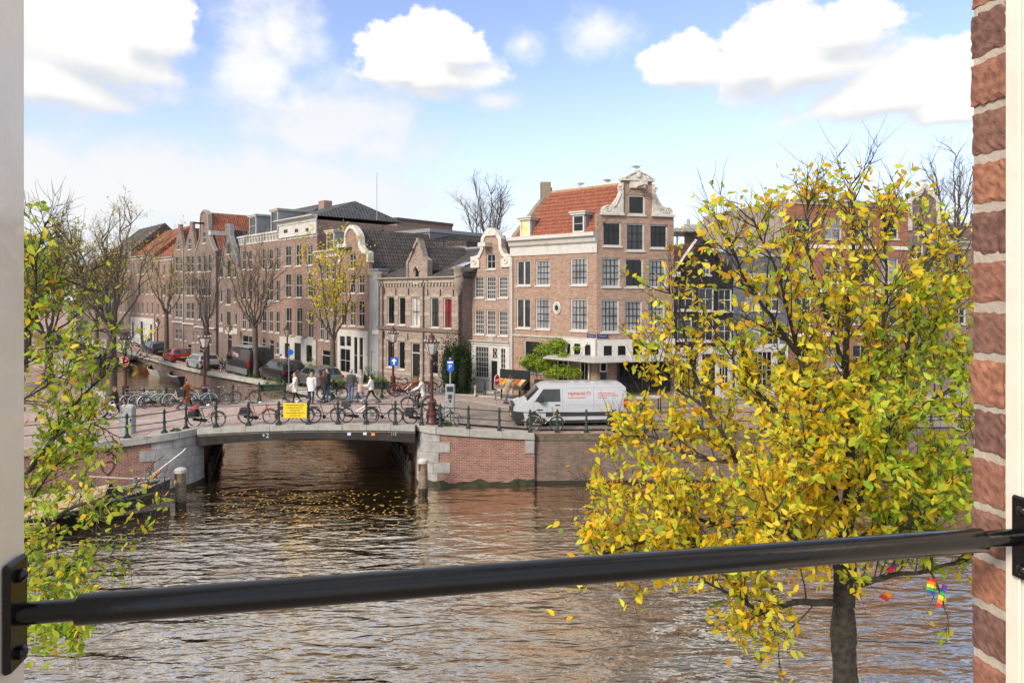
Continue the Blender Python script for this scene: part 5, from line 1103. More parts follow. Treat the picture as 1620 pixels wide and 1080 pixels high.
# crown lanterns
LG = mat('lantern_glass', (.55, .55, .52), .25, var=.1, coat=.5)
def lamp_proto():
    t = thing('street_lamp', 'x', 'street lamp')
    b = MB(); b.lathe([(.27, 0), (.27, .12), (.23, .16), (.21, .42), (.24, .46), (.24, .52), (.17, .58), (.15, .95), (.18, 1.0), (.18, 1.06), (.1, 1.12)], 12); b.build('base', MAROON, t, smooth=True, uv=False)
    b = MB(); b.lathe([(.075, 1.1), (.06, 2.9), (.085, 2.93), (.085, 2.98), (.05, 3.02), (.045, 3.2)], 10); b.build('pole', MAROON, t, smooth=True, uv=False)
    ln = MB(); ln.lathe([(.15, 3.2), (.33, 3.72)], 6); g = ln.build('lantern_glass', LG, t, uv=False)
    fr = MB()
    for k in range(6): a = k * math.pi / 3; fr.tube([(.155 * math.cos(a), .155 * math.sin(a), 3.2), (.335 * math.cos(a), .335 * math.sin(a), 3.73)], .016, 4)
    fr.lathe([(.17, 3.17), (.17, 3.21)], 6); fr.lathe([(.36, 3.71), (.36, 3.77)], 6); fr.build('lantern_frame', MAROON, g, uv=False)
    cr = MB(); cr.lathe([(.35, 3.77), (.28, 3.84), (.17, 3.88), (.12, 3.98), (.16, 4.0), (.1, 4.06), (.03, 4.1), (.05, 4.14), (.01, 4.2)], 12); top = cr.build('lantern_hood', MAROON, t, smooth=True, uv=False)
    k_ = MB()
    for k in range(12): a = k * math.pi / 6; k_.box(.33 * math.cos(a) - .025, .33 * math.cos(a) + .025, .33 * math.sin(a) - .025, .33 * math.sin(a) + .025, 3.775, 3.86)
    k_.build('crown', WHITE, top, uv=False); return t
LAMP = lamp_proto()
for i, (x, y, lab) in enumerate(((-3.62, 30.8, 'maroon crown lantern street lamp at the right corner of the bridge'), (-7.35, 42.2, 'maroon lantern street lamp with the blue one-way arrow in front of the institute'),
        (-17.3, 38.4, 'maroon lantern street lamp behind the far bridge railing'), (-21.85, 38.6, 'maroon lantern street lamp carrying the red no-entry sign'),
        (-40.5, 78, 'small distant lamp post by the far white ground floor'), (-27.6, 66.5, 'lamp post beside the silver parked car'), (-18.6, 56.5, 'lamp post before the twin dormer house'))):
    t = LAMP if i == 0 else copy_tree(LAMP); t['label'] = lab; t['group'] = 'crown lantern street lamps'; t.location = (x, y, gz(x, y) + .02)
# signs
RED = mat('sign_red', (.62, .015, .02), .35, var=.04); SBLUE = mat('sign_blue', (.01, .12, .55), .35, var=.04); SWH = mat('sign_white', (.8, .8, .78), .4, var=.03); GREYS = mat('galvanised_grey', (.33, .34, .35), .5, .4, var=.1)
def disc_sign(label, loc, rz, post=None, r=.31):
    t = thing('no_entry_sign', label, 'traffic sign', loc, rz)
    b = MB(); b.lathe([(r, -.01), (r, .01)], 24, (0, 0, 0), 0, 'y'); pl = b.build('disc', RED, t, uv=False)
    b = MB(); b.box(-r * .74, r * .74, -.018, -.0105, -r * .17, r * .17); b.build('bar', SWH, pl, uv=False)
    b = MB(); b.ring((0, -.011, 0), r * .95, .014, 24, 4); b.build('rim', SWH, pl, uv=False)
    if post: b = MB(); b.tube([(0, .04, -post), (0, .04, .2)], .03, 6); b.build('post', GREYS, t, uv=False)
    return t
q = at(195, 572, 38.3); disc_sign('round red no-entry sign with white bar on the lamp post at left', (q.x, 38.38, q.z), 0, r=.29)
q = at(786, 601, 37.6); disc_sign('red and white no-entry sign turned edge-on beside the fruit stall', (q.x, q.y, q.z), rad(62), q.z - 2.2)
q = at(623, 572, 42.0); t = thing('one_way_sign', 'square blue sign with white upward arrow on the lamp post', 'traffic sign', (q.x, 42.1, q.z))
b = MB(); b.bbox(-.24, .24, -.02, .0, -.26, .26, .03); b.build('plate', SBLUE, t, uv=False)
b = MB(); b.prism([(-.045, -.19), (.045, -.19), (.045, .03), (.14, .0), (.14, .07), (0, .2), (-.14, .07), (-.14, .0), (-.045, .03)], -.03, -.021); b.build('arrow', SWH, t, uv=False)
# parking meter with P sign
t = thing('parking_meter', 'grey parking ticket machine with blue P sign on a pole', 'parking meter', (-2.95, 32.6, gz(-2.95, 32.6) + .07)); H_ = 1.62
b = MB(); b.bbox(-.22, .22, -.16, .16, 0, H_, .04); b.build('cabinet', mat('meter_grey', (.36, .38, .39), .5, .2, var=.08), t, uv=False)
b = MB(); b.box(-.15, .15, -.175, -.161, 1.28, 1.52); b.build('screen', mat('meter_screen', (.03, .06, .07), .15), t, uv=False)
b = MB(); b.box(-.09, .09, -.18, -.161, .95, 1.15); b.box(-.05, .05, -.185, -.161, .78, .9); b.build('keypad', mat('meter_dark', (.05, .05, .05), .5), t, uv=False)
b = MB(); b.tube([(0, .05, H_ - .02), (0, .05, 2.25)], .035, 8); b.build('pole', GREYS, t, uv=False)
b = MB(); b.prism([(-.16, 2.3), (-.08, 2.2), (.08, 2.2), (.16, 2.3), (.16, 2.74), (-.16, 2.74)], -.01, .02); pl = b.build('sign_plate', SBLUE, t, uv=False)
b = MB(); b.box(-.13, .13, -.016, -.0105, 2.62, 2.7); b.build('card_symbol', SWH, pl, uv=False)
text('P', .3, SWH, pl, Matrix.Translation((-.085, -.014, 2.34)) @ Matrix.Rotation(rad(90), 4, 'X'), 'letter', .002)
b = MB(); b.ball((0, .03, 2.82), .06, 8, 5); b.build('cap', SANDST, t, uv=False)
# electricity cabinet, bollards, concrete bin, parking pole
t = thing('utility_cabinet', 'grey metal utility cabinet with domed top on the pavement at left', 'cabinet', (-17.05, 30.3, gz(-17.05, 30.3)))
b = MB(); b.bbox(-.3, .3, -.17, .17, 0, 1.2, .05); b.build('body', mat('cabinet_grey', (.30, .31, .31), .6, var=.1, dirt=(.2, .2, .19)), t, uv=False)
b = MB(); b.lathe([(.3, 0), (.28, .05), (.2, .1), (.02, .13)], 14, (0, 0, 1.2), 0, 'z', 1, .55); b.build('domed_lid', mat('lid_grey', (.45, .45, .44), .5), t, uv=False)
b = MB(); b.box(-.26, -.255, -.176, -.171, .1, 1.1); b.box(.2, .23, -.19, -.171, .55, .7); b.build('door_seam', BLACKM, t, uv=False)
def bollard(x, y, lab, h=.9, m=GREENM):
    t = thing('bollard', lab, 'bollard', (x, y, gz(x, y) + .08)); b = MB(); b.lathe([(.09, 0), (.09, .08), (.065, .12), (.055, h * .7), (.075, h * .74), (.05, h * .8), (.07, h * .92), (.02, h)], 8); b.build('shaft', m, t, smooth=True, uv=False)
bollard(-1.65, 41.4, 'dark iron bollard in front of the white ground floor'); bollard(-2.2, 40.9, 'short pale stone bollard near the yew', .6, STONE)
q = gd(605, 604, 2.15); t = thing('concrete_bin', 'rounded grey concrete litter bin near the institute door', 'bin', q); b = MB(); b.lathe([(.24, 0), (.26, .1), (.26, .95), (.2, 1.1), (.05, 1.16)], 14); b.build('drum', PLASTER, t, smooth=True, uv=False); b = MB(); b.box(-.12, .12, -.27, -.2, .75, .9); b.build('slot', BLACKM, t, uv=False)
q = gd(457, 620, 2.1); t = thing('parking_sign', 'thin grey pole with small round blue parking sign beside the black estate car', 'traffic sign', q); b = MB(); b.tube([(0, 0, 0), (0, 0, 3.0)], .035, 6); b.build('pole', GREYS, t, uv=False); b = MB(); b.lathe([(.2, -.05), (.2, -.03)], 16, (.12, 0, 2.6), 0, 'y'); b.build('disc', SBLUE, t, uv=False)
# planters on the far railing
def leaf_blob(parent, name, c, r, n, cols, size, seed, flat=.6):
    rg_ = np.random.default_rng(seed); d = rg_.normal(size=(n, 3)); d /= np.linalg.norm(d, axis=1)[:, None]; p_ = d * (rg_.uniform(.25, 1, n) ** .45)[:, None] * np.array(r) + np.array(c)
    return leaves(parent, name, p_, size, cols, seed)
def leaf_verts(n, rg_, size):
    d = rg_.normal(size=(n, 3)); d[:, 2] -= .5; d /= np.linalg.norm(d, axis=1)[:, None]
    a = rg_.normal(size=(n, 3)); s_ = np.cross(d, a); s_ /= np.linalg.norm(s_, axis=1)[:, None]; nn = np.cross(d, s_)
    L = size * rg_.uniform(.65, 1.25, n)[:, None]
    f = rg_.uniform(-.25, .05, n)[:, None]
    prof = [(0, 0, 0), (.3, .24, 1), (.62, .2, 1), (1, 0, 0), (.62, -.2, 1), (.3, -.24, 1)]
    return np.stack([d * L * u + s_ * L * w + nn * L * (np.abs(w) * -1.2 * f * e + (u * u) * f * .6) for u, w, e in prof], 1)
def leaves(parent, name, pts, size, cols, seed=0, kind='stuff', folded=True):
    rg_ = np.random.default_rng(seed + 77); n = len(pts); V = leaf_verts(n, rg_, size) + pts[:, None, :]
    me = bpy.data.meshes.new(name); me.vertices.add(n * 6); me.vertices.foreach_set('co', V.astype(np.float32).ravel())
    fi = np.array([[0, 1, 2, 3], [0, 3, 4, 5]]); li = (np.arange(n)[:, None, None] * 6 + fi[None]).ravel()
    me.loops.add(n * 8); me.loops.foreach_set('vertex_index', li.astype(np.int32)); me.polygons.add(n * 2); me.polygons.foreach_set('loop_start', np.arange(0, n * 8, 4, dtype=np.int32))
    cs = np.array([c[:3] for c in cols]); w_ = np.array([c[3] for c in cols], float); w_ /= w_.sum(); ci = rg_.choice(len(cols), n, p=w_)
    cc = cs[ci] * rg_.uniform(.75, 1.2, (n, 1)); cc = np.clip(cc * (1 + rg_.normal(0, .06, (n, 3))), 0, 1)
    at_ = me.color_attributes.new('Col', 'FLOAT_COLOR', 'POINT'); at_.data.foreach_set('color', np.concatenate([np.repeat(cc, 6, 0), np.ones((n * 6, 1))], 1).astype(np.float32).ravel())
    me.materials.append(LEAF); me.update(); me.validate(); o = link(name, me, parent)
    if kind: o['kind'] = kind
    return o
GREENS = [(.10, .20, .03, 4), (.16, .27, .04, 3), (.05, .11, .02, 3)]
for px, wdt, lab, seed in ((431, 1.35, 'long green planter box with ivy on the far bridge railing, left of the walkers', 1), (533, .75, 'small planter with green leaves on the far railing behind the dark-coated walker', 2), (601, .9, 'planter box with green plants on the far railing right of the walkers', 3)):
    x, y = bx(px, 38.25); t = thing('planter_box', lab, 'planter', (x, y, hb(x) + .5)); b = MB(); b.box(-wdt / 2, wdt / 2, .0, .3, 0, .36); b.box(-wdt / 2 - .03, wdt / 2 + .03, -.03, .33, .32, .38); b.build('box', mat('planter_green', (.012, .03, .02), .5), t, uv=False)
    leaf_blob(t, 'plants', (0, .15, .45), (wdt / 2, .2, .2), 300, [(.22, .34, .05, 4), (.12, .22, .03, 3)], .1, seed); leaf_blob(t, 'trailing_ivy', (0, 0, -.05), (wdt / 2, .12, .3), 250, GREENS, .08, seed + 9)
# mooring posts
WOODP = mat('weathered_pile', (.27, .21, .15), .9, var=.4, scale=9, bump=.6, bscale=20, dirt=(.12, .09, .06), dirt_scale=4)
for x, y, zt, lab in ((-13.2, 27.2, 1.42, 'weathered wooden mooring post with white cap at the left abutment'), (-3.78, 29.0, 1.36, 'weathered wooden mooring post with white cap at the right abutment')):
    t = thing('mooring_post', lab, 'mooring post', (x, y, 0))
    b = MB(); b.lathe([(.2, -1.2), (.2, zt * .5), (.185, zt)], 12); b.build('timber', WOODP, t, smooth=True)
    b = MB(); b.lathe([(.23, zt - .02), (.23, zt + .1), (.17, zt + .15), (.02, zt + .19)], 12); b.build('cap', WHITE, t, uv=False)
    b = MB(); b.lathe([(.206, -.2), (.206, .28)], 12); b.build('wet_band', MATS['wet_timber'], t, uv=False)
    b = MB(); b.box(-.17, -.11, -.2, -.17, zt - .32, zt - .02); b.box(.11, .17, -.2, -.17, zt - .32, zt - .02); b.build('cap_straps', mat('rust', (.14, .06, .03), .8), t, uv=False)
# ================================================================== BICYCLES
def bike_proto(style):
    t = thing('bicycle', 'x', 'bicycle'); fm = mat('bike_paint', (.02, .02, .022), .35, var=.1); Rr = .34
    fh, rh = (.54, 0, Rr), (-.53, 0, Rr)
    for c, nm in ((rh, 'rear_wheel'), (fh, 'front_wheel')):
        b = MB(); b.ring(c, Rr - .022, .022, 28, 5); w_ = b.build(nm, RUBBER, t, smooth=True, uv=False)
        b = MB(); b.ring(c, Rr - .05, .012, 28, 4); b.build('rim', CHROME, w_, uv=False)
        b = MB()
        for k in range(9): a = k * math.pi / 9; b.tube([(c[0] + (Rr - .05) * math.cos(a), 0, c[2] + (Rr - .05) * math.sin(a)), (c[0] - (Rr - .05) * math.cos(a), 0, c[2] - (Rr - .05) * math.sin(a))], .0035, 3)
        b.lathe([(.03, -.05), (.03, .05)], 8, c, 0, 'y'); b.build('spokes', CHROME, w_, uv=False)
        b = MB(); a0, a1 = (rad(20), rad(200)) if c is rh else (rad(10), rad(165))
        pts = [(c[0] + (Rr + .03) * math.cos(a), 0, c[2] + (Rr + .03) * math.sin(a)) for a in np.linspace(a0, a1, 12)]
        b.tube(pts, .022, 4); b.build('mudguard', fm, t, uv=False)
    bb = (-.06, 0, .29); st = (-.22, 0, .86); hb0, hb1 = (.43, 0, .68), (.37, 0, .93)
    b = MB(); r = .017
    b.tube([st, bb], r, 6); b.tube([hb0, hb1], .022, 6)
    for y in (-.06, .06): b.tube([bb, (rh[0], y, rh[2])], .011, 5); b.tube([(st[0] + .02, y * .3, .78), (rh[0], y, rh[2])], .010, 5)
    if style == 'oma': b.tube([(.425, 0, .72), (.3, 0, .5), (.12, 0, .34), bb], r, 6); b.tube([(.40, 0, .84), (.25, 0, .63), (.05, 0, .46), (-.12, 0, .45)], r * .8, 6)
    elif style == 'step': b.tube([(.42, 0, .74), bb], r * 1.25, 6); b.tube([(.41, 0, .80), (-.13, 0, .50)], r, 6)
    else: b.tube([(.425, 0, .72), bb], r, 6); b.tube([(.385, 0, .88), (st[0] + .02, 0, .82)], r, 6)
    b.build('frame', fm, t, smooth=True, uv=False)
    b = MB()
    for y in (-.05, .05): b.tube([(.44, y * .5, .66), (.5, y, .5), (.54, y, Rr)], .011, 5)
    b.build('fork', fm, t, uv=False)
    b = MB(); b.tube([(.37, 0, .92), (.345, 0, 1.04)], .014, 5)
    if style == 'dia': b.tube([(.34, -.29, 1.03), (.36, -.1, 1.05), (.36, .1, 1.05), (.34, .29, 1.03)], .013, 5)
    else: b.tube([(.10, -.27, 1.02), (.25, -.26, 1.06), (.36, -.14, 1.06), (.36, .14, 1.06), (.25, .26, 1.06), (.10, .27, 1.02)], .013, 5)
    hb_ = b.build('handlebar', CHROME, t, uv=False)
    b = MB()
    for y in (-1, 1): b.tube([(.14 if style != 'dia' else .34, y * .275, 1.025), (.04 if style != 'dia' else .33, y * .28, 1.0)], .019, 5)
    b.build('grips', RUBBER, hb_, uv=False)
    b = MB(); b.tube([(st[0], 0, st[2]), (-.245, 0, .95)], .013, 5); b.build('seat_post', CHROME, t, uv=False)
    b = MB(); b.ball((-.27, 0, .97), (.13, .085, .04), 10, 6); b.ball((-.15, 0, .965), (.09, .035, .03), 8, 5); b.build('saddle', mat('saddle_black', (.03, .026, .022), .5), t, smooth=True, uv=False)
    b = MB()
    for y in (-.06, 0, .06): b.tube([(-.3, y, .74), (-.78, y, .74)], .008, 4)
    for y in (-.06, .06): b.tube([(-.62, y, .74), (rh[0], y, rh[2])], .007, 4)
    b.tube([(-.78, -.06, .74), (-.78, .06, .74)], .008, 4); b.build('carrier', BLACKM, t, uv=False)
    b = MB(); b.lathe([(.09, -.03), (.09, -.02)], 14, bb, 0, 'y')
    for s in (-1, 1): b.tube([(bb[0], s * .06, bb[2]), (bb[0] + s * .13, s * .07, bb[2] - s * .1)], .01, 4); b.box(bb[0] + s * .13 - .045, bb[0] + s * .13 + .045, s * .11 - .04, s * .11 + .04, bb[2] - s * .1 - .012, bb[2] - s * .1 + .012)
    b.build('crank', BLACKM, t, uv=False)
    if style != 'dia':
        b = MB(); b.prism([(-.58, .29), (-.02, .21), (.05, .25), (.05, .33), (-.02, .37), (-.58, .39), (-.62, .34)], -.055, -.03); b.build('chain_case', mat('case_black', (.015, .015, .015), .3), t, uv=False)
    b = MB(); b.tube([(-.12, .05, .28), (-.2, .2, .01)], .01, 4); b.build('kickstand', CHROME, t, uv=False)
    b = MB(); b.ball((.46, 0, .84), (.05, .045, .045), 8, 5); b.build('headlamp', CHROME, t, uv=False)
    return t
PROTO = {k: bike_proto(k) for k in ('oma', 'step', 'dia')}; FIRST = {k: True for k in PROTO}
BK = {}
def paint(c):
    k = tuple(round(v, 3) for v in c)
    if k not in BK: BK[k] = mat('bike_paint_%d' % len(BK), c, .3, var=.08, coat=.3)
    return BK[k]
def bike(x, y, ang, style, c, label, lean=4, extra=None, z=None, group='bicycles parked around the bridge', tyre=None, steer=0):
    t = copy_tree(PROTO[style])
    t['label'] = label; t['group'] = group; t.location = (x, y, gz(x, y) + .012 if z is None else z); t.rotation_euler = (rad(lean), 0, rad(ang))
    for o in t.children:
        n = o.name.split('.')[0]
        if n in ('frame', 'fork', 'mudguard'):
            o.material_slots[0].link = 'OBJECT'; o.material_slots[0].material = paint(c)
        if steer and n == 'front_wheel':
            o.matrix_local = Matrix.Translation((.54, 0, 0)) @ Matrix.Rotation(rad(steer), 4, 'Z') @ Matrix.Translation((-.54, 0, 0))
    if extra == 'crate': b = MB(); b.box(-.72, -.36, -.17, .17, .76, .98); b.build('crate', mat('crate_plastic', (.05, .045, .05), .5), t, uv=False)
    if extra == 'redbag': b = MB(); b.bbox(-.7, -.4, -.18, .18, .77, .92, .03); b.build('saddlebag', mat('red_bag', (.45, .02, .04), .6), t, uv=False); 
    if extra in ('redbag', 'bags'):
        for s in (-1, 1): b = MB(); b.bbox(-.75, -.38, s * .16 - .05, s * .16 + .05, .42, .74, .03); b.build('pannier', mat('pannier_black', (.02, .02, .022), .6), t, uv=False)
    if extra == 'flowers': leaf_blob(t, 'garland', (.42, 0, 1.0), (.2, .2, .16), 140, [(.25, .4, .08, 4), (.5, .5, .3, 1)], .09, 8)
    if extra == 'basket': b = MB(); b.box(.42, .72, -.18, .18, .82, 1.06); b.build('basket', mat('wicker', (.2, .13, .07), .8), t, uv=False)
    return t
NB = lambda px, Y=30.85: (px - 810) / F * Y
GRPN = 'bicycles along the near bridge railing'
for px, c, st_, lab, ex, a in ((327, (.02, .02, .022), 'oma', 'black bicycle with red bag and black panniers at the left end of the railing', 'redbag', 0), (408, (.38, .025, .03), 'step', 'bright red bicycle leaning on the near bridge railing', 'bags', 2),
        (466, (.03, .03, .032), 'oma', 'dark bicycle half hidden behind the yellow notice board', None, 0), (516, (.04, .036, .034), 'dia', 'dark bicycle just right of the yellow notice board', None, -2), (566, (.62, .62, .6), 'step', 'white framed bicycle near the middle of the railing', 'crate', 1),
        (607, (.05, .05, .05), 'dia', 'dark bicycle right of the white framed one on the railing', None, -3), (668, (.018, .018, .018), 'oma', 'black bicycle with long chain case behind the corner street lamp', 'bags', 3)):
    bike(NB(px), 30.85 + R.uniform(-.06, .08), a, st_, c, lab, R.uniform(2, 6), ex, group=GRPN)
bike(-3.05, 31.0, -22, 'step', (.02, .02, .02), 'black bicycle slumped against the railing right of the street lamp', 16, None, group=GRPN, steer=-28)
bike(NB(862, 31.15), 31.2, 0, 'dia', (.42, .40, .27), 'cream racing style bicycle leaning on the railing in front of the white van', 3, None, group=GRPN)
GRPF = 'bicycles along the far bridge railing'
for i, (px, c, ang, st_, lab) in enumerate(((205, (.55, .55, .52), 20, 'dia', 'pale bicycle at the left end of the far rack'), (219, (.5, .52, .5), 22, 'step', 'second pale bicycle from the left in the far rack'), (232, (.6, .6, .6), 24, 'dia', 'white bicycle in the middle of the far rack'), (246, (.35, .55, .55), 40, 'step', 'pale turquoise bicycle at the right end of the far rack'),
        (283, (.62, .62, .6), 2, 'oma', 'white bicycle partly hidden by the walker in the brown coat'), (318, (.3, .42, .6), 0, 'step', 'light blue bicycle on the far railing'), (343, (.12, .13, .14), -4, 'oma', 'grey bicycle with white tyres on the far railing'), (388, (.10, .055, .045), 180, 'dia', 'brown mountain bicycle on the far railing left of the planter'), (526, (.03, .03, .03), 0, 'oma', 'black bicycle with plants behind the dark-coated walker'))):
    y = 37.75 + (0 if i > 3 else R.uniform(-.2, .15)); bike((px - 810) / F * y, y, ang, st_, c, lab, R.uniform(-6, 6), 'flowers' if px == 526 else None, group=GRPF)
GRPC = 'bicycles in the rack before the institute'
for i, (px, Y, c, ang, st_, lab) in enumerate(((640, 38.9, (.62, .10, .04), 8, 'step', 'orange red bicycle at the front of the rack before the institute'), (634, 40.3, (.05, .05, .06), 35, 'oma', 'dark bicycle at the left of the rack before the institute'), (648, 40.5, (.3, .32, .34), 40, 'dia', 'grey bicycle in the rack before the institute'), (661, 40.6, (.04, .04, .05), 42, 'step', 'black bicycle at the right of the rack before the institute'),
        (672, 40.9, (.25, .05, .05), 38, 'oma', 'dull red bicycle last in the rack before the institute'), (690, 41.6, (.1, .1, .11), -30, 'dia', 'dark bicycle leaning by the institute wall next to the yew'))):
    bike((px - 810) / F * Y, Y, ang, st_, c, lab, R.uniform(-5, 5), 'basket' if i == 0 else None, group=GRPC)
for i, (px, py, lab) in enumerate(((222, 549, 'far bicycle leftmost of the pair by the distant lamp post'), (232, 550, 'far bicycle rightmost of the pair by the distant lamp post'), (345, 582, 'bicycle parked between the silver car and the black van'), (353, 585, 'bicycle closest to the front of the black van'))):
    q = gd(px, py, 1.75); bike(q.x, q.y, 30 + 20 * i, ('oma', 'dia')[i % 2], (.05, .05, .06), lab, 3, None, group='bicycles parked along the side canal')
CYC = bike(NB(662, 34.2), 34.2, 182, 'oma', (.02, .02, .02), 'black bicycle ridden by the woman in the pale jacket', 0, None, group=None)
for t_ in PROTO.values():
    for o in list(t_.children_recursive) + [t_]: bpy.data.objects.remove(o)
# ================================================================== VEHICLES
CARGL = glass('car_glass', (.02, .024, .026), .03, spec=1.0); TYRE = RUBBER; RIM = mat('alloy_rim', (.4, .4, .41), .35, .7); TRIM = mat('dark_trim', (.03, .031, .033), .5, var=.1)
TAIL = mat('tail_lamp', (.45, .01, .012), .2, coat=.5); HEADL = mat('head_lamp', (.6, .62, .64), .12, .2, coat=.6); AMBER = mat('amber_marker', (.7, .25, .02), .4); YPL = mat('yellow_plate', (.75, .5, .03), .5)
def vehicle(name, label, cat, loc, ang, prof, W, belt, bot, wheels, wr, paintm, sides, ws, rw, roofk=.8, group=None, doors=(), low=None):
    t = thing(name, label, cat, loc, ang, group); x0, x1 = prof[0][0], prof[-1][0]; Hm = max(z for _, z in prof); xm, xl = (x0 + x1) / 2, (x1 - x0) / 2
    zt = lambda x: interp(x, prof)
    def hw(x, z):
        k = 1 - .10 * abs((x - xm) / xl) ** 5; s = W / 2 * k
        if z <= belt: return s * (1 - .05 * ((belt * .75 - z) / belt) ** 2)
        return s * (1 - (1 - roofk) * ((z - belt) / (Hm - belt)) ** 1.15)
    xs = sorted(set([x0 + (x1 - x0) * i / 44 for i in range(45)] + [p_[0] for p_ in prof])); ns = 8; nt_ = 4
    b = MB(); ring = []
    for x in xs:
        z_ = zt(x); pts = []
        bz = bot + .12 * max(0, abs((x - xm) / xl) - .85) / .15
        for i in range(ns + 1): z = bz + (z_ - .05 - bz) * i / ns; pts.append((x, hw(x, z), z))
        wt = hw(x, z_ - .05)
        for i in range(1, nt_ + 1): f_ = 1 - i / nt_; pts.append((x, wt * f_, z_ - .05 * f_ ** 3))
        ring.append(pts)
    n = len(ring[0]); vs = []
    for pts in ring: vs += pts + [(x, -y, z) for x, y, z in pts[:-1][::-1]]
    m_ = 2 * n - 1
    fs = [(i * m_ + j, i * m_ + (j + 1) % m_, (i + 1) * m_ + (j + 1) % m_, (i + 1) * m_ + j) for i in range(len(xs) - 1) for j in range(m_)]
    fs += [tuple(range(m_)), tuple((len(xs) - 1) * m_ + j for j in reversed(range(m_)))]
    b.add(vs, fs); bo = b.build('body', paintm, t, smooth=True, uv=False)
    for s in (-1, 1):
        for (a, c, za, zb, sl0, sl1) in sides:      # side glass: x range, z range, slants
            g = MB(); k = 6; q = []
            for i in range(k + 1):
                f_ = i / k; xb = a + (c - a) * f_; xt = a + sl0 + (c + sl1 - a - sl0) * f_
                for z, x in ((za, xb), ((za + zb) / 2, (xb + xt) / 2), (zb, xt)): q.append((x, s * (hw(x, z) + .007), z))
            g.add(q, [(i * 3 + j, i * 3 + 3 + j, i * 3 + 4 + j, i * 3 + 1 + j) for i in range(k) for j in (0, 1)]); g.build('side_window', CARGL, t, smooth=True, uv=False)
    for rng, nm in ((ws, 'windscreen'), (rw, 'rear_window')):
        if not rng: continue
        g = MB(); q = []; k = 5
        for i in range(k + 1):
            x = rng[0] + (rng[1] - rng[0]) * i / k; z = zt(x); wt = hw(x, z - .05) * .9; e = .012 * (1 if nm == 'windscreen' else -1)
            for j in range(5): f_ = -1 + j / 2; q.append((x + e, wt * f_, z - .05 * abs(f_) ** 3 + .014))
        g.add(q, [(i * 5 + j, i * 5 + j + 1, i * 5 + 6 + j, i * 5 + 5 + j) for i in range(k) for j in range(4)]); g.build(nm, CARGL, t, smooth=True, uv=False)
    for x in wheels:
        for s in (-1, 1):
            yo = hw(x, wr) * s; w_ = MB(); w_.lathe([(wr * .55, -.0), (wr * .95, 0.01), (wr, .04), (wr, .17), (wr * .9, .2), (.05, .2)], 20, (0, 0, 0), 0, 'y')
            wh = w_.build('wheel', TYRE, t, smooth=True, uv=False); wh.location = (x, yo + .015 * s, wr); wh.rotation_euler = (0, 0, 0 if s < 0 else math.pi)
            r_ = MB(); r_.lathe([(wr * .62, .005), (wr * .62, .03), (wr * .2, .012), (.03, .0)], 16, (0, 0, 0), 0, 'y'); r_.build('rim', RIM, wh, uv=False)
            a_ = MB(); ap = [(wr * 1.2 * math.cos(q_), wr * 1.2 * math.sin(q_)) for q_ in np.linspace(-.25, math.pi + .25, 16)]
            a_.prism([(x + u_, wr + v_) for u_, v_ in ap], yo - .1, yo + .008 * s) if s > 0 else a_.prism([(x + u_, wr + v_) for u_, v_ in ap], yo + .008 * s, yo + .1); a_.build('wheel_arch', TRIM, t, uv=False)
    b = MB(); b.box(x0 + .1, x1 - .1, -W / 2 + .15, W / 2 - .15, .16, bot + .1); b.build('underbody', TRIM, t, uv=False)
    for x in doors:
        for s in (-1, 1):
            g = MB(); zz_ = np.linspace(bot + .12, min(belt, zt(x) - .1), 4)
            g.tube([(x, s * (hw(x, z) + .001), z) for z in zz_], .006, 4); g.build('door_seam', TRIM, t, uv=False)
            g = MB(); yh = s * (hw(x + .2, belt - .12) + .012); g.box(x + .1, x + .28, yh - .012, yh + .012, belt - .14, belt - .11); g.build('door_handle', TRIM, t, uv=False)
    return t, hw, zt
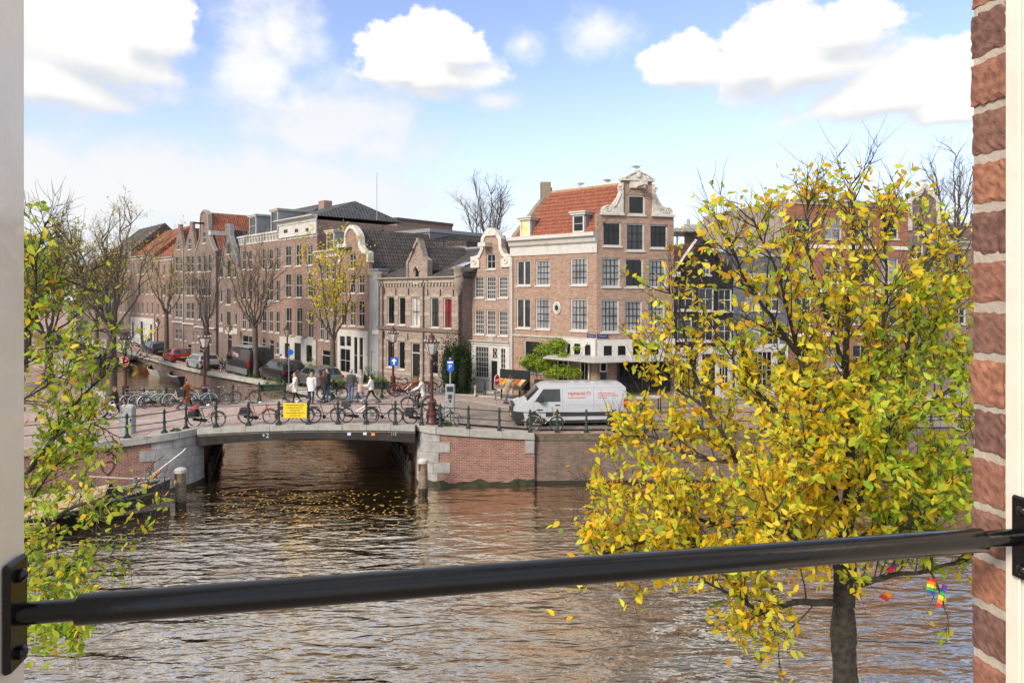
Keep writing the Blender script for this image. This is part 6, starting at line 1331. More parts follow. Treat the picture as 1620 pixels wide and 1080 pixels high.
def car(label, px, py, zg, ang, kind, paintm, L, group='cars parked along the side canal', dl=0):
    q = gd(px, py, zg); h = L / 2
    if kind == 'suv': prof = [(-h, .95), (-h + .1, 1.05), (-h + .35, 1.45), (-h + .75, 1.62), (-h + 2.3, 1.66), (-h + 2.75, 1.6), (-h + 3.45, 1.08), (h - .15, .92), (h, .7)]; H = 1.66; belt = 1.02; sides = [(-h + .75, -h + 1.7, 1.08, 1.52, .12, 0), (-h + 1.78, -h + 3.1, 1.06, 1.52, 0, -.45)]; ws = (-h + 2.82, -h + 3.42); rw = (-h + .14, -h + .6)
    elif kind == 'hatch': prof = [(-h, .82), (-h + .08, .95), (-h + .55, 1.36), (-h + .85, 1.43), (-h + 2.0, 1.47), (-h + 2.4, 1.42), (-h + 3.2, .98), (h - .15, .78), (h, .6)]; H = 1.47; belt = .92; sides = [(-h + .75, -h + 1.55, .96, 1.33, .2, 0), (-h + 1.62, -h + 2.85, .95, 1.34, 0, -.5)]; ws = (-h + 2.46, -h + 3.16); rw = (-h + .12, -h + .52)
    else: prof = [(-h, .85), (-h + .06, .98), (-h + .45, 1.38), (-h + .8, 1.45), (-h + 2.4, 1.47), (-h + 2.8, 1.41), (-h + 3.5, .97), (h - .15, .8), (h, .6)]; H = 1.47; belt = .93; sides = [(-h + .55, -h + 1.2, .97, 1.34, .2, 0), (-h + 1.27, -h + 2.1, .97, 1.34, 0, 0), (-h + 2.16, -h + 3.2, .95, 1.34, 0, -.45)]; ws = (-h + 2.86, -h + 3.46); rw = (-h + .1, -h + .42)
    t, hw, zt = vehicle('parked_car', label, 'car', (q.x, q.y, gz(q.x, q.y) + .01), ang, prof, 1.78, belt, .26, (-h + .8, h - .85), .32, paintm, sides, ws, rw, .78, group, (-h + 1.6,))
    for s in (-1, 1):
        b = MB(); b.box(-h - .02, -h + .2, s * .8 - .1, s * .8 + .06, .72, .9); b.build('tail_lamp', TAIL, t, uv=False); b = MB(); b.box(h - .24, h + .0, s * .68 - .13, s * .68 + .13, .62, .74); b.build('headlamp', HEADL, t, uv=False)
        b = MB(); b.ball((-h + 3.1, s * .98, belt + .1), (.07, .12, .08), 8, 5); b.build('mirror', paintm, t, uv=False)
    b = MB(); b.box(-h - .03, -h + .1, -.75, .75, .34, .52); b.build('rear_bumper', TRIM, t, uv=False); b = MB(); b.box(-h - .045, -h - .031, -.26, .26, .55, .66); b.build('number_plate', YPL, t, uv=False); b = MB(); b.box(h - .1, h + .03, -.75, .75, .3, .5); b.build('front_bumper', TRIM, t, uv=False)
    return t
def carpaint(n, c, metal=0): return mat(n, c, .28, metal, .03, coat=.8)
DIR = math.atan2(1, -.88)
car('dark blue off-road car parked farthest along the side canal', 246, 562, 1.62, DIR, 'suv', carpaint('navy_paint', (.015, .025, .06)), 4.5)
car('bright red hatchback parked along the side canal', 280, 571.5, 1.66, DIR, 'hatch', carpaint('red_paint', (.42, .012, .012)), 4.0)
car('silver estate car parked behind the red one', 320, 581, 1.75, DIR, 'estate', carpaint('silver_paint', (.5, .51, .52), .4), 4.4)
car('black and silver sport utility car parked by the bridge', 446, 604, 1.95, DIR, 'suv', carpaint('black_paint', (.018, .018, .02)), 4.6)
car('grey hatchback parked nearest the bridge behind the walkers', 503, 614, 2.05, DIR, 'hatch', carpaint('grey_paint', (.16, .165, .175), .4), 4.1)
# black van
q = gd(392, 593.5, 1.88)
BV, hw, zt = vehicle('delivery_van', 'black delivery van with white lettering parked behind a tree', 'van', (q.x, q.y, gz(q.x, q.y) + .01), DIR, [(-2.75, 1.5), (-2.7, 2.2), (-2.5, 2.36), (1.0, 2.38), (1.35, 2.25), (1.95, 1.3), (2.6, 1.08), (2.75, .7)], 1.95, 1.25, .3, (-1.75, 1.75), .35, carpaint('van_black', (.02, .021, .024)), [(.6, 1.65, 1.3, 1.9, 0, -.4)], (1.4, 1.92), None, .9)
for s in (-1, 1):
    b = MB(); b.box(-2.79, -2.6, s * .92 - .06, s * .92 + .06, .95, 1.5); b.build('tail_lamp', TAIL, BV, uv=False)
    b = MB(); b.box(-2.5, 2.3, s * .982 - .012, s * .982 + .006, .35, .8); b.build('lower_panel', mat('grey_cladding', (.14, .145, .15), .5), BV, uv=False)
    b = MB(); b.box(1.35, 1.55, s * 1.1 - .12, s * 1.1 + .1, 1.3, 1.6); b.build('mirror', TRIM, BV, uv=False)
b = MB(); b.box(-2.5, .7, -.8, .8, 2.385, 2.47); b.build('roof_rack', LEAD, BV, uv=False)
text('Prins', .55, SWH, BV, Matrix.Translation((0.45, .985, 1.62)) @ Matrix.Rotation(math.pi, 4, 'Z') @ Matrix.Rotation(rad(90), 4, 'X'), 'lettering', .004)
b = MB(); b.box(.55, .85, .975, .985, 1.55, 2.05); b.build('red_emblem', mat('emblem_red', (.35, .1, .1), .4), BV, uv=False)
# white van, nose to the left
VW = carpaint('van_white', (.50, .515, .54))
yaw = math.pi + rad(5)
WV, hw, zt = vehicle('delivery_van', 'white panel van with orange lettering parked on the right quay', 'van', ((905 - 810) / F * 33.0, 32.95, gz(2.9, 33) + .075), yaw,
    [(-2.45, 1.5), (-2.42, 1.86), (-2.25, 2.0), (1.2, 2.03), (1.45, 1.97), (1.7, 1.84), (2.28, 1.26), (2.5, 1.18), (2.8, 1.05), (2.9, .9), (2.92, .72)], 1.98, 1.15, .33, (-1.72, 1.86), .36, VW, [(.72, 1.95, 1.2, 1.78, .02, -.42)], (1.72, 2.26), None, .9)
for s in (-1, 1):
    b = MB(); b.box(-2.42, 1.42, s * 1.0 - .02, s * 1.0 + .012, .52, .70); b.build('rubbing_strip', TRIM, WV, uv=False)
    b = MB(); b.box(-2.49, -2.3, s * .93 - .05, s * .93 + .055, .85, 1.32); b.build('tail_lamp', TAIL, WV, uv=False)
    b = MB(); b.prism([(2.45, .95), (2.82, .9), (2.80, 1.06), (2.5, 1.16)], s * .84 - .08, s * .84 + .06); b.build('headlamp', HEADL, WV, uv=False)
    b = MB(); b.bbox(1.55, 1.75, s * 1.12 - .1, s * 1.12 + .1, 1.18, 1.48, .03); mi = b.build('mirror', TRIM, WV, uv=False)
    for xq in (-1.45, .8): b = MB(); b.box(xq - .06, xq + .06, s * 1.015 - .01, s * 1.015 + .006, .57, .63); b.build('side_marker', AMBER, WV, uv=False)
    for xq in (.62, -.85):
        g = MB(); g.tube([(xq, s * (hw(xq, z) + .001), z) for z in np.linspace(.8, 1.88, 7)], .007, 4); g.build('door_seam', mat('seam_grey', (.25, .26, .27), .6), WV, uv=False)
    g = MB(); g.tube([(1.98, s * (hw(1.98, z) + .001), z) for z in np.linspace(.75, 1.28, 4)], .007, 4); g.build('door_seam', MATS['seam_grey'], WV, uv=False)
    for za in (1.02, 1.82):
        g = MB(); g.tube([(x, s * (hw(x, za) + .001), za) for x in np.linspace(-2.3, .5, 8)], .006, 4); g.build('panel_crease', MATS['seam_grey'], WV, uv=False)
    b = MB(); b.box(.75, .98, s * (hw(.9, 1.12) + .012) - .015, s * (hw(.9, 1.05) + .012) + .015, 1.02, 1.06); b.build('door_handle', TRIM, WV, uv=False)
b = MB(); b.bbox(2.35, 2.98, -.95, .95, .36, .78, .06); b.build('front_bumper', TRIM, WV, uv=False)
b = MB(); b.box(2.86, 2.96, -.55, .55, .8, 1.06); gr_ = b.build('grille', TRIM, WV, uv=False); b = MB(); b.box(2.955, 2.972, -.5, .5, .86, .89); b.box(2.955, 2.972, -.5, .5, .97, 1.0); b.build('grille_bars', CHROME, gr_, uv=False)
b = MB(); b.lathe([(.1, 2.975), (.1, 2.985)], 16, (0, 0, .93), 0, 'x'); b.build('round_badge', CHROME, WV, uv=False)
b = MB(); b.box(2.98, 2.992, -.26, .26, .45, .56); b.build('number_plate', YPL, WV, uv=False)
ORG = mat('orange_print', (.75, .16, .05), .4)
def vtext(s_, size, x, z, w_=None, nm='lettering'):
    y = hw(x, z) + .012; text(s_, size, ORG, WV, Matrix.Translation((x, y, z)) @ Matrix.Rotation(math.pi, 4, 'Z') @ Matrix.Rotation(rad(90), 4, 'X'), nm, .003, width=w_)
vtext('rajnaraj', .27, .38, 1.5, .78); vtext('THE TRANSFORMATION BRAND', .07, .38, 1.35, .85); vtext('merkstrategie en', .085, -1.05, 1.55, .8); vtext('branding & campagnes', .085, -1.05, 1.45, .95); vtext('rajnaraj.nl', .085, -1.05, 1.35, .4)
b = MB(); b.ring((-.6, hw(-.6, 1.57) + .014, 1.57), .085, .012, 14, 4); b.build('sun_emblem', ORG, WV, uv=False)
# ================================================================== BOATS
def boat(name, label, loc, ang, L, W, H, hullm, deckm, group='small boats moored along the side canal', rimm=None, cover=None, thw=2, thwm=None, bowrise=.18):
    t = thing(name, label, 'boat', loc, ang, group); n = 18; b = MB(); rim = []; inn = []
    for i in range(n + 1):
        f_ = i / n; x = -L / 2 + L * f_; w = W / 2 * (math.sin(math.pi * min(1, (f_ * .62 + .38))) ** .7 if f_ > .0 else .75) if f_ < .999 else .02
        w = W / 2 * max(.03, (1 - max(0, (f_ - .45) / .55) ** 2.2)) * (.82 + .18 * min(1, f_ / .25))
        z = H + bowrise * max(0, (f_ - .5) / .5) ** 2 + .06 * max(0, (.2 - f_) / .2)
        b.v += [(x, w, z), (x, w * .86, z * .45), (x, w * .5, -.25), (x, 0, -.3), (x, -w * .5, -.25), (x, -w * .86, z * .45), (x, -w, z)]; rim.append((x, w, z)); inn.append((x, w * .88, z - .04))
    for i in range(n):
        for j in range(6): b.f.append((i * 7 + j, i * 7 + j + 1, i * 7 + 8 + j, i * 7 + 7 + j)); b.m.append(0)
    b.f.append(tuple(range(7))); b.m.append(0); b.build('hull', hullm, t, smooth=True, uv=False)
    g = MB(); g.tube([(x, y, z + .01) for x, y, z in rim] + [(x, -y, z + .01) for x, y, z in rim[::-1]], .045, 5); g.build('gunwale', rimm or WOODP, t, uv=False)
    d = MB(); zf_ = H * .35
    vs = [(x, y * .9, zf_) for x, y, z in inn] + [(x, -y * .9, zf_) for x, y, z in inn]; k = len(inn); d.add(vs, [(i, i + 1, k + i + 1, k + i) for i in range(k - 1)])
    for s in (1, -1): d.add([(x, s * y * .9, zf_) for x, y, z in inn] + [(x, s * y, z) for x, y, z in inn], [(i, i + 1, k + i + 1, k + i) for i in range(k - 1)])
    d.build('inner_floor', deckm, t, uv=False)
    for j in range(thw):
        x = -L * .28 + j * L * .27; ww = interp(x, [(p_[0], p_[1]) for p_ in inn]); c = MB(); c.box(x - .14, x + .14, -ww, ww, H - .12, H - .06); c.build('thwart', thwm or WOODP, t, uv=False)
    if cover:
        c = MB(); i0, i1 = int(n * cover[0]), int(n * cover[1]); sec = []
        for i in range(i0, i1 + 1):
            x, y, z = rim[i]; hh = cover[2]; sec.append([(x, y * 1.03, z + .02), (x, y * .7, z + hh * .7), (x, 0, z + hh), (x, -y * .7, z + hh * .7), (x, -y * 1.03, z + .02)])
        vs = [p_ for s_ in sec for p_ in s_]; c.add(vs, [(i * 5 + j, i * 5 + j + 1, i * 5 + 6 + j, i * 5 + 5 + j) for i in range(len(sec) - 1) for j in range(4)]); c.build('tarpaulin', cover[3], t, smooth=True, uv=False)
    return t
VARN = mat('varnished_wood', (.22, .085, .035), .4, var=.3, scale=8); HULLB = mat('black_tar_hull', (.014, .014, .016), .45, var=.2); HULLW = mat('white_hull', (.6, .58, .53), .45, var=.1, dirt=(.4, .36, .3)); TARPB = mat('blue_tarpaulin', (.02, .14, .5), .5, var=.15, bump=.5, bscale=12); TARPG = mat('grey_tarpaulin', (.22, .25, .28), .6, var=.15, bump=.5, bscale=10); REDH = mat('red_hull', (.4, .03, .03), .4)
def wl(px, py): q = gd(px, py, 0); return (q.x, q.y, 0)
boat('sloop', 'open sloop with white rim and brown floor next to the blue tarpaulin', wl(251, 592), DIR, 5.6, 2.0, .62, HULLW, VARN, rimm=WHITE, thw=1)
tb = boat('dinghy', 'small boat wrapped in a bright blue tarpaulin', wl(270, 593), DIR, 2.6, 1.3, .5, HULLB, VARN, cover=(.0, 1.0, .5, TARPB), thw=0)
boat('rowing_boat', 'round brown wooden rowing boat moored ahead of the sloop', wl(221, 585.5), DIR, 3.6, 1.7, .65, VARN, mat('dull_red_floor', (.2, .05, .04), .6), rimm=mat('pale_timber', (.36, .26, .18), .7))
boat('rowing_boat', 'light topped boat with dark hull nearest the bridge on the side canal', wl(283, 602), DIR, 4.6, 1.8, .6, HULLB, mat('light_floor', (.5, .48, .42), .7), rimm=WHITE, thw=2)
boat('dinghy', 'black rubber dinghy with dark cover by the no-entry sign', wl(206, 583), DIR, 3.2, 1.6, .75, HULLB, HULLB, cover=(0, 1, .45, mat('black_cover', (.02, .022, .022), .6)), thw=0)
boat('dinghy', 'grey covered boat moored at far left of the side canal', wl(160, 571), DIR, 4.6, 1.9, .7, HULLB, TARPG, cover=(0, 1, .4, TARPG), thw=0)
boat('dinghy', 'small red and white boat behind the grey covered one', wl(141, 563), DIR, 4.2, 1.8, .7, REDH, HULLW, rimm=WHITE, thw=1)
# moored barge at the left quay
TAN = mat('tan_canvas', (.46, .33, .19), .7, var=.12, bump=.3, bscale=9)
bow = Vector((-13.35, 26.65)); stern = Vector((-22.2, 23.6)); mid = (bow + stern) / 2; aa = math.atan2(bow.y - stern.y, bow.x - stern.x)
BG = boat('sailing_barge', 'black hulled sailing barge with tan canvas cover moored at the left quay', (mid.x, mid.y, 0), aa, (bow - stern).length, 2.5, .55, HULLB, WOODP, None, rimm=mat('grey_rubbing_rail', (.2, .2, .21), .6), cover=(.05, .8, .5, TAN), thw=0, bowrise=.75)
hl = (bow - stern).length / 2
b = MB(); b.bbox(-hl + 1.0, -hl + 2.8, -.6, .6, .9, 1.5, .06); b.build('cabin', WHITE, BG, uv=False)
b = MB(); b.tube([(hl - .9, .1, 1.25), (hl + .45, .1, 2.3), (hl + .55, .1, 2.42)], .035, 6); b.build('bowsprit', WHITE, BG, uv=False)
b = MB(); b.tube([(hl - .75, .1, 1.25), (hl - .35, .1, 1.62)], .075, 6); b.build('sail_roll', mat('orange_sailcloth', (.6, .22, .08), .7), BG, uv=False)
b = MB(); b.ball((hl - .8, 0, 1.25), (.12, .3, .12), 8, 5); b.lathe([(.07, 1.1), (.07, 1.45), (.1, 1.47)], 8, (hl - 1.2, 0, 0)); b.build('windlass', mat('winch_grey', (.25, .25, .26), .5, .5), BG, uv=False)
b = MB(); b.tube([(hl - .4, -.1, 1.35), (hl - 1.5, -.5, 1.25), (hl - 3, -.95, 1.35)], .025, 5); b.tube([(hl - .4, .1, 1.35), (hl - 1.5, .6, 1.28), (hl - 3, 1.0, 1.4)], .025, 5); b.build('mooring_rope', mat('rope', (.5, .44, .34), .9), BG, uv=False)
b2 = boat('wooden_boat', 'flat wooden boat with reddish planked edge in front of the barge', (-18.6, 22.6, 0), aa, 6.0, 1.9, .4, VARN, WOODP, None, rimm=VARN, thw=2)
# ================================================================== PEOPLE
SKIN = mat('skin', (.52, .32, .23), .55, var=.06); SHOE = mat('dark_shoe', (.02, .02, .02), .5)
def fabric(n, c): return mat(n, c, .85, var=.15, scale=12, bump=.3, bscale=30)
def remesh(b, name, voxel, parent, smooth_it=2):
    o = b.build(name, [SKIN], None, uv=False); me0 = o.data
    m = o.modifiers.new('r', 'REMESH'); m.mode = 'VOXEL'; m.voxel_size = voxel
    s = o.modifiers.new('s', 'SMOOTH'); s.iterations = smooth_it; s.factor = .5
    dg = bpy.context.evaluated_depsgraph_get(); me = bpy.data.meshes.new_from_object(o.evaluated_get(dg)); bpy.data.objects.remove(o); bpy.data.meshes.remove(me0)
    me.materials.clear(); me.name = name; me.polygons.foreach_set('use_smooth', [True] * len(me.polygons)); return link(name, me, parent)
def limb(b, pts, rs):
    b.tube(pts, rs, 8)
    for p_, r in zip(pts, rs): b.ball(p_, r, 8, 5)
def person(label, loc, ang, h, top, legs, hair, stride=18, arms=((10, 20), (-10, 20)), coat=.0, hairlong=0, shoes=SHOE, out=8, sleeve=None, sit=False, lean=0, bag=None, hat=None, scarf=None, bald=False):
    t = thing('person', label, 'person', loc, ang); s = h / 1.75; b = MB(); A = rad(stride)
    feet = []; LG_ = []
    for sd, a in ((1, A), (-1, -A * .9)):
        if sit: hip = Vector((0, sd * .09, .95)); a1 = rad(62 if sd > 0 else 38); kn = hip + Vector((math.sin(a1) * .43, 0, -math.cos(a1) * .43)); an = kn + Vector((-.05, 0, -.41))
        else:
            hip = Vector((0, sd * .09, .93)); kn = hip + Vector((math.sin(a) * .43, sd * .01, -math.cos(a) * .43)); k2 = a - rad(6) - (rad(18) if a < 0 else 0); an = kn + Vector((math.sin(k2) * .42, 0, -math.cos(k2) * .42))
        toe = an + Vector((.16, sd * .015, -.05)) if a >= 0 or sit else an + Vector((.14, sd * .015, -.075)); LG_.append((hip, kn, an, toe)); feet.append(min(an.z, toe.z))
    dz = -min(feet) + .035 if not sit else 0
    Lz = rad(lean)
    def up(v):   # lean the upper body about the hips
        v = Vector(v); r = v - Vector((0, 0, .93)); r = Matrix.Rotation(Lz, 3, 'Y') @ r; return r + Vector((0, 0, .93))
    for hip, kn, an, toe in LG_: limb(b, [hip, hip.lerp(kn, .5), kn, kn.lerp(an, .35), an], [.088, .078, .056, .056, .04]); limb(b, [an + Vector((-.05, 0, -.04)), an + Vector((.05, 0, -.035)), toe], [.042, .045, .036])
    def tors(prof, sx=.62, k=1.0):
        n = 12; vs = []
        for r, z in prof:
            for i in range(n): q = 2 * math.pi * i / n; vs.append(up((r * math.cos(q) * sx, r * math.sin(q), z)))
        m = len(prof); return vs, [(i * n + j, i * n + (j + 1) % n, (i + 1) * n + (j + 1) % n, (i + 1) * n + j) for i in range(m - 1) for j in range(n)] + [tuple(reversed(range(n))), tuple((m - 1) * n + j for j in range(n))]
    b.add(*tors([(.10, .84), (.165, .88), (.17, .95), (.145, 1.08), (.165, 1.22), (.185, 1.36), (.15, 1.45), (.06, 1.49)]))
    limb(b, [up((0, 0, 1.44)), up((.01, 0, 1.54))], [.06, .052])
    hc = up((.02, 0, 1.635)); b.ball(hc, (.095, .075, .115), 12, 8); b.ball(hc + Vector((.035, 0, -.055)), (.06, .055, .06), 8, 6); b.ball(hc + Vector((.1, 0, -.02)), (.02, .013, .026), 6, 4)
    for sd in (1, -1): b.ball(hc + Vector((-.005, sd * .078, -.005)), (.02, .012, .03), 6, 4)
    AR = []
    for sd, (sw, bend) in zip((1, -1), arms):
        sh = Vector((0, sd * .185, 1.41)); a1 = rad(sw); o_ = math.sin(rad(out)); el = sh + Vector((math.sin(a1) * .28, sd * o_ * .28, -math.cos(a1) * .28)); a2 = rad(sw + bend); wr = el + Vector((math.sin(a2) * .25, -sd * .01, -math.cos(a2) * .25)); hd = wr + (wr - el).normalized() * .07
        sh, el, wr, hd = up(sh), up(el), up(wr), up(hd); AR.append((sh, el, wr)); limb(b, [sh, sh.lerp(el, .5), el, wr], [.056, .05, .041, .029]); b.ball((wr + hd) / 2 + Vector((0, 0, 0)), (.042, .024, .045), 8, 5)
        dv = (wr - el).normalized(); sdv = Vector((1, 0, 0)) if abs(dv.x) < .7 else Vector((0, 0, 1)); sdv = (sdv - dv * sdv.dot(dv)).normalized()
        for k, ln in enumerate((.072, .08, .076, .06)): f0 = wr + dv * .075 + sdv * (-.027 + .018 * k); limb(b, [f0, f0 + dv * ln * .55 + Vector((0, -sd * .006, 0)), f0 + dv * ln + Vector((0, -sd * .022, 0))], [.0105, .010, .009])
        t0 = wr + dv * .025 + sdv * .03; limb(b, [t0, t0 + dv * .03 + sdv * .025, t0 + dv * .06 + sdv * .03], [.012, .011, .009])
    body_ = remesh(b, 'body', .014, t); me = body_.data
    for m in (SKIN, legs, shoes, top): me.materials.append(m)
    idx = []
    for pl in me.polygons:
        c = pl.center
        if c.z < .955 and (c - AR[0][2]).length > .17 and (c - AR[1][2]).length > .17:
            k = 1
            for hip, kn, an, toe in LG_:
                if c.z < an.z + .02 and (c - an).length < .2: k = 2
        elif min((c - AR[0][2]).length, (c - AR[1][2]).length) < .16 and min((c - AR[0][1]).length, (c - AR[1][1]).length) > .16: k = 0
        elif (c - up((0, 0, 1.50))).z > 0 and (Vector((c.x, c.y)) - Vector(up((0, 0, 1.55))[:2])).length < .16: k = 0
        else: k = 3
        idx.append(k)
    me.polygons.foreach_set('material_index', idx)
    # coat / jumper
    b = MB(); hem = .93 - coat
    b.add(*tors([(.175 + coat * .13, hem), (.185 + coat * .04, .93), (.172, 1.08), (.19, 1.24), (.208, 1.37), (.17, 1.46), (.075, 1.505)], .70))
    for sh, el, wr in AR: limb(b, [sh, el, el.lerp(wr, .9)], [.075, .06, .047])
    c_ = remesh(b, 'coat' if coat > .1 else 'jacket', .02, t, 2); c_.data.materials.append(top)
    if hat: b = MB(); b.ball(hc + Vector((-.01, 0, .045)), (.112, .095, .085), 12, 6); b.build('hat', hat, t, smooth=True, uv=False)
    if not bald:
        b = MB(); b.ball(hc + Vector((-.025, 0, .03)), (.098, .088, .105), 12, 8)
        if hairlong: b.ball(hc + Vector((-.075, 0, -.06)), (.055, .085, .12), 10, 6); b.ball(hc + Vector((-.09, 0, -.06 - hairlong * .5)), (.05, .08, .06 + hairlong * .5), 10, 6)
        b.build('hair', hair, t, smooth=True, uv=False)
    b = MB()
    for sd in (1, -1): b.ball(hc + Vector((.088, sd * .032, .008)), .011, 6, 4)
    b.build('eyes', SHOE, t, uv=False); b = MB(); b.ball(hc + Vector((.09, 0, -.062)), (.008, .022, .007), 6, 4); b.build('mouth', mat('lip', (.35, .12, .1), .5), t, uv=False)
    if scarf: b = MB(); b.ring(up((.01, 0, 1.49)), .075, .035, 14, 6, 'z'); q = up((.13, .04, 1.3)); b.tube([up((.08, .04, 1.47)), q, up((.13, .05, 1.05))], [.035, .04, .045], 6); b.build('scarf', scarf, t, smooth=True, uv=False)
    t.scale = (s, s, s); t.location.z += dz * s
    t['hands'] = 1; del t['hands']
    return t, AR, up
def P_(px, Y): x = (px - 810) / F * Y; return (x, Y, gz(x, Y) + .005)
JEANS = fabric('blue_jeans', (.08, .14, .26)); BLK = fabric('black_cloth', (.018, .018, .02)); CRM = fabric('cream_cloth', (.66, .62, .54)); WHT = fabric('white_cloth', (.72, .71, .70)); PINKB = fabric('pale_beige_coat', (.62, .50, .42)); BRN = fabric('rust_brown_coat', (.26, .075, .02)); GRJ = fabric('grey_green_jacket', (.055, .06, .056)); NAVY = fabric('dark_navy_cloth', (.02, .025, .05)); KHK = fabric('khaki_trench', (.36, .28, .18))
HB_ = mat('brown_hair', (.05, .025, .014), .6, var=.2); HBL = mat('blonde_hair', (.42, .24, .09), .6, var=.2); HBK = mat('black_hair', (.012, .01, .009), .5); HGR = mat('grey_hair', (.35, .33, .3), .6); HRD = mat('auburn_hair', (.18, .06, .025), .6, var=.2)
def bag_at(parent_loc, label, nm, size, m, cat='bag', z=.5):
    t = thing(nm, label, cat, parent_loc); b = MB(); b.bbox(-size[0] / 2, size[0] / 2, -size[1] / 2, size[1] / 2, 0, size[2], .04); b.build('bag_body', m, t, uv=False); b = MB(); b.tube([(-size[0] * .3, 0, size[2] - .02), (-size[0] * .2, 0, size[2] + .16), (size[0] * .2, 0, size[2] + .16), (size[0] * .3, 0, size[2] - .02)], .012, 5); b.build('handle', m, t, uv=False); return t
R_, L_ = 0, math.pi
p1, ar, up = person('walker in black carrying two pale shopping bags at far left', P_(181, 34), R_, 1.72, BLK, BLK, HRD, 26, ((8, 10), (-8, 10)), .1, .1)
x, y, z = P_(181, 34)
bag_at((x + .1, y - .34, z + .42), 'white plastic shopping bag in the right hand of the walker in black', 'shopping_bag', (.34, .16, .42), mat('white_plastic', (.7, .7, .68), .4)); bag_at((x - .28, y + .3, z + .45), 'pale green shopping bag in the left hand of the walker in black', 'shopping_bag', (.32, .16, .38), mat('mint_plastic', (.42, .55, .46), .4))
person('walker in a long rust brown coat crossing the bridge at left', P_(295, 36.3), R_, 1.72, BRN, NAVY, HB_, 24, ((20, 60), (-5, 20)), .42, .12)
x, y, z = P_(287, 36.0); bag_at((x, y, z + .78), 'black shoulder bag hanging behind the brown-coated walker', 'shoulder_bag', (.42, .16, .38), BLK)
person('woman in a short cream coat facing left on the bridge', P_(467, 36.6), rad(-150), 1.70, CRM, BLK, HRD, 12, ((25, 40), (10, 30)), .28, .18)
person('woman with long blonde hair and white jacket seen from behind', P_(493, 36.4), rad(95), 1.68, WHT, NAVY, HBL, 6, ((5, 20), (0, 15)), .22, .34)
person('dark-haired walker in a black coat on the bridge', P_(513, 36.5), rad(60), 1.74, BLK, NAVY, HRD, 12, ((25, 70), (10, 30)), .2, .22)
person('man in a navy jacket half hidden behind the dark-coated walker', P_(519, 37.0), rad(200), 1.82, NAVY, JEANS, HBK, 6, ((10, 20), (0, 10)), .05, 0)
person('man in a grey-green jacket and blue jeans seen from behind', P_(555.5, 36.4), rad(80), 1.80, GRJ, JEANS, HGR, 6, ((18, 60), (12, 60)), .06, 0)
person('grey-haired walker in a pale beige coat with turquoise scarf', P_(570, 36.7), rad(150), 1.74, PINKB, JEANS, HGR, 10, ((20, 50), (10, 40)), .36, .1, scarf=fabric('turquoise_scarf', (.08, .32, .36)))
x, y, z = P_(577, 37.0); t = thing('backpack', 'dark backpack on the beige-coated walker', 'backpack', (x, y, z + 1.02)); b = MB(); b.bbox(-.1, .1, -.15, .15, 0, .42, .05); b.build('sack', BLK, t, uv=False); b = MB(); b.tube([(-.1, -.09, .38), (-.2, -.09, .3), (-.12, -.09, .08)], .014, 5); b.tube([(-.1, .09, .38), (-.2, .09, .3), (-.12, .09, .08)], .014, 5); b.build('strap', BLK, t, uv=False)
person('dark-haired woman in a white top and black trousers striding left', P_(587, 36.1), L_, 1.60, WHT, BLK, HBK, 26, ((30, 60), (-15, 20)), .04, .16)
cx, cy = CYC.location.x, CYC.location.y
person('woman in a pale jacket riding a bicycle to the left', (cx + .22, cy, CYC.location.z + .0), L_ + rad(2), 1.70, CRM, BLK, HBL, 0, ((48, 28), (48, 28)), .16, .12, sit=True, lean=8, hat=fabric('beige_hat', (.45, .36, .26)))
person('shopper in a khaki trench coat bending over the fruit stall', P_(802, 38.4), rad(40), 1.68, KHK, JEANS, HB_, 8, ((50, 20), (45, 25)), .42, .05, lean=24)
q = gd(437, 588, 1.95); person('person in a white jacket bending down beside the black sport utility car', (q.x, q.y + 2.5, gz(q.x, q.y)), rad(160), 1.72, WHT, BLK, HBK, 8, ((50, 20), (40, 20)), .1, 0, lean=55)
# ================================================================== FRUIT STALL
sx, sy = -0.1, 39.6; ST = thing('fruit_stall', 'dark wooden greengrocer stall with sloping trays by the corner house', 'stall', (sx, sy, 2.3), rad(-30))
b = MB()
for u in (-.8, .8):
    for v in (-.3, .35): b.box(u - .04, u + .04, v - .04, v + .04, 0, .8 + (v > 0) * .3)
b.build('trestle', DARKW, ST, uv=False)
b = MB(); b.add([(-.9, -.4, .78), (.9, -.4, .78), (.9, .45, 1.12), (-.9, .45, 1.12), (-.9, -.4, .72), (.9, -.4, .72), (.9, .45, 1.06), (-.9, .45, 1.06)], [(0, 1, 2, 3), (7, 6, 5, 4), (0, 4, 5, 1), (1, 5, 6, 2), (2, 6, 7, 3), (3, 7, 4, 0)]); b.build('display_board', WOODP, ST, uv=False)
b = MB(); b.box(-1.0, 1.0, .5, .58, .6, 1.75); b.build('back_board', DARKW, ST, uv=False)
fr = [((.75, .26, .02), 'orange'), ((.75, .3, .03), 'orange'), ((.12, .3, .03), 'green'), ((.6, .08, .02), 'red'), ((.7, .5, .2), 'yellow')]
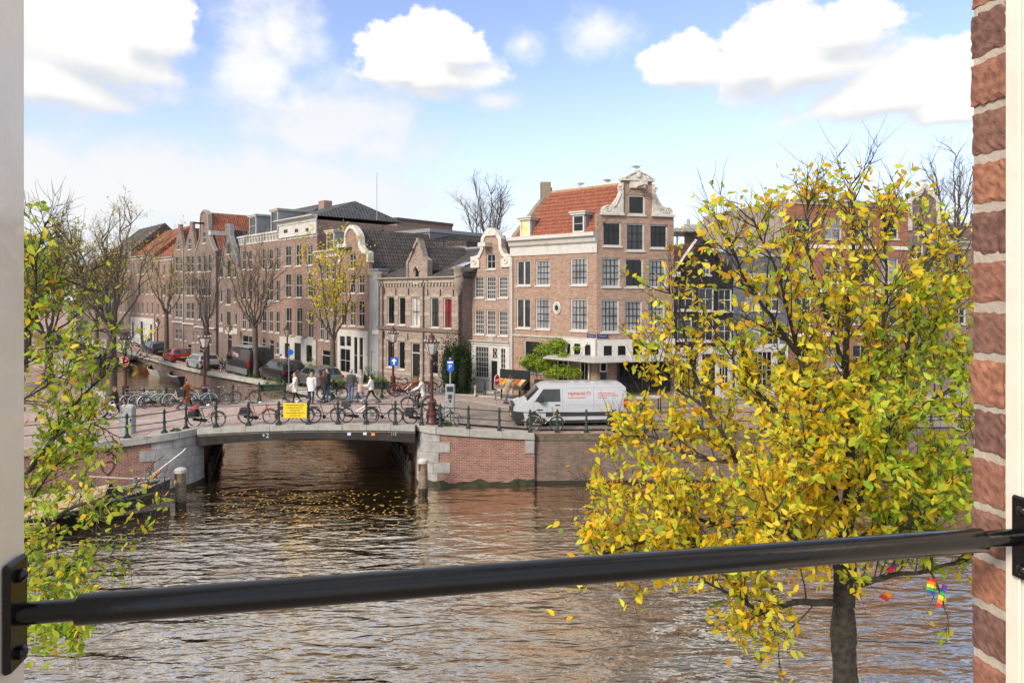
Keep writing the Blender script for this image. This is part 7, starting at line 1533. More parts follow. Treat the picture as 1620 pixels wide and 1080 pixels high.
for k in range(5):
    u = -.74 + k * .37; t = thing('fruit_crate', ('crate of oranges at the left end of the fruit stall', 'second crate of oranges on the fruit stall', 'crate of green vegetables in the middle of the fruit stall', 'crate of red fruit on the fruit stall', 'crate of yellow fruit at the right end of the fruit stall')[k], 'crate', (0, 0, 0), 0, 'crates on the fruit stall')
    t.matrix_world = Matrix.Translation((sx, sy, 2.3)) @ Matrix.Rotation(rad(-30), 4, 'Z') @ Matrix.Translation((u, 0, 1.0)) @ Matrix.Rotation(rad(21), 4, 'X')
    b = MB(); b.box(-.16, .16, -.38, .38, -.03, -.0); b.box(-.17, .17, -.39, -.37, -.03, .12); b.box(-.17, .17, .37, .39, -.03, .12); b.box(-.17, -.15, -.37, .37, -.03, .12); b.box(.15, .17, -.37, .37, -.03, .12); b.build('box', WOODP, t, uv=False)
    b = MB()
    for i in range(3):
        for j in range(7): b.ball((-.095 + i * .095, -.32 + j * .106, .09 + R.uniform(-.02, .03)), .055, 8, 5)
    o = b.build('fruit', mat('fruit_%d' % k, fr[k][0], .45, var=.15), t, smooth=True, uv=False); o['kind'] = 'stuff'
q = gd(855, 622, 2.3); t = thing('chalkboard', 'black chalkboard with white writing beside the fruit stall', 'chalkboard', (1.72, 39.1, 2.3), rad(-18)); b = MB(); b.box(-.4, .4, -.03, .03, .1, 1.25); b.build('board', mat('chalk_black', (.016, .016, .017), .7), t, uv=False); b = MB(); b.box(-.45, -.4, -.04, .04, 0, 1.3); b.box(.4, .45, -.04, .04, 0, 1.3); b.box(-.4, .4, -.04, .04, 1.25, 1.3); b.build('frame', DARKW, t, uv=False)
text('Proeverij', .18, SWH, t, Matrix.Translation((-.3, -.034, .95)) @ Matrix.Rotation(rad(90), 4, 'X'), 'lettering', .001, width=.6); text('lunch', .15, SWH, t, Matrix.Translation((-.2, -.034, .7)) @ Matrix.Rotation(rad(90), 4, 'X'), 'lettering', .001, width=.4); text('menu 9', .13, SWH, t, Matrix.Translation((-.2, -.034, .45)) @ Matrix.Rotation(rad(90), 4, 'X'), 'lettering', .001, width=.4)
# terrace tables behind the van
for i, (px, Y, lab) in enumerate(((1003, 36.0, 'small white terrace table just behind the rear of the white van'), (1032, 36.4, 'white terrace table under the canopy at right'))):
    x = (px - 810) / F * Y; t = thing('terrace_table', lab, 'table', (x, Y, gz(x, Y) + .1)); b = MB(); b.box(-.45, .45, -.35, .35, .72, .76); b.build('tabletop', WHITE, t, uv=False)
    for sx_ in (-.38, .38):
        for sy_ in (-.28, .28): b = MB(); b.box(sx_ - .02, sx_ + .02, sy_ - .02, sy_ + .02, 0, .72); b.build('leg', BLACKM, t, uv=False)
# gulls on the roofs
GUL = mat('gull_white', (.75, .75, .74), .7); GUG = mat('gull_grey', (.3, .32, .34), .7)
def gull(p_, ang, lab):
    t = thing('seagull', lab, 'bird', p_, ang, 'gulls on the gables'); b = MB(); b.ball((0, 0, .2), (.2, .085, .09), 10, 6); b.ball((.17, 0, .31), (.07, .055, .06), 8, 5); b.tube([(.1, 0, .24), (.16, 0, .3)], .055, 6); b.build('body', GUL, t, smooth=True, uv=False)
    b = MB(); b.ball((-.05, .06, .23), (.2, .035, .07), 8, 5); b.ball((-.05, -.06, .23), (.2, .035, .07), 8, 5); b.tube([(-.15, 0, .22), (-.36, 0, .22)], [.05, .015], 5); b.build('wings', GUG, t, smooth=True, uv=False)
    b = MB(); b.tube([(.23, 0, .305), (.3, 0, .29)], [.018, .004], 5); b.build('beak', YPL, t, uv=False); b = MB(); b.tube([(0, .03, .13), (0, .03, -.01)], .01, 4); b.tube([(0, -.03, .13), (0, -.03, -.01)], .01, 4); b.build('legs', YPL, t, uv=False)
M4 = fB.M(); gull(M4 @ Vector((umid, .1, ztop + .6)), L_ * .0 + .2, 'seagull standing on top of the white scrolled gable')
rp = lambda f_: Mid.lerp(M2, f_)
gull((rp(.3).x, rp(.3).y, zr + .2), .3, 'seagull on the orange roof ridge nearer the gable'); gull((rp(.62).x, rp(.62).y, zr + .2), 2.6, 'seagull on the orange roof ridge farther left')
gull(fNH.M() @ Vector((fNH.u(1462), .1, fNH.z(1462, 291))), 2.8, 'seagull on the crowned gable at far right')
# ================================================================== TREES
def bez(pts, n):
    """smooth polyline through points"""
    P = [Vector(p) for p in pts]; out = []
    for i in range(len(P) - 1):
        p0, p1, p2, p3 = P[max(i - 1, 0)], P[i], P[i + 1], P[min(i + 2, len(P) - 1)]
        for k in range(n):
            t = k / n; out.append(.5 * ((2 * p1) + (p2 - p0) * t + (2 * p0 - 5 * p1 + 4 * p2 - p3) * t * t + (3 * p1 - p0 - 3 * p2 + p3) * t ** 3))
    return out + [P[-1]]
def rnd(rr): return Vector((rr.gauss(0, 1), rr.gauss(0, 1), rr.gauss(0, 1))).normalized()
def twig_path(p, d, L, rr, up=.25, wob=.18, n=5):
    pts = [p.copy()]; d = d.normalized()
    for i in range(n): d = (d + Vector((0, 0, up / n)) + rnd(rr) * wob).normalized(); pts.append(pts[-1] + d * L / n)
    return pts
def branch_out(limbs, rr, mb, tips, every=.16, L1=(.5, 1.1), L2=(.18, .5), r1=.011, r2=.0045, up=.35, start=.2, spread=.9, per=3, dens=1.0):
    """side twigs and twiglets along limbs; leaf sites are collected in tips"""
    for pts, ra, rb in limbs:
        L = sum((a - b_).length for a, b_ in zip(pts, pts[1:])); k = max(2, int(L / every))
        for i in range(k):
            f_ = start + (1 - start) * (i + rr.random()) / k; j = min(len(pts) - 2, int(f_ * (len(pts) - 1))); p = pts[j].lerp(pts[j + 1], rr.random()); t = (pts[j + 1] - pts[j]).normalized()
            q = rnd(rr); q = (q - t * q.dot(t)).normalized(); d = t * .7 + q * spread + Vector((0, 0, up)); l1 = rr.uniform(*L1) * (1.1 - .45 * f_)
            tp = twig_path(p, d, l1, rr, up); mb.tube(tp, [r1 * (1 - .8 * m / 5) for m in range(6)], 4, cap=False)
            for m in range(1, 6):
                for _ in range(per if m > 1 else 1):
                    q2 = rnd(rr); tt = (tp[m] - tp[m - 1]).normalized(); d2 = tt * .8 + q2 * .8 + Vector((0, 0, up * .5)); l2 = rr.uniform(*L2)
                    sp_ = twig_path(tp[m], d2, l2, rr, up * .4, .2, 3)
                    if rr.random() < .65: mb.tube(sp_, [r2, r2 * .8, r2 * .6, r2 * .3], 3, cap=False)
                    for _k in range(int(dens) + (rr.random() < dens % 1)): w_ = rr.random(); a = sp_[min(2, int(w_ * 3))]; tips.append(a.lerp(sp_[min(3, int(w_ * 3) + 1)], rr.random()) + rnd(rr) * .03)
YEL_C = [(.88, .64, .03, 5), (.84, .48, .02, 2.0), (.84, .74, .07, 3.2), (.62, .68, .06, 2.2), (.5, .25, .02, .5), (.32, .44, .05, .6)]
LIM_C = [(.52, .60, .04, 4), (.38, .52, .04, 4), (.70, .56, .03, 3), (.20, .33, .03, 2.0), (.6, .36, .02, .6)]
GRN_C = [(.48, .60, .07, 4), (.33, .50, .05, 3.2), (.62, .66, .06, 3.4), (.17, .30, .03, 1.3), (.82, .62, .04, 2.2), (.68, .38, .03, .6)]
def single_leaves(t, pts, cols, size, seed):
    """the leaves that show largest, each an object of its own sharing a few meshes"""
    rg_ = np.random.default_rng(seed); shapes = []
    cs = [c[:3] for c in cols for _ in (0, 1)]
    ws = np.array([c[3] for c in cols for _ in (0, 1)], float); ws /= ws.sum()
    for i, c in enumerate(cs):
        me = bpy.data.meshes.new('leaf'); V = leaf_verts(1, rg_, size)[0]; me.from_pydata([tuple(v) for v in V], [], [(0, 1, 2, 3), (0, 3, 4, 5)])
        at_ = me.color_attributes.new('Col', 'FLOAT_COLOR', 'POINT'); at_.data.foreach_set('color', [*c, 1] * 6); me.materials.append(LEAF); shapes.append(me)
    for p in pts:
        o = link('leaf', shapes[int(rg_.choice(len(cs), p=ws))], t); o.location = p; o.rotation_euler = tuple(rg_.uniform(-1.2, 1.2, 3)); s_ = rg_.uniform(.8, 1.25); o.scale = (s_, s_, s_)
def pxof(p): return 810 + F * p.x / p.y, HZ + F * (EYE - p.z) / p.y
def clip_crown(tips, keep): return [p for p in tips if p.y > .5 and keep(*pxof(p))]
# ---------------------------------------------------------------- big yellow elm at right
TY = 7.5; T0 = at(1336, 1370, TY); E = thing('elm_tree', 'large elm with yellow autumn leaves on the near quay at right', 'tree', (T0.x, T0.y, 2.2)); base = Vector((T0.x, T0.y, 2.2))
def L(*pts, d=0, d0=0):
    n = len(pts); return [at(x, y, TY + d0 + (d - d0) * i / max(1, n - 1)) for i, (x, y) in enumerate(pts)]
rr = random.Random(21)
tr = bez([base, at(1340, 1200, TY), at(1338, 1080, TY), at(1334, 990, TY), at(1336, 930, TY), at(1338, 850, TY + .05)], 4)
b = MB(); b.tube([p - base for p in tr], [.15, .14, .13, .128, .125, .122, .12, .118, .116, .115, .113, .112, .11, .108, .106, .104, .1, .095, .09, .08, .07][:len(tr)], 18)
b = MB(); tq = bez([base, at(1341, 1200, TY), at(1337, 1080, TY), at(1334, 990, TY), at(1337, 930, TY), at(1338, 850, TY + .05)], 14); n_ = len(tq); k_ = 26
for i, p in enumerate(tq):
    r_ = .15 - .055 * i / n_ + .02 * max(0, (i / n_ - .8) / .2)
    for j in range(k_): a = 6.283 * j / k_; q_ = r_ * (1 + .05 * math.sin(5 * a + i * .13) + .04 * math.sin(9 * a - i * .31) + rr.uniform(-.055, .055) + .05 * math.sin(i * .37 + 2 * a)); b.v.append(tuple(p - base + Vector((math.cos(a) * q_, math.sin(a) * q_, rr.uniform(-.01, .01)))))
for i in range(n_ - 1):
    for j in range(k_): b.f.append((i * k_ + j, i * k_ + (j + 1) % k_, (i + 1) * k_ + (j + 1) % k_, (i + 1) * k_ + j)); b.m.append(0)
b.build('trunk', BARK, E, smooth=True, uv=False)
main = [(L((1338, 850), (1345, 700), (1338, 600), (1342, 480), (1350, 380), (1345, 288), d=.4), .062, .008), (L((1333, 905), (1280, 850), (1238, 815), (1168, 729), (1118, 647), (1063, 608), (1025, 545), d=.9), .055, .008),
        (L((1338, 850), (1300, 720), (1281, 650), (1262, 560), (1237, 457), (1191, 345), d=-.9), .05, .007), (L((1340, 840), (1395, 690), (1430, 580), (1452, 470), (1472, 370), d=.9), .05, .007), (L((1338, 870), (1410, 815), (1480, 765), (1560, 700), d=-.8), .045, .008),
        (L((1336, 935), (1400, 912), (1470, 902), (1560, 870), d=-.5), .04, .008), (L((1333, 955), (1260, 952), (1205, 965), (1150, 935), (1075, 905), d=-.7), .045, .007), (L((1238, 815), (1150, 832), (1060, 800), (975, 770), d0=.3, d=.6), .035, .006),
        (L((1290, 860), (1180, 872), (1080, 850), (1000, 862), (945, 880), d0=.1, d=-.6), .035, .006), (L((1168, 729), (1100, 722), (1030, 690), (975, 690), d0=.45, d=1.1), .03, .006), (L((1118, 647), (1092, 570), (1078, 500), (1055, 455), d0=.6, d=.8), .028, .006),
        (L((1262, 560), (1220, 500), (1172, 430), (1155, 375), d0=-.54, d=-1.2), .03, .006), (L((1345, 700), (1390, 560), (1402, 450), (1398, 325), d0=.08, d=-.4), .035, .006), (L((1430, 580), (1490, 500), (1515, 420), d0=.45, d=1.3), .03, .006), (L((1300, 720), (1230, 650), (1180, 600), (1130, 520), d0=-.18, d=-.3), .032, .006),
        (L((1342, 600), (1300, 480), (1275, 380), (1280, 320), d0=.16, d=.2), .03, .006), (L((1395, 690), (1460, 640), (1530, 600), d0=.22, d=.4), .03, .006), (L((1338, 860), (1312, 800), (1290, 745), (1270, 700), d=-1.3), .03, .006), (L((1340, 840), (1368, 770), (1395, 725), (1410, 660), d=-1.4), .03, .006), (L((1335, 890), (1300, 868), (1250, 850), (1215, 800), d=-1.5), .03, .006), (L((1340, 870), (1395, 852), (1440, 830), (1470, 790), d=-1.4), .03, .006),
        (L((1205, 965), (1228, 1010), (1238, 1075), d0=-.35, d=-.4), .012, .003), (L((1470, 902), (1492, 950), (1503, 1005), d0=-.33, d=-.4), .012, .003)]
limbs = []; bm_ = MB(); 
for pts, ra, rb in main:
    q = bez(pts, 5); n = len(q); q = [p + rnd(rr) * .012 for p in q]; bm_.tube([p - base for p in q], [ra + (rb - ra) * (i / (n - 1)) ** .8 for i in range(n)], 7, cap=False); limbs.append((q, ra, rb))
tips = []; tw = MB(); branch_out(limbs[:-2], rr, tw, tips, .085, (.4, .95), (.15, .42), .009, .0035, .3, .15, .85, 3, 6.5)
tip2 = []; branch_out(limbs[-2:], rr, tw, tip2, .2, (.15, .35), (.08, .2), .005, .003, -.2, .2, .8, 1, .7)
tw.v = [tuple(Vector(v) - base) for v in tw.v]
bm_.build('limbs', BARK, E, smooth=True, uv=False, fix=False); o = tw.build('twigs', BARK2, E, uv=False, fix=False); o['kind'] = 'stuff'
def keepR(x, y):
    if x > 1660 or y < 255: return False
    edge = interp(y, [(250, 1180), (330, 1120), (400, 1075), (480, 1020), (560, 985), (640, 985), (700, 945), (800, 930), (880, 905), (960, 985), (1000, 1150), (1080, 1230)])
    if x < edge: return rr.random() < .06
    if 1060 < x < 1165 and 370 < y < 540: return rr.random() < .12
    if y < 430: return rr.random() < .15
    if y < 570: return rr.random() < (.28 if x < 1440 else .6)
    if y < 640: return rr.random() < .48
    if y > 930 and 1230 < x: return rr.random() < .25
    return rr.random() < .56
tips = clip_crown(tips, keepR) + tip2
def green_side(p): x, y = pxof(p); return rr.random() < sm(x, 1290, 1460) * sm(y, 380, 560) * .85 + .12
gset = [p for p in tips if green_side(p)]; ids = {id(p) for p in gset}; yset = [p for p in tips if id(p) not in ids]
print('elm leaves', len(tips))
tips_s = sorted([p for p in yset if 900 < pxof(p)[0] < 1525 and 270 < pxof(p)[1] < 1075], key=lambda p: p.y)[:300]; ids = {id(p) for p in tips_s}; yset = [p for p in yset if id(p) not in ids]
single_leaves(E, [p - base for p in tips_s], YEL_C, .066, 3)
leaves(E, 'yellow_foliage', np.array([tuple(p - base) for p in yset]), .098, YEL_C, 4); leaves(E, 'green_foliage', np.array([tuple(p - base) for p in gset]), .098, LIM_C, 5)
# ---------------------------------------------------------------- green elm reaching in from the left
TY = 6.2; T0 = at(-330, 1300, TY); E2 = thing('elm_tree', 'green and yellow leaved elm reaching in from the left edge', 'tree', (T0.x, T0.y, 2.2)); base = Vector((T0.x, T0.y, 2.2)); rr = random.Random(5)
b = MB(); b.tube([p - base for p in bez([base, at(-320, 1150, TY), at(-290, 980, TY), at(-270, 850, TY), at(-280, 500, TY), at(-260, 200, TY)], 4)], [.16 - .006 * i for i in range(21)], 12); b.build('trunk', BARK, E2, smooth=True, uv=False)
main = [(L((-290, 980), (-100, 850), (40, 750), (110, 650), (170, 590), (225, 560), d=.3), .04, .004), (L((-290, 980), (-120, 930), (40, 850), (120, 800), (200, 790), (262, 775), d=-.2), .04, .004), (L((-270, 850), (-100, 700), (10, 590), (52, 480), (58, 410), (72, 350), d=-.4), .035, .003),
        (L((40, 750), (90, 690), (140, 670), (185, 690), d=.4), .018, .003), (L((-100, 850), (20, 820), (90, 735), (150, 700), d=.2), .02, .003), (L((-290, 980), (-100, 960), (30, 930), (100, 900), (180, 880), d=.3), .03, .004), (L((-290, 980), (-80, 1010), (40, 990), (90, 960), (130, 985), d=-.3), .025, .003),
        (L((10, 590), (70, 560), (130, 530), (165, 520), d=.1), .014, .003), (L((-100, 700), (20, 640), (90, 600), (150, 560), d=-.2), .018, .003), (L((40, 850), (110, 850), (170, 840), (220, 850), d=.3), .015, .003), (L((20, 640), (70, 470), (110, 440), (152, 425), d=0), .008, .002)]
limbs = []; bm_ = MB()
for pts, ra, rb in main:
    q = bez(pts, 5); n = len(q); bm_.tube([p - base for p in q], [ra + (rb - ra) * (i / (n - 1)) ** .7 for i in range(n)], 7, cap=False); limbs.append((q, ra, rb))
tips = []; tw = MB(); branch_out(limbs, rr, tw, tips, .085, (.2, .5), (.08, .25), .005, .0025, .15, .3, .8, 3, 2.6)
tw.v = [tuple(Vector(v) - base) for v in tw.v]; bm_.build('limbs', BARK, E2, smooth=True, uv=False, fix=False); o = tw.build('twigs', BARK2, E2, uv=False, fix=False); o['kind'] = 'stuff'
def keepL(x, y):
    lim = interp(y, [(300, 85), (400, 75), (440, 100), (480, 175), (560, 200), (620, 170), (660, 185), (720, 200), (760, 230), (800, 275), (850, 235), (900, 200), (950, 190), (1000, 140), (1060, 110)])
    if y < 318: return False
    if x > lim: return rr.random() < .02
    if x > 150 and rr.random() < .6: return False
    if x > 105 and 730 < y < 860 and rr.random() < .5: return False
    if rr.random() < .22: return False
    if y < 480: return x < lim and rr.random() < .28
    if y < 620 and rr.random() < .35: return False
    if 590 < y < 640 and x < 110: return rr.random() < .4
    return y < 1065
tips = clip_crown(tips, keepL); print('left leaves', len(tips))
vis = sorted([p for p in tips if 40 < pxof(p)[0] < 300], key=lambda p: p.y)[:300]; ids = {id(p) for p in vis}; rest = [p for p in tips if id(p) not in ids]
single_leaves(E2, [p - base for p in vis], GRN_C, .085, 8); leaves(E2, 'foliage', np.array([tuple(p - base) for p in rest]), .072, GRN_C, 9)
# ---------------------------------------------------------------- street trees
def street_tree(label, x, y, zfork, ztop, spread, r0, seed, nl=7, cols=None, size=.14, dens=.3, name='elm_tree', upr=.8, sub=5, lean=0, group='trees along the canals', z0=None, every=.5, bark=None):
    bark = mat('pale_bark', (.12, .10, .08), .9, var=.35, scale=9, bump=.4, bscale=25)
    rr = random.Random(seed); zb = gz(x, y) if z0 is None else z0; t = thing(name, label, 'tree', (x, y, zb), 0, group); fk = Vector((lean, 0, zfork - zb)); H = ztop - zfork
    b = MB(); tp = bez([(0, 0, -.1), (lean * .3, .05, (zfork - zb) * .5), fk], 4); b.tube(tp, [r0 * (1.25 - .4 * i / (len(tp) - 1)) for i in range(len(tp))], 9); b.build('trunk', bark, t, smooth=True, uv=False)
    limbs = []; bm_ = MB()
    for i in range(nl):
        a = 2 * math.pi * (i + rr.uniform(-.3, .3)) / nl; R_s = spread * rr.uniform(.55, 1.05) * (.25 if i == 0 else 1); h = H * rr.uniform(.75, 1.0) * (1.0 if i == 0 else 1 - .25 * rr.random())
        s = fk - Vector((0, 0, rr.uniform(0, .6))); e = fk + Vector((math.cos(a) * R_s, math.sin(a) * R_s, h)); m1 = s.lerp(e, .35) + Vector((math.cos(a), math.sin(a), 0)) * R_s * (.22 * (1 - upr) + .1); m2 = s.lerp(e, .7) + rnd(rr) * .2
        q = bez([s, m1, m2, e], 5); q = [q[0]] + [p_ + rnd(rr) * .09 for p_ in q[1:]]; n = len(q); ra = r0 * rr.uniform(.3, .42); bm_.tube(q, [ra * (1 - .9 * (k / (n - 1)) ** .8) + .006 for k in range(n)], 6, cap=False); limbs.append((q, ra, .01))
    sec = []
    for q, ra, rb in limbs:
        for k in range(sub):
            f_ = rr.uniform(.2, .95); j = min(len(q) - 2, int(f_ * (len(q) - 1))); d = (q[j + 1] - q[j]).normalized(); s_ = rnd(rr); s_ = (s_ - d * s_.dot(d)).normalized()
            w_ = twig_path(q[j], d * upr + s_ * .75 + Vector((0, 0, .35)), rr.uniform(.25, .5) * H * (1.1 - .6 * f_), rr, .25, .24, 6); bm_.tube(w_, [ra * .34 * (1 - .8 * m / 6) + .003 for m in range(7)], 5, cap=False); sec.append((w_, ra * .3, .005))
    bm_.build('limbs', bark, t, smooth=True, uv=False, fix=False)
    tips = []; tw = MB(); branch_out(limbs + sec, rr, tw, tips, every, (.5, 1.3), (.25, .7), .010, .006, .3, .2, .8, 2, dens); o = tw.build('twigs', bark, t, uv=False, fix=False); o['kind'] = 'stuff'
    if cols and tips: leaves(t, 'foliage', np.array([tuple(p) for p in tips]), size, cols, seed)
    return t
SPY = [(.75, .55, .06, 4), (.7, .42, .05, 2), (.5, .5, .07, 2)]
OLV = [(.44, .44, .07, 4), (.30, .36, .05, 3), (.62, .5, .07, 2.5), (.16, .22, .04, 1.5)]
street_tree('large nearly bare elm at the corner of the side canal left of the bridge', -22.95, 39.1, 6.6, 14.3, 3.6, .26, 31, 9, SPY, .14, .4, upr=.75, sub=6, every=.42, bark=BARK)
street_tree('yellow leaved young elm on the quay behind the walkers', -12.5, 47.6, 5.4, 12.6, 2.3, .19, 32, 7, YEL_C[:4], .2, .9, upr=.8, sub=6, bark=BARK)
street_tree('bare fan-shaped elm behind the black van', -20.1, 53.4, 6.2, 13.2, 2.6, .22, 33, 9, SPY, .12, .12, upr=.85, sub=6, every=.4, bark=BARK)
street_tree('thin bare elm behind the silver car', -26.6, 59.5, 5.6, 12.2, 1.7, .2, 34, 6, SPY, .12, .1, upr=.85, sub=5)
street_tree('sparse yellowish elm beside the dark blue car', -36.2, 71.5, 6.8, 13.8, 3.0, .22, 35, 7, SPY, .17, .45, upr=.8, sub=5)
street_tree('olive green elm on the left bank of the side canal', -33.6, 49.5, 5.5, 13.0, 3.6, .25, 36, 8, OLV, .2, 1.8, upr=.7, sub=7, every=.32)
street_tree('yellow-green elm farther along the left bank', -42.5, 59.5, 5.5, 13.6, 4.2, .25, 37, 8, OLV, .24, 1.8, upr=.7, sub=7, every=.35)
street_tree('green elm at the far end of the left bank', -51, 72, 5, 14.5, 4.5, .25, 38, 8, OLV, .28, 1.2, upr=.7, sub=5)
street_tree('distant elm mass beside the far houses', -56, 92, 5, 14, 5, .25, 39, 8, OLV, .3, 1.2, upr=.7, sub=5)
street_tree('leafy elm at the left edge behind the foreground branches', -36, 43, 5, 12, 4.2, .25, 43, 8, OLV, .2, 1.8, upr=.7, sub=7, every=.32)
street_tree('tall bare tree rising behind the narrow gabled house', -2.1, 62, 12.5, 18.8, 3.3, .3, 40, 9, None, upr=.75, sub=7, every=.4)
street_tree('bare tree rising behind the far right house', 35.8, 55, 13, 21, 3.0, .25, 41, 8, None, upr=.8, sub=6, every=.45)
# yew, vine, shrubs
def bush(name, label, loc, parts, cols, size, seed, core=None, cat='shrub'):
    t = thing(name, label, cat, loc); rg_ = np.random.default_rng(seed); P = []
    for c, r, n in parts: d = rg_.normal(size=(n, 3)); d /= np.linalg.norm(d, axis=1)[:, None]; P.append(d * (rg_.uniform(.3, 1, n) ** .4 * np.where(rg_.random(n) < .18, 1.45, 1))[:, None] * np.array(r) * (1 + .25 * np.sin(d @ np.array([[5.], [7.], [6.]]) + seed)) + np.array(c))
    leaves(t, 'foliage', np.concatenate(P), size, cols, seed)
    b = MB()
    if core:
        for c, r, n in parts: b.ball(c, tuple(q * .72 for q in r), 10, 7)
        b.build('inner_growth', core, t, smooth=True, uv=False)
    b = MB(); c0 = parts[0][0]; b.tube([(0, 0, 0), (c0[0] * .5, c0[1] * .5, c0[2] * .5), c0], [.05, .04, .02], 5); b.build('stem', BARK, t, uv=False); return t
YEWD = [(.020, .042, .012, 5), (.03, .06, .015, 3), (.055, .09, .02, 1)]
x = (722 - 810) / F * 42.0
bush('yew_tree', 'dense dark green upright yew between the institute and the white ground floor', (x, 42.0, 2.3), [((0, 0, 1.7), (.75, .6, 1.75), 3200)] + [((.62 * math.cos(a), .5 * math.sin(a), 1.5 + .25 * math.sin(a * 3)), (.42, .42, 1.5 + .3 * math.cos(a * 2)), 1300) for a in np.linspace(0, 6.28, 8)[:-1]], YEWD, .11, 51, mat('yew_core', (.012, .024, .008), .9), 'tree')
vp = []; o0 = fA.a + fA.d * fA.u(C4(250, 0)[0]); nA = Vector((fA.d.y, -fA.d.x))
for cx_, cy_, off, rx, n in ((190, 985, .5, .62, 800), (160, 1000, .4, .45, 350), (255, 930, .45, .6, 700), (310, 905, .5, .5, 600), (250, 1000, .7, .6, 650), (310, 1040, .9, .5, 420), (370, 1035, .8, .5, 450), (405, 1040, .8, .38, 300), (345, 960, .6, .35, 260), (395, 925, .4, .18, 60)):
    u, z = fA.uz(*C4(cx_, cy_)); q = fA.a + fA.d * u + nA * off; vp.append(((q.x - o0.x, q.y - o0.y, z), (rx, .45, rx * .62), n))
t = bush('climbing_vine', 'bright green climbing vine on the corner house above the stall', (o0.x, o0.y, 0), vp, [(.34, .46, .05, 4), (.22, .36, .04, 3), (.5, .5, .06, 2), (.12, .2, .03, 2)], .15, 52, None, 'vine')
for px, py, sc, lab, cols in ((293, 541, 1.5, 'dark ivy climbing beside the doors of the dark spout gable houses', YEWD), (300, 551, .9, 'low green shrub before the neck gable house', GREENS), (255, 541, 1.3, 'green shrub by the far white ground floor', GREENS), (500, 592, .9, 'ivy bush growing up the dormer house front', GREENS), (482, 597, .55, 'small round shrub before the plastered ground floor', GREENS), (582, 606, .7, 'climbing plant beside the bell gable shop front', GREENS), (985, 628, .95, 'potted green shrub by the corner house door', YEWD[:2] + [(.10, .17, .03, 3)])):
    q = gd(px, py, 1.9 if px < 560 else 2.2); bush('shrub', lab, (q.x, q.y, gz(q.x, q.y)), [((0, 0, sc * .9), (sc * .7, sc * .6, sc * .95), int(500 * sc)), ((.3 * sc, 0, sc * .5), (sc * .6, sc * .5, sc * .5), int(260 * sc))], cols, .13, int(px))
for x, y, lab in ((-12.5, 47.4, 'grass tuft at the foot of the yellow elm'), (-20.1, 53.1, 'grass tuft at the foot of the bare fan-shaped elm'), (-2.9, 30.75, 'grass tuft beside the corner street lamp'), (-14.7, 29.85, 'grass tuft on the left corner stone of the bridge'), (-26.6, 59.2, 'grass tuft at the foot of the thin bare elm')):
    t = leaf_blob(None, 'grass_tuft', (0, 0, 0), (.45 if y > 40 else .22, .4 if y > 40 else .15, .25 if y > 40 else .1), 260, GREENS, .12 if y > 40 else .07, int(x * 10) + 900); t.location = (x, y, gz(x, y) + .1); tag(t, lab, 'grass', 'grass tufts', 'stuff')
# rainbow flags caught in the big tree
RB = [(.6, .02, .03), (.75, .22, .02), (.75, .6, .03), (.05, .35, .06), (.02, .08, .4), (.2, .03, .28)]
def flag(label, px, py, d, w_, h_, ang, tilt, order):
    p = at(px, py, 7.5 + d); t = thing('rainbow_flag', label, 'flag', p, rad(ang), 'rainbow flags in the big elm'); t.rotation_euler = (rad(tilt), rad(12), rad(ang))
    for k, ci in enumerate(order):
        b = MB(); n = 5; z1, z0 = -h_ * k / len(order), -h_ * (k + 1) / len(order); vs = []
        for i in range(n + 1): f_ = i / n; yy = .02 * math.sin(f_ * 7 + k * .4); vs += [(w_ * (f_ - .5), yy, z0), (w_ * (f_ - .5), yy + .004, z1)]
        b.add(vs, [(i * 2, i * 2 + 2, i * 2 + 3, i * 2 + 1) for i in range(n)]); b.build('stripe', mat('flag_%d' % ci, RB[ci], .7, var=.1), t, uv=False, fix=False)
flag('red and orange flag bunched among the leaves, left of the rainbow flags', 1408, 938, -.4, .17, .1, 20, 30, (1, 0)); flag('rainbow flag hanging in the elm with red at the top', 1476, 915, -.4, .09, .15, -15, -20, (0, 1, 2, 3, 4)); flag('narrow rainbow flag hanging lowest in the elm with violet at the top', 1496, 925, -.4, .055, .24, 10, 5, (5, 4, 3, 2, 1, 0)); flag('purple pennant caught in the elm above the others', 1420, 892, -.3, .09, .13, 35, 40, (5, 0))
# ================================================================== WINDOW OF THE ROOM
PLb = at(20, 975, .745); PRb = at(1612, 846, .983); zb = (PLb.z + PRb.z) / 2; wv = Vector((PRb.x - PLb.x, PRb.y - PLb.y)); S = wv.length; wa = math.atan2(wv.y, wv.x)
MW = Matrix.Translation((PLb.x, PLb.y, 0)) @ Matrix.Rotation(wa, 4, 'Z')
WP = mat('window_cream_gloss', (.78, .70, .59), .3, var=.06, scale=3, bump=.15, bscale=18, coat=.4, dirt=(.66, .60, .5), dirt_scale=5)
def wthing(name, label, cat): t = thing(name, label, cat, (PLb.x, PLb.y, 0), wa); return t
t = wthing('window_frame', 'cream painted window post at the left edge', 'window frame'); b = MB(); b.bbox(-.28, -.002, -.3, .031, 7.2, 10.2, .003); b.build('post', WP, t)
t = wthing('window_frame', 'cream painted window post at the right edge beside the bricks', 'window frame'); b = MB(); b.bbox(S + .006, S + .28, -.3, .0265, 7.2, 10.2, .003); b.build('post', WP, t); b = MB(); b.bbox(S + .001, S + .0058, .0, .024, 7.2, 10.2, .002); b.build('bead', WP, t)
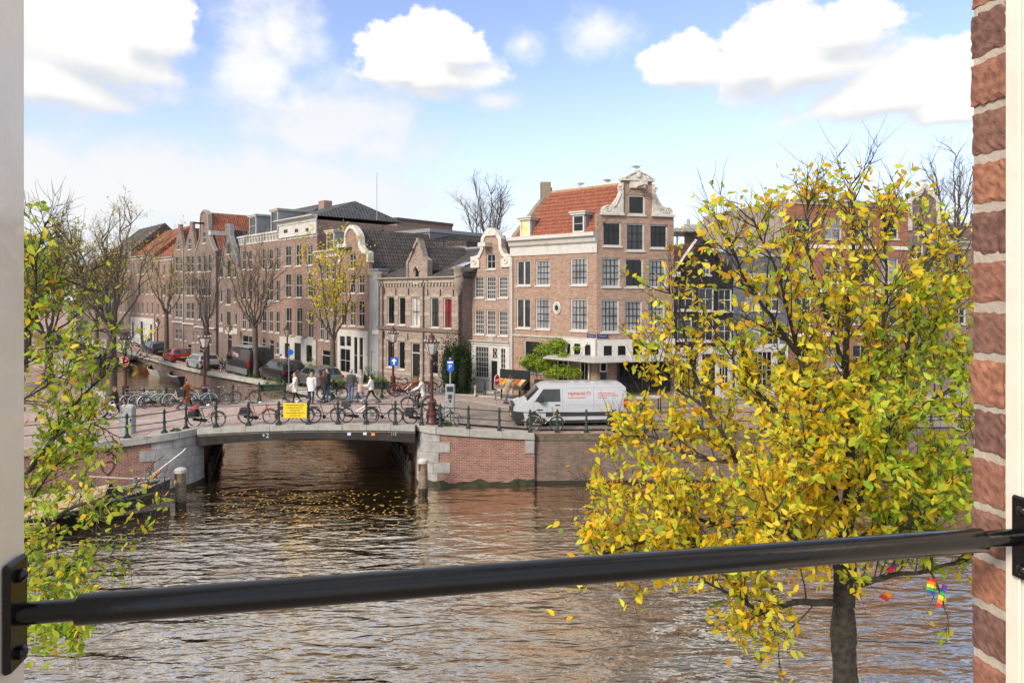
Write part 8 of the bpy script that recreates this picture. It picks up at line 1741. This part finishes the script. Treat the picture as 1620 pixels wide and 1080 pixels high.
def bracket(t, s0, sgn):
    b = MB(); e = 0 if sgn > 0 else -.013
    if sgn > 0: b.bbox(s0, s0 + .008, -.02, .02, zb - .056, zb + .06, .003)
    else: b.bbox(s0 - .008, s0, -.02 + e, .02 + e, zb - .056, zb + .06, .003)
    pl = b.build('bracket_plate', BLACKM, t, uv=False)
    for dz in (-.042, .042):
        b = MB(); b.lathe([(.0075, 0), (.0075, .004), (.004, .0075), (.0008, .0085)], 10, (s0 + .008 * sgn, e, zb + dz), 0, 'x'); o = b.build('bolt', BLACKM, pl, smooth=True, uv=False)
        if sgn < 0: 
            for v in o.data.vertices: v.co.x = 2 * (s0 - .008) - v.co.x
    return pl
t = wthing('safety_bar', 'black iron safety bar running across the open window', 'bar')
bracket(t, -.0015, 1); bracket(t, S + .0005, -1)
b = MB(); b.tube([(.006, 0, zb), (S - .006, 0, zb)], .0118, 20); b.build('rod', BLACKM, t, smooth=True, uv=False)
b = MB(); b.lathe([(.0125, .0655), (.0166, .066), (.0168, .07), (.0168, S - .065), (.0163, S - .0635), (.0122, S - .063)], 28, (0, 0, zb), 0, 'x'); b.build('sleeve', BLACKM, t, smooth=True, uv=False)
# brick reveal
FB = mat('handmade_brick', (.27, .12, .08), .95, var=.3, scale=4, bump=.18, bscale=22, dirt=(.19, .085, .06), dirt_scale=3); FM = mat('sandy_mortar', (.42, .365, .30), .95, var=.12, scale=20, bump=.25, bscale=90)
BW = wthing('brick_reveal', 'column of rough red bricks with sandy mortar at the right edge', 'wall'); b = MB(); b.box(S + .0095, S + .22, .027, .0862, 7.2, 10.2); b.build('mortar', FM, BW)
def rough_brick(seed):
    rr = random.Random(seed); bm = bmesh.new(); bmesh.ops.create_cube(bm, size=1); bmesh.ops.subdivide_edges(bm, edges=bm.edges, cuts=7, use_grid_fill=True)
    for v in bm.verts:
        c = v.co.copy(); e = sum(abs(abs(q) - .5) < 1e-3 for q in c)
        k = Vector((rr.uniform(-1, 1) * .007, rr.uniform(-1, 1) * .016, rr.uniform(-1, 1) * .03)); v.co += k
        if e >= 2: v.co = Vector((v.co.x * .985, v.co.y * .975, v.co.z * .95))
    me = bpy.data.meshes.new('brick'); bm.to_mesh(me); bm.free(); me.materials.append(FB); return me
BRV = [FB, mat('brown_handmade_brick', (.21, .105, .075), .95, var=.3, scale=4, bump=.18, bscale=22), mat('orange_handmade_brick', (.33, .145, .085), .95, var=.3, scale=4, bump=.18, bscale=22, dirt=(.2, .09, .06), dirt_scale=3), mat('dark_handmade_brick', (.17, .085, .065), .95, var=.35, scale=4, bump=.2, bscale=22)]
BMS = [rough_brick(k) for k in range(5)]; z = 7.6; k = 0
while z < 9.3:
    o = link('brick', BMS[k % 5], BW); o.material_slots[0].link = 'OBJECT'; o.material_slots[0].material = BRV[(k * 7) % 4]; o.scale = (.21, .060 + R.uniform(-.003, .003), .0665 + R.uniform(-.004, .004)); o.location = (S + .111 + R.uniform(-.002, .002), .0585 + R.uniform(-.002, .002), z); o.rotation_euler = (R.uniform(-.02, .02) + (math.pi if k % 3 == 1 else 0), R.uniform(-.01, .01), 0); z += .0765; k += 1
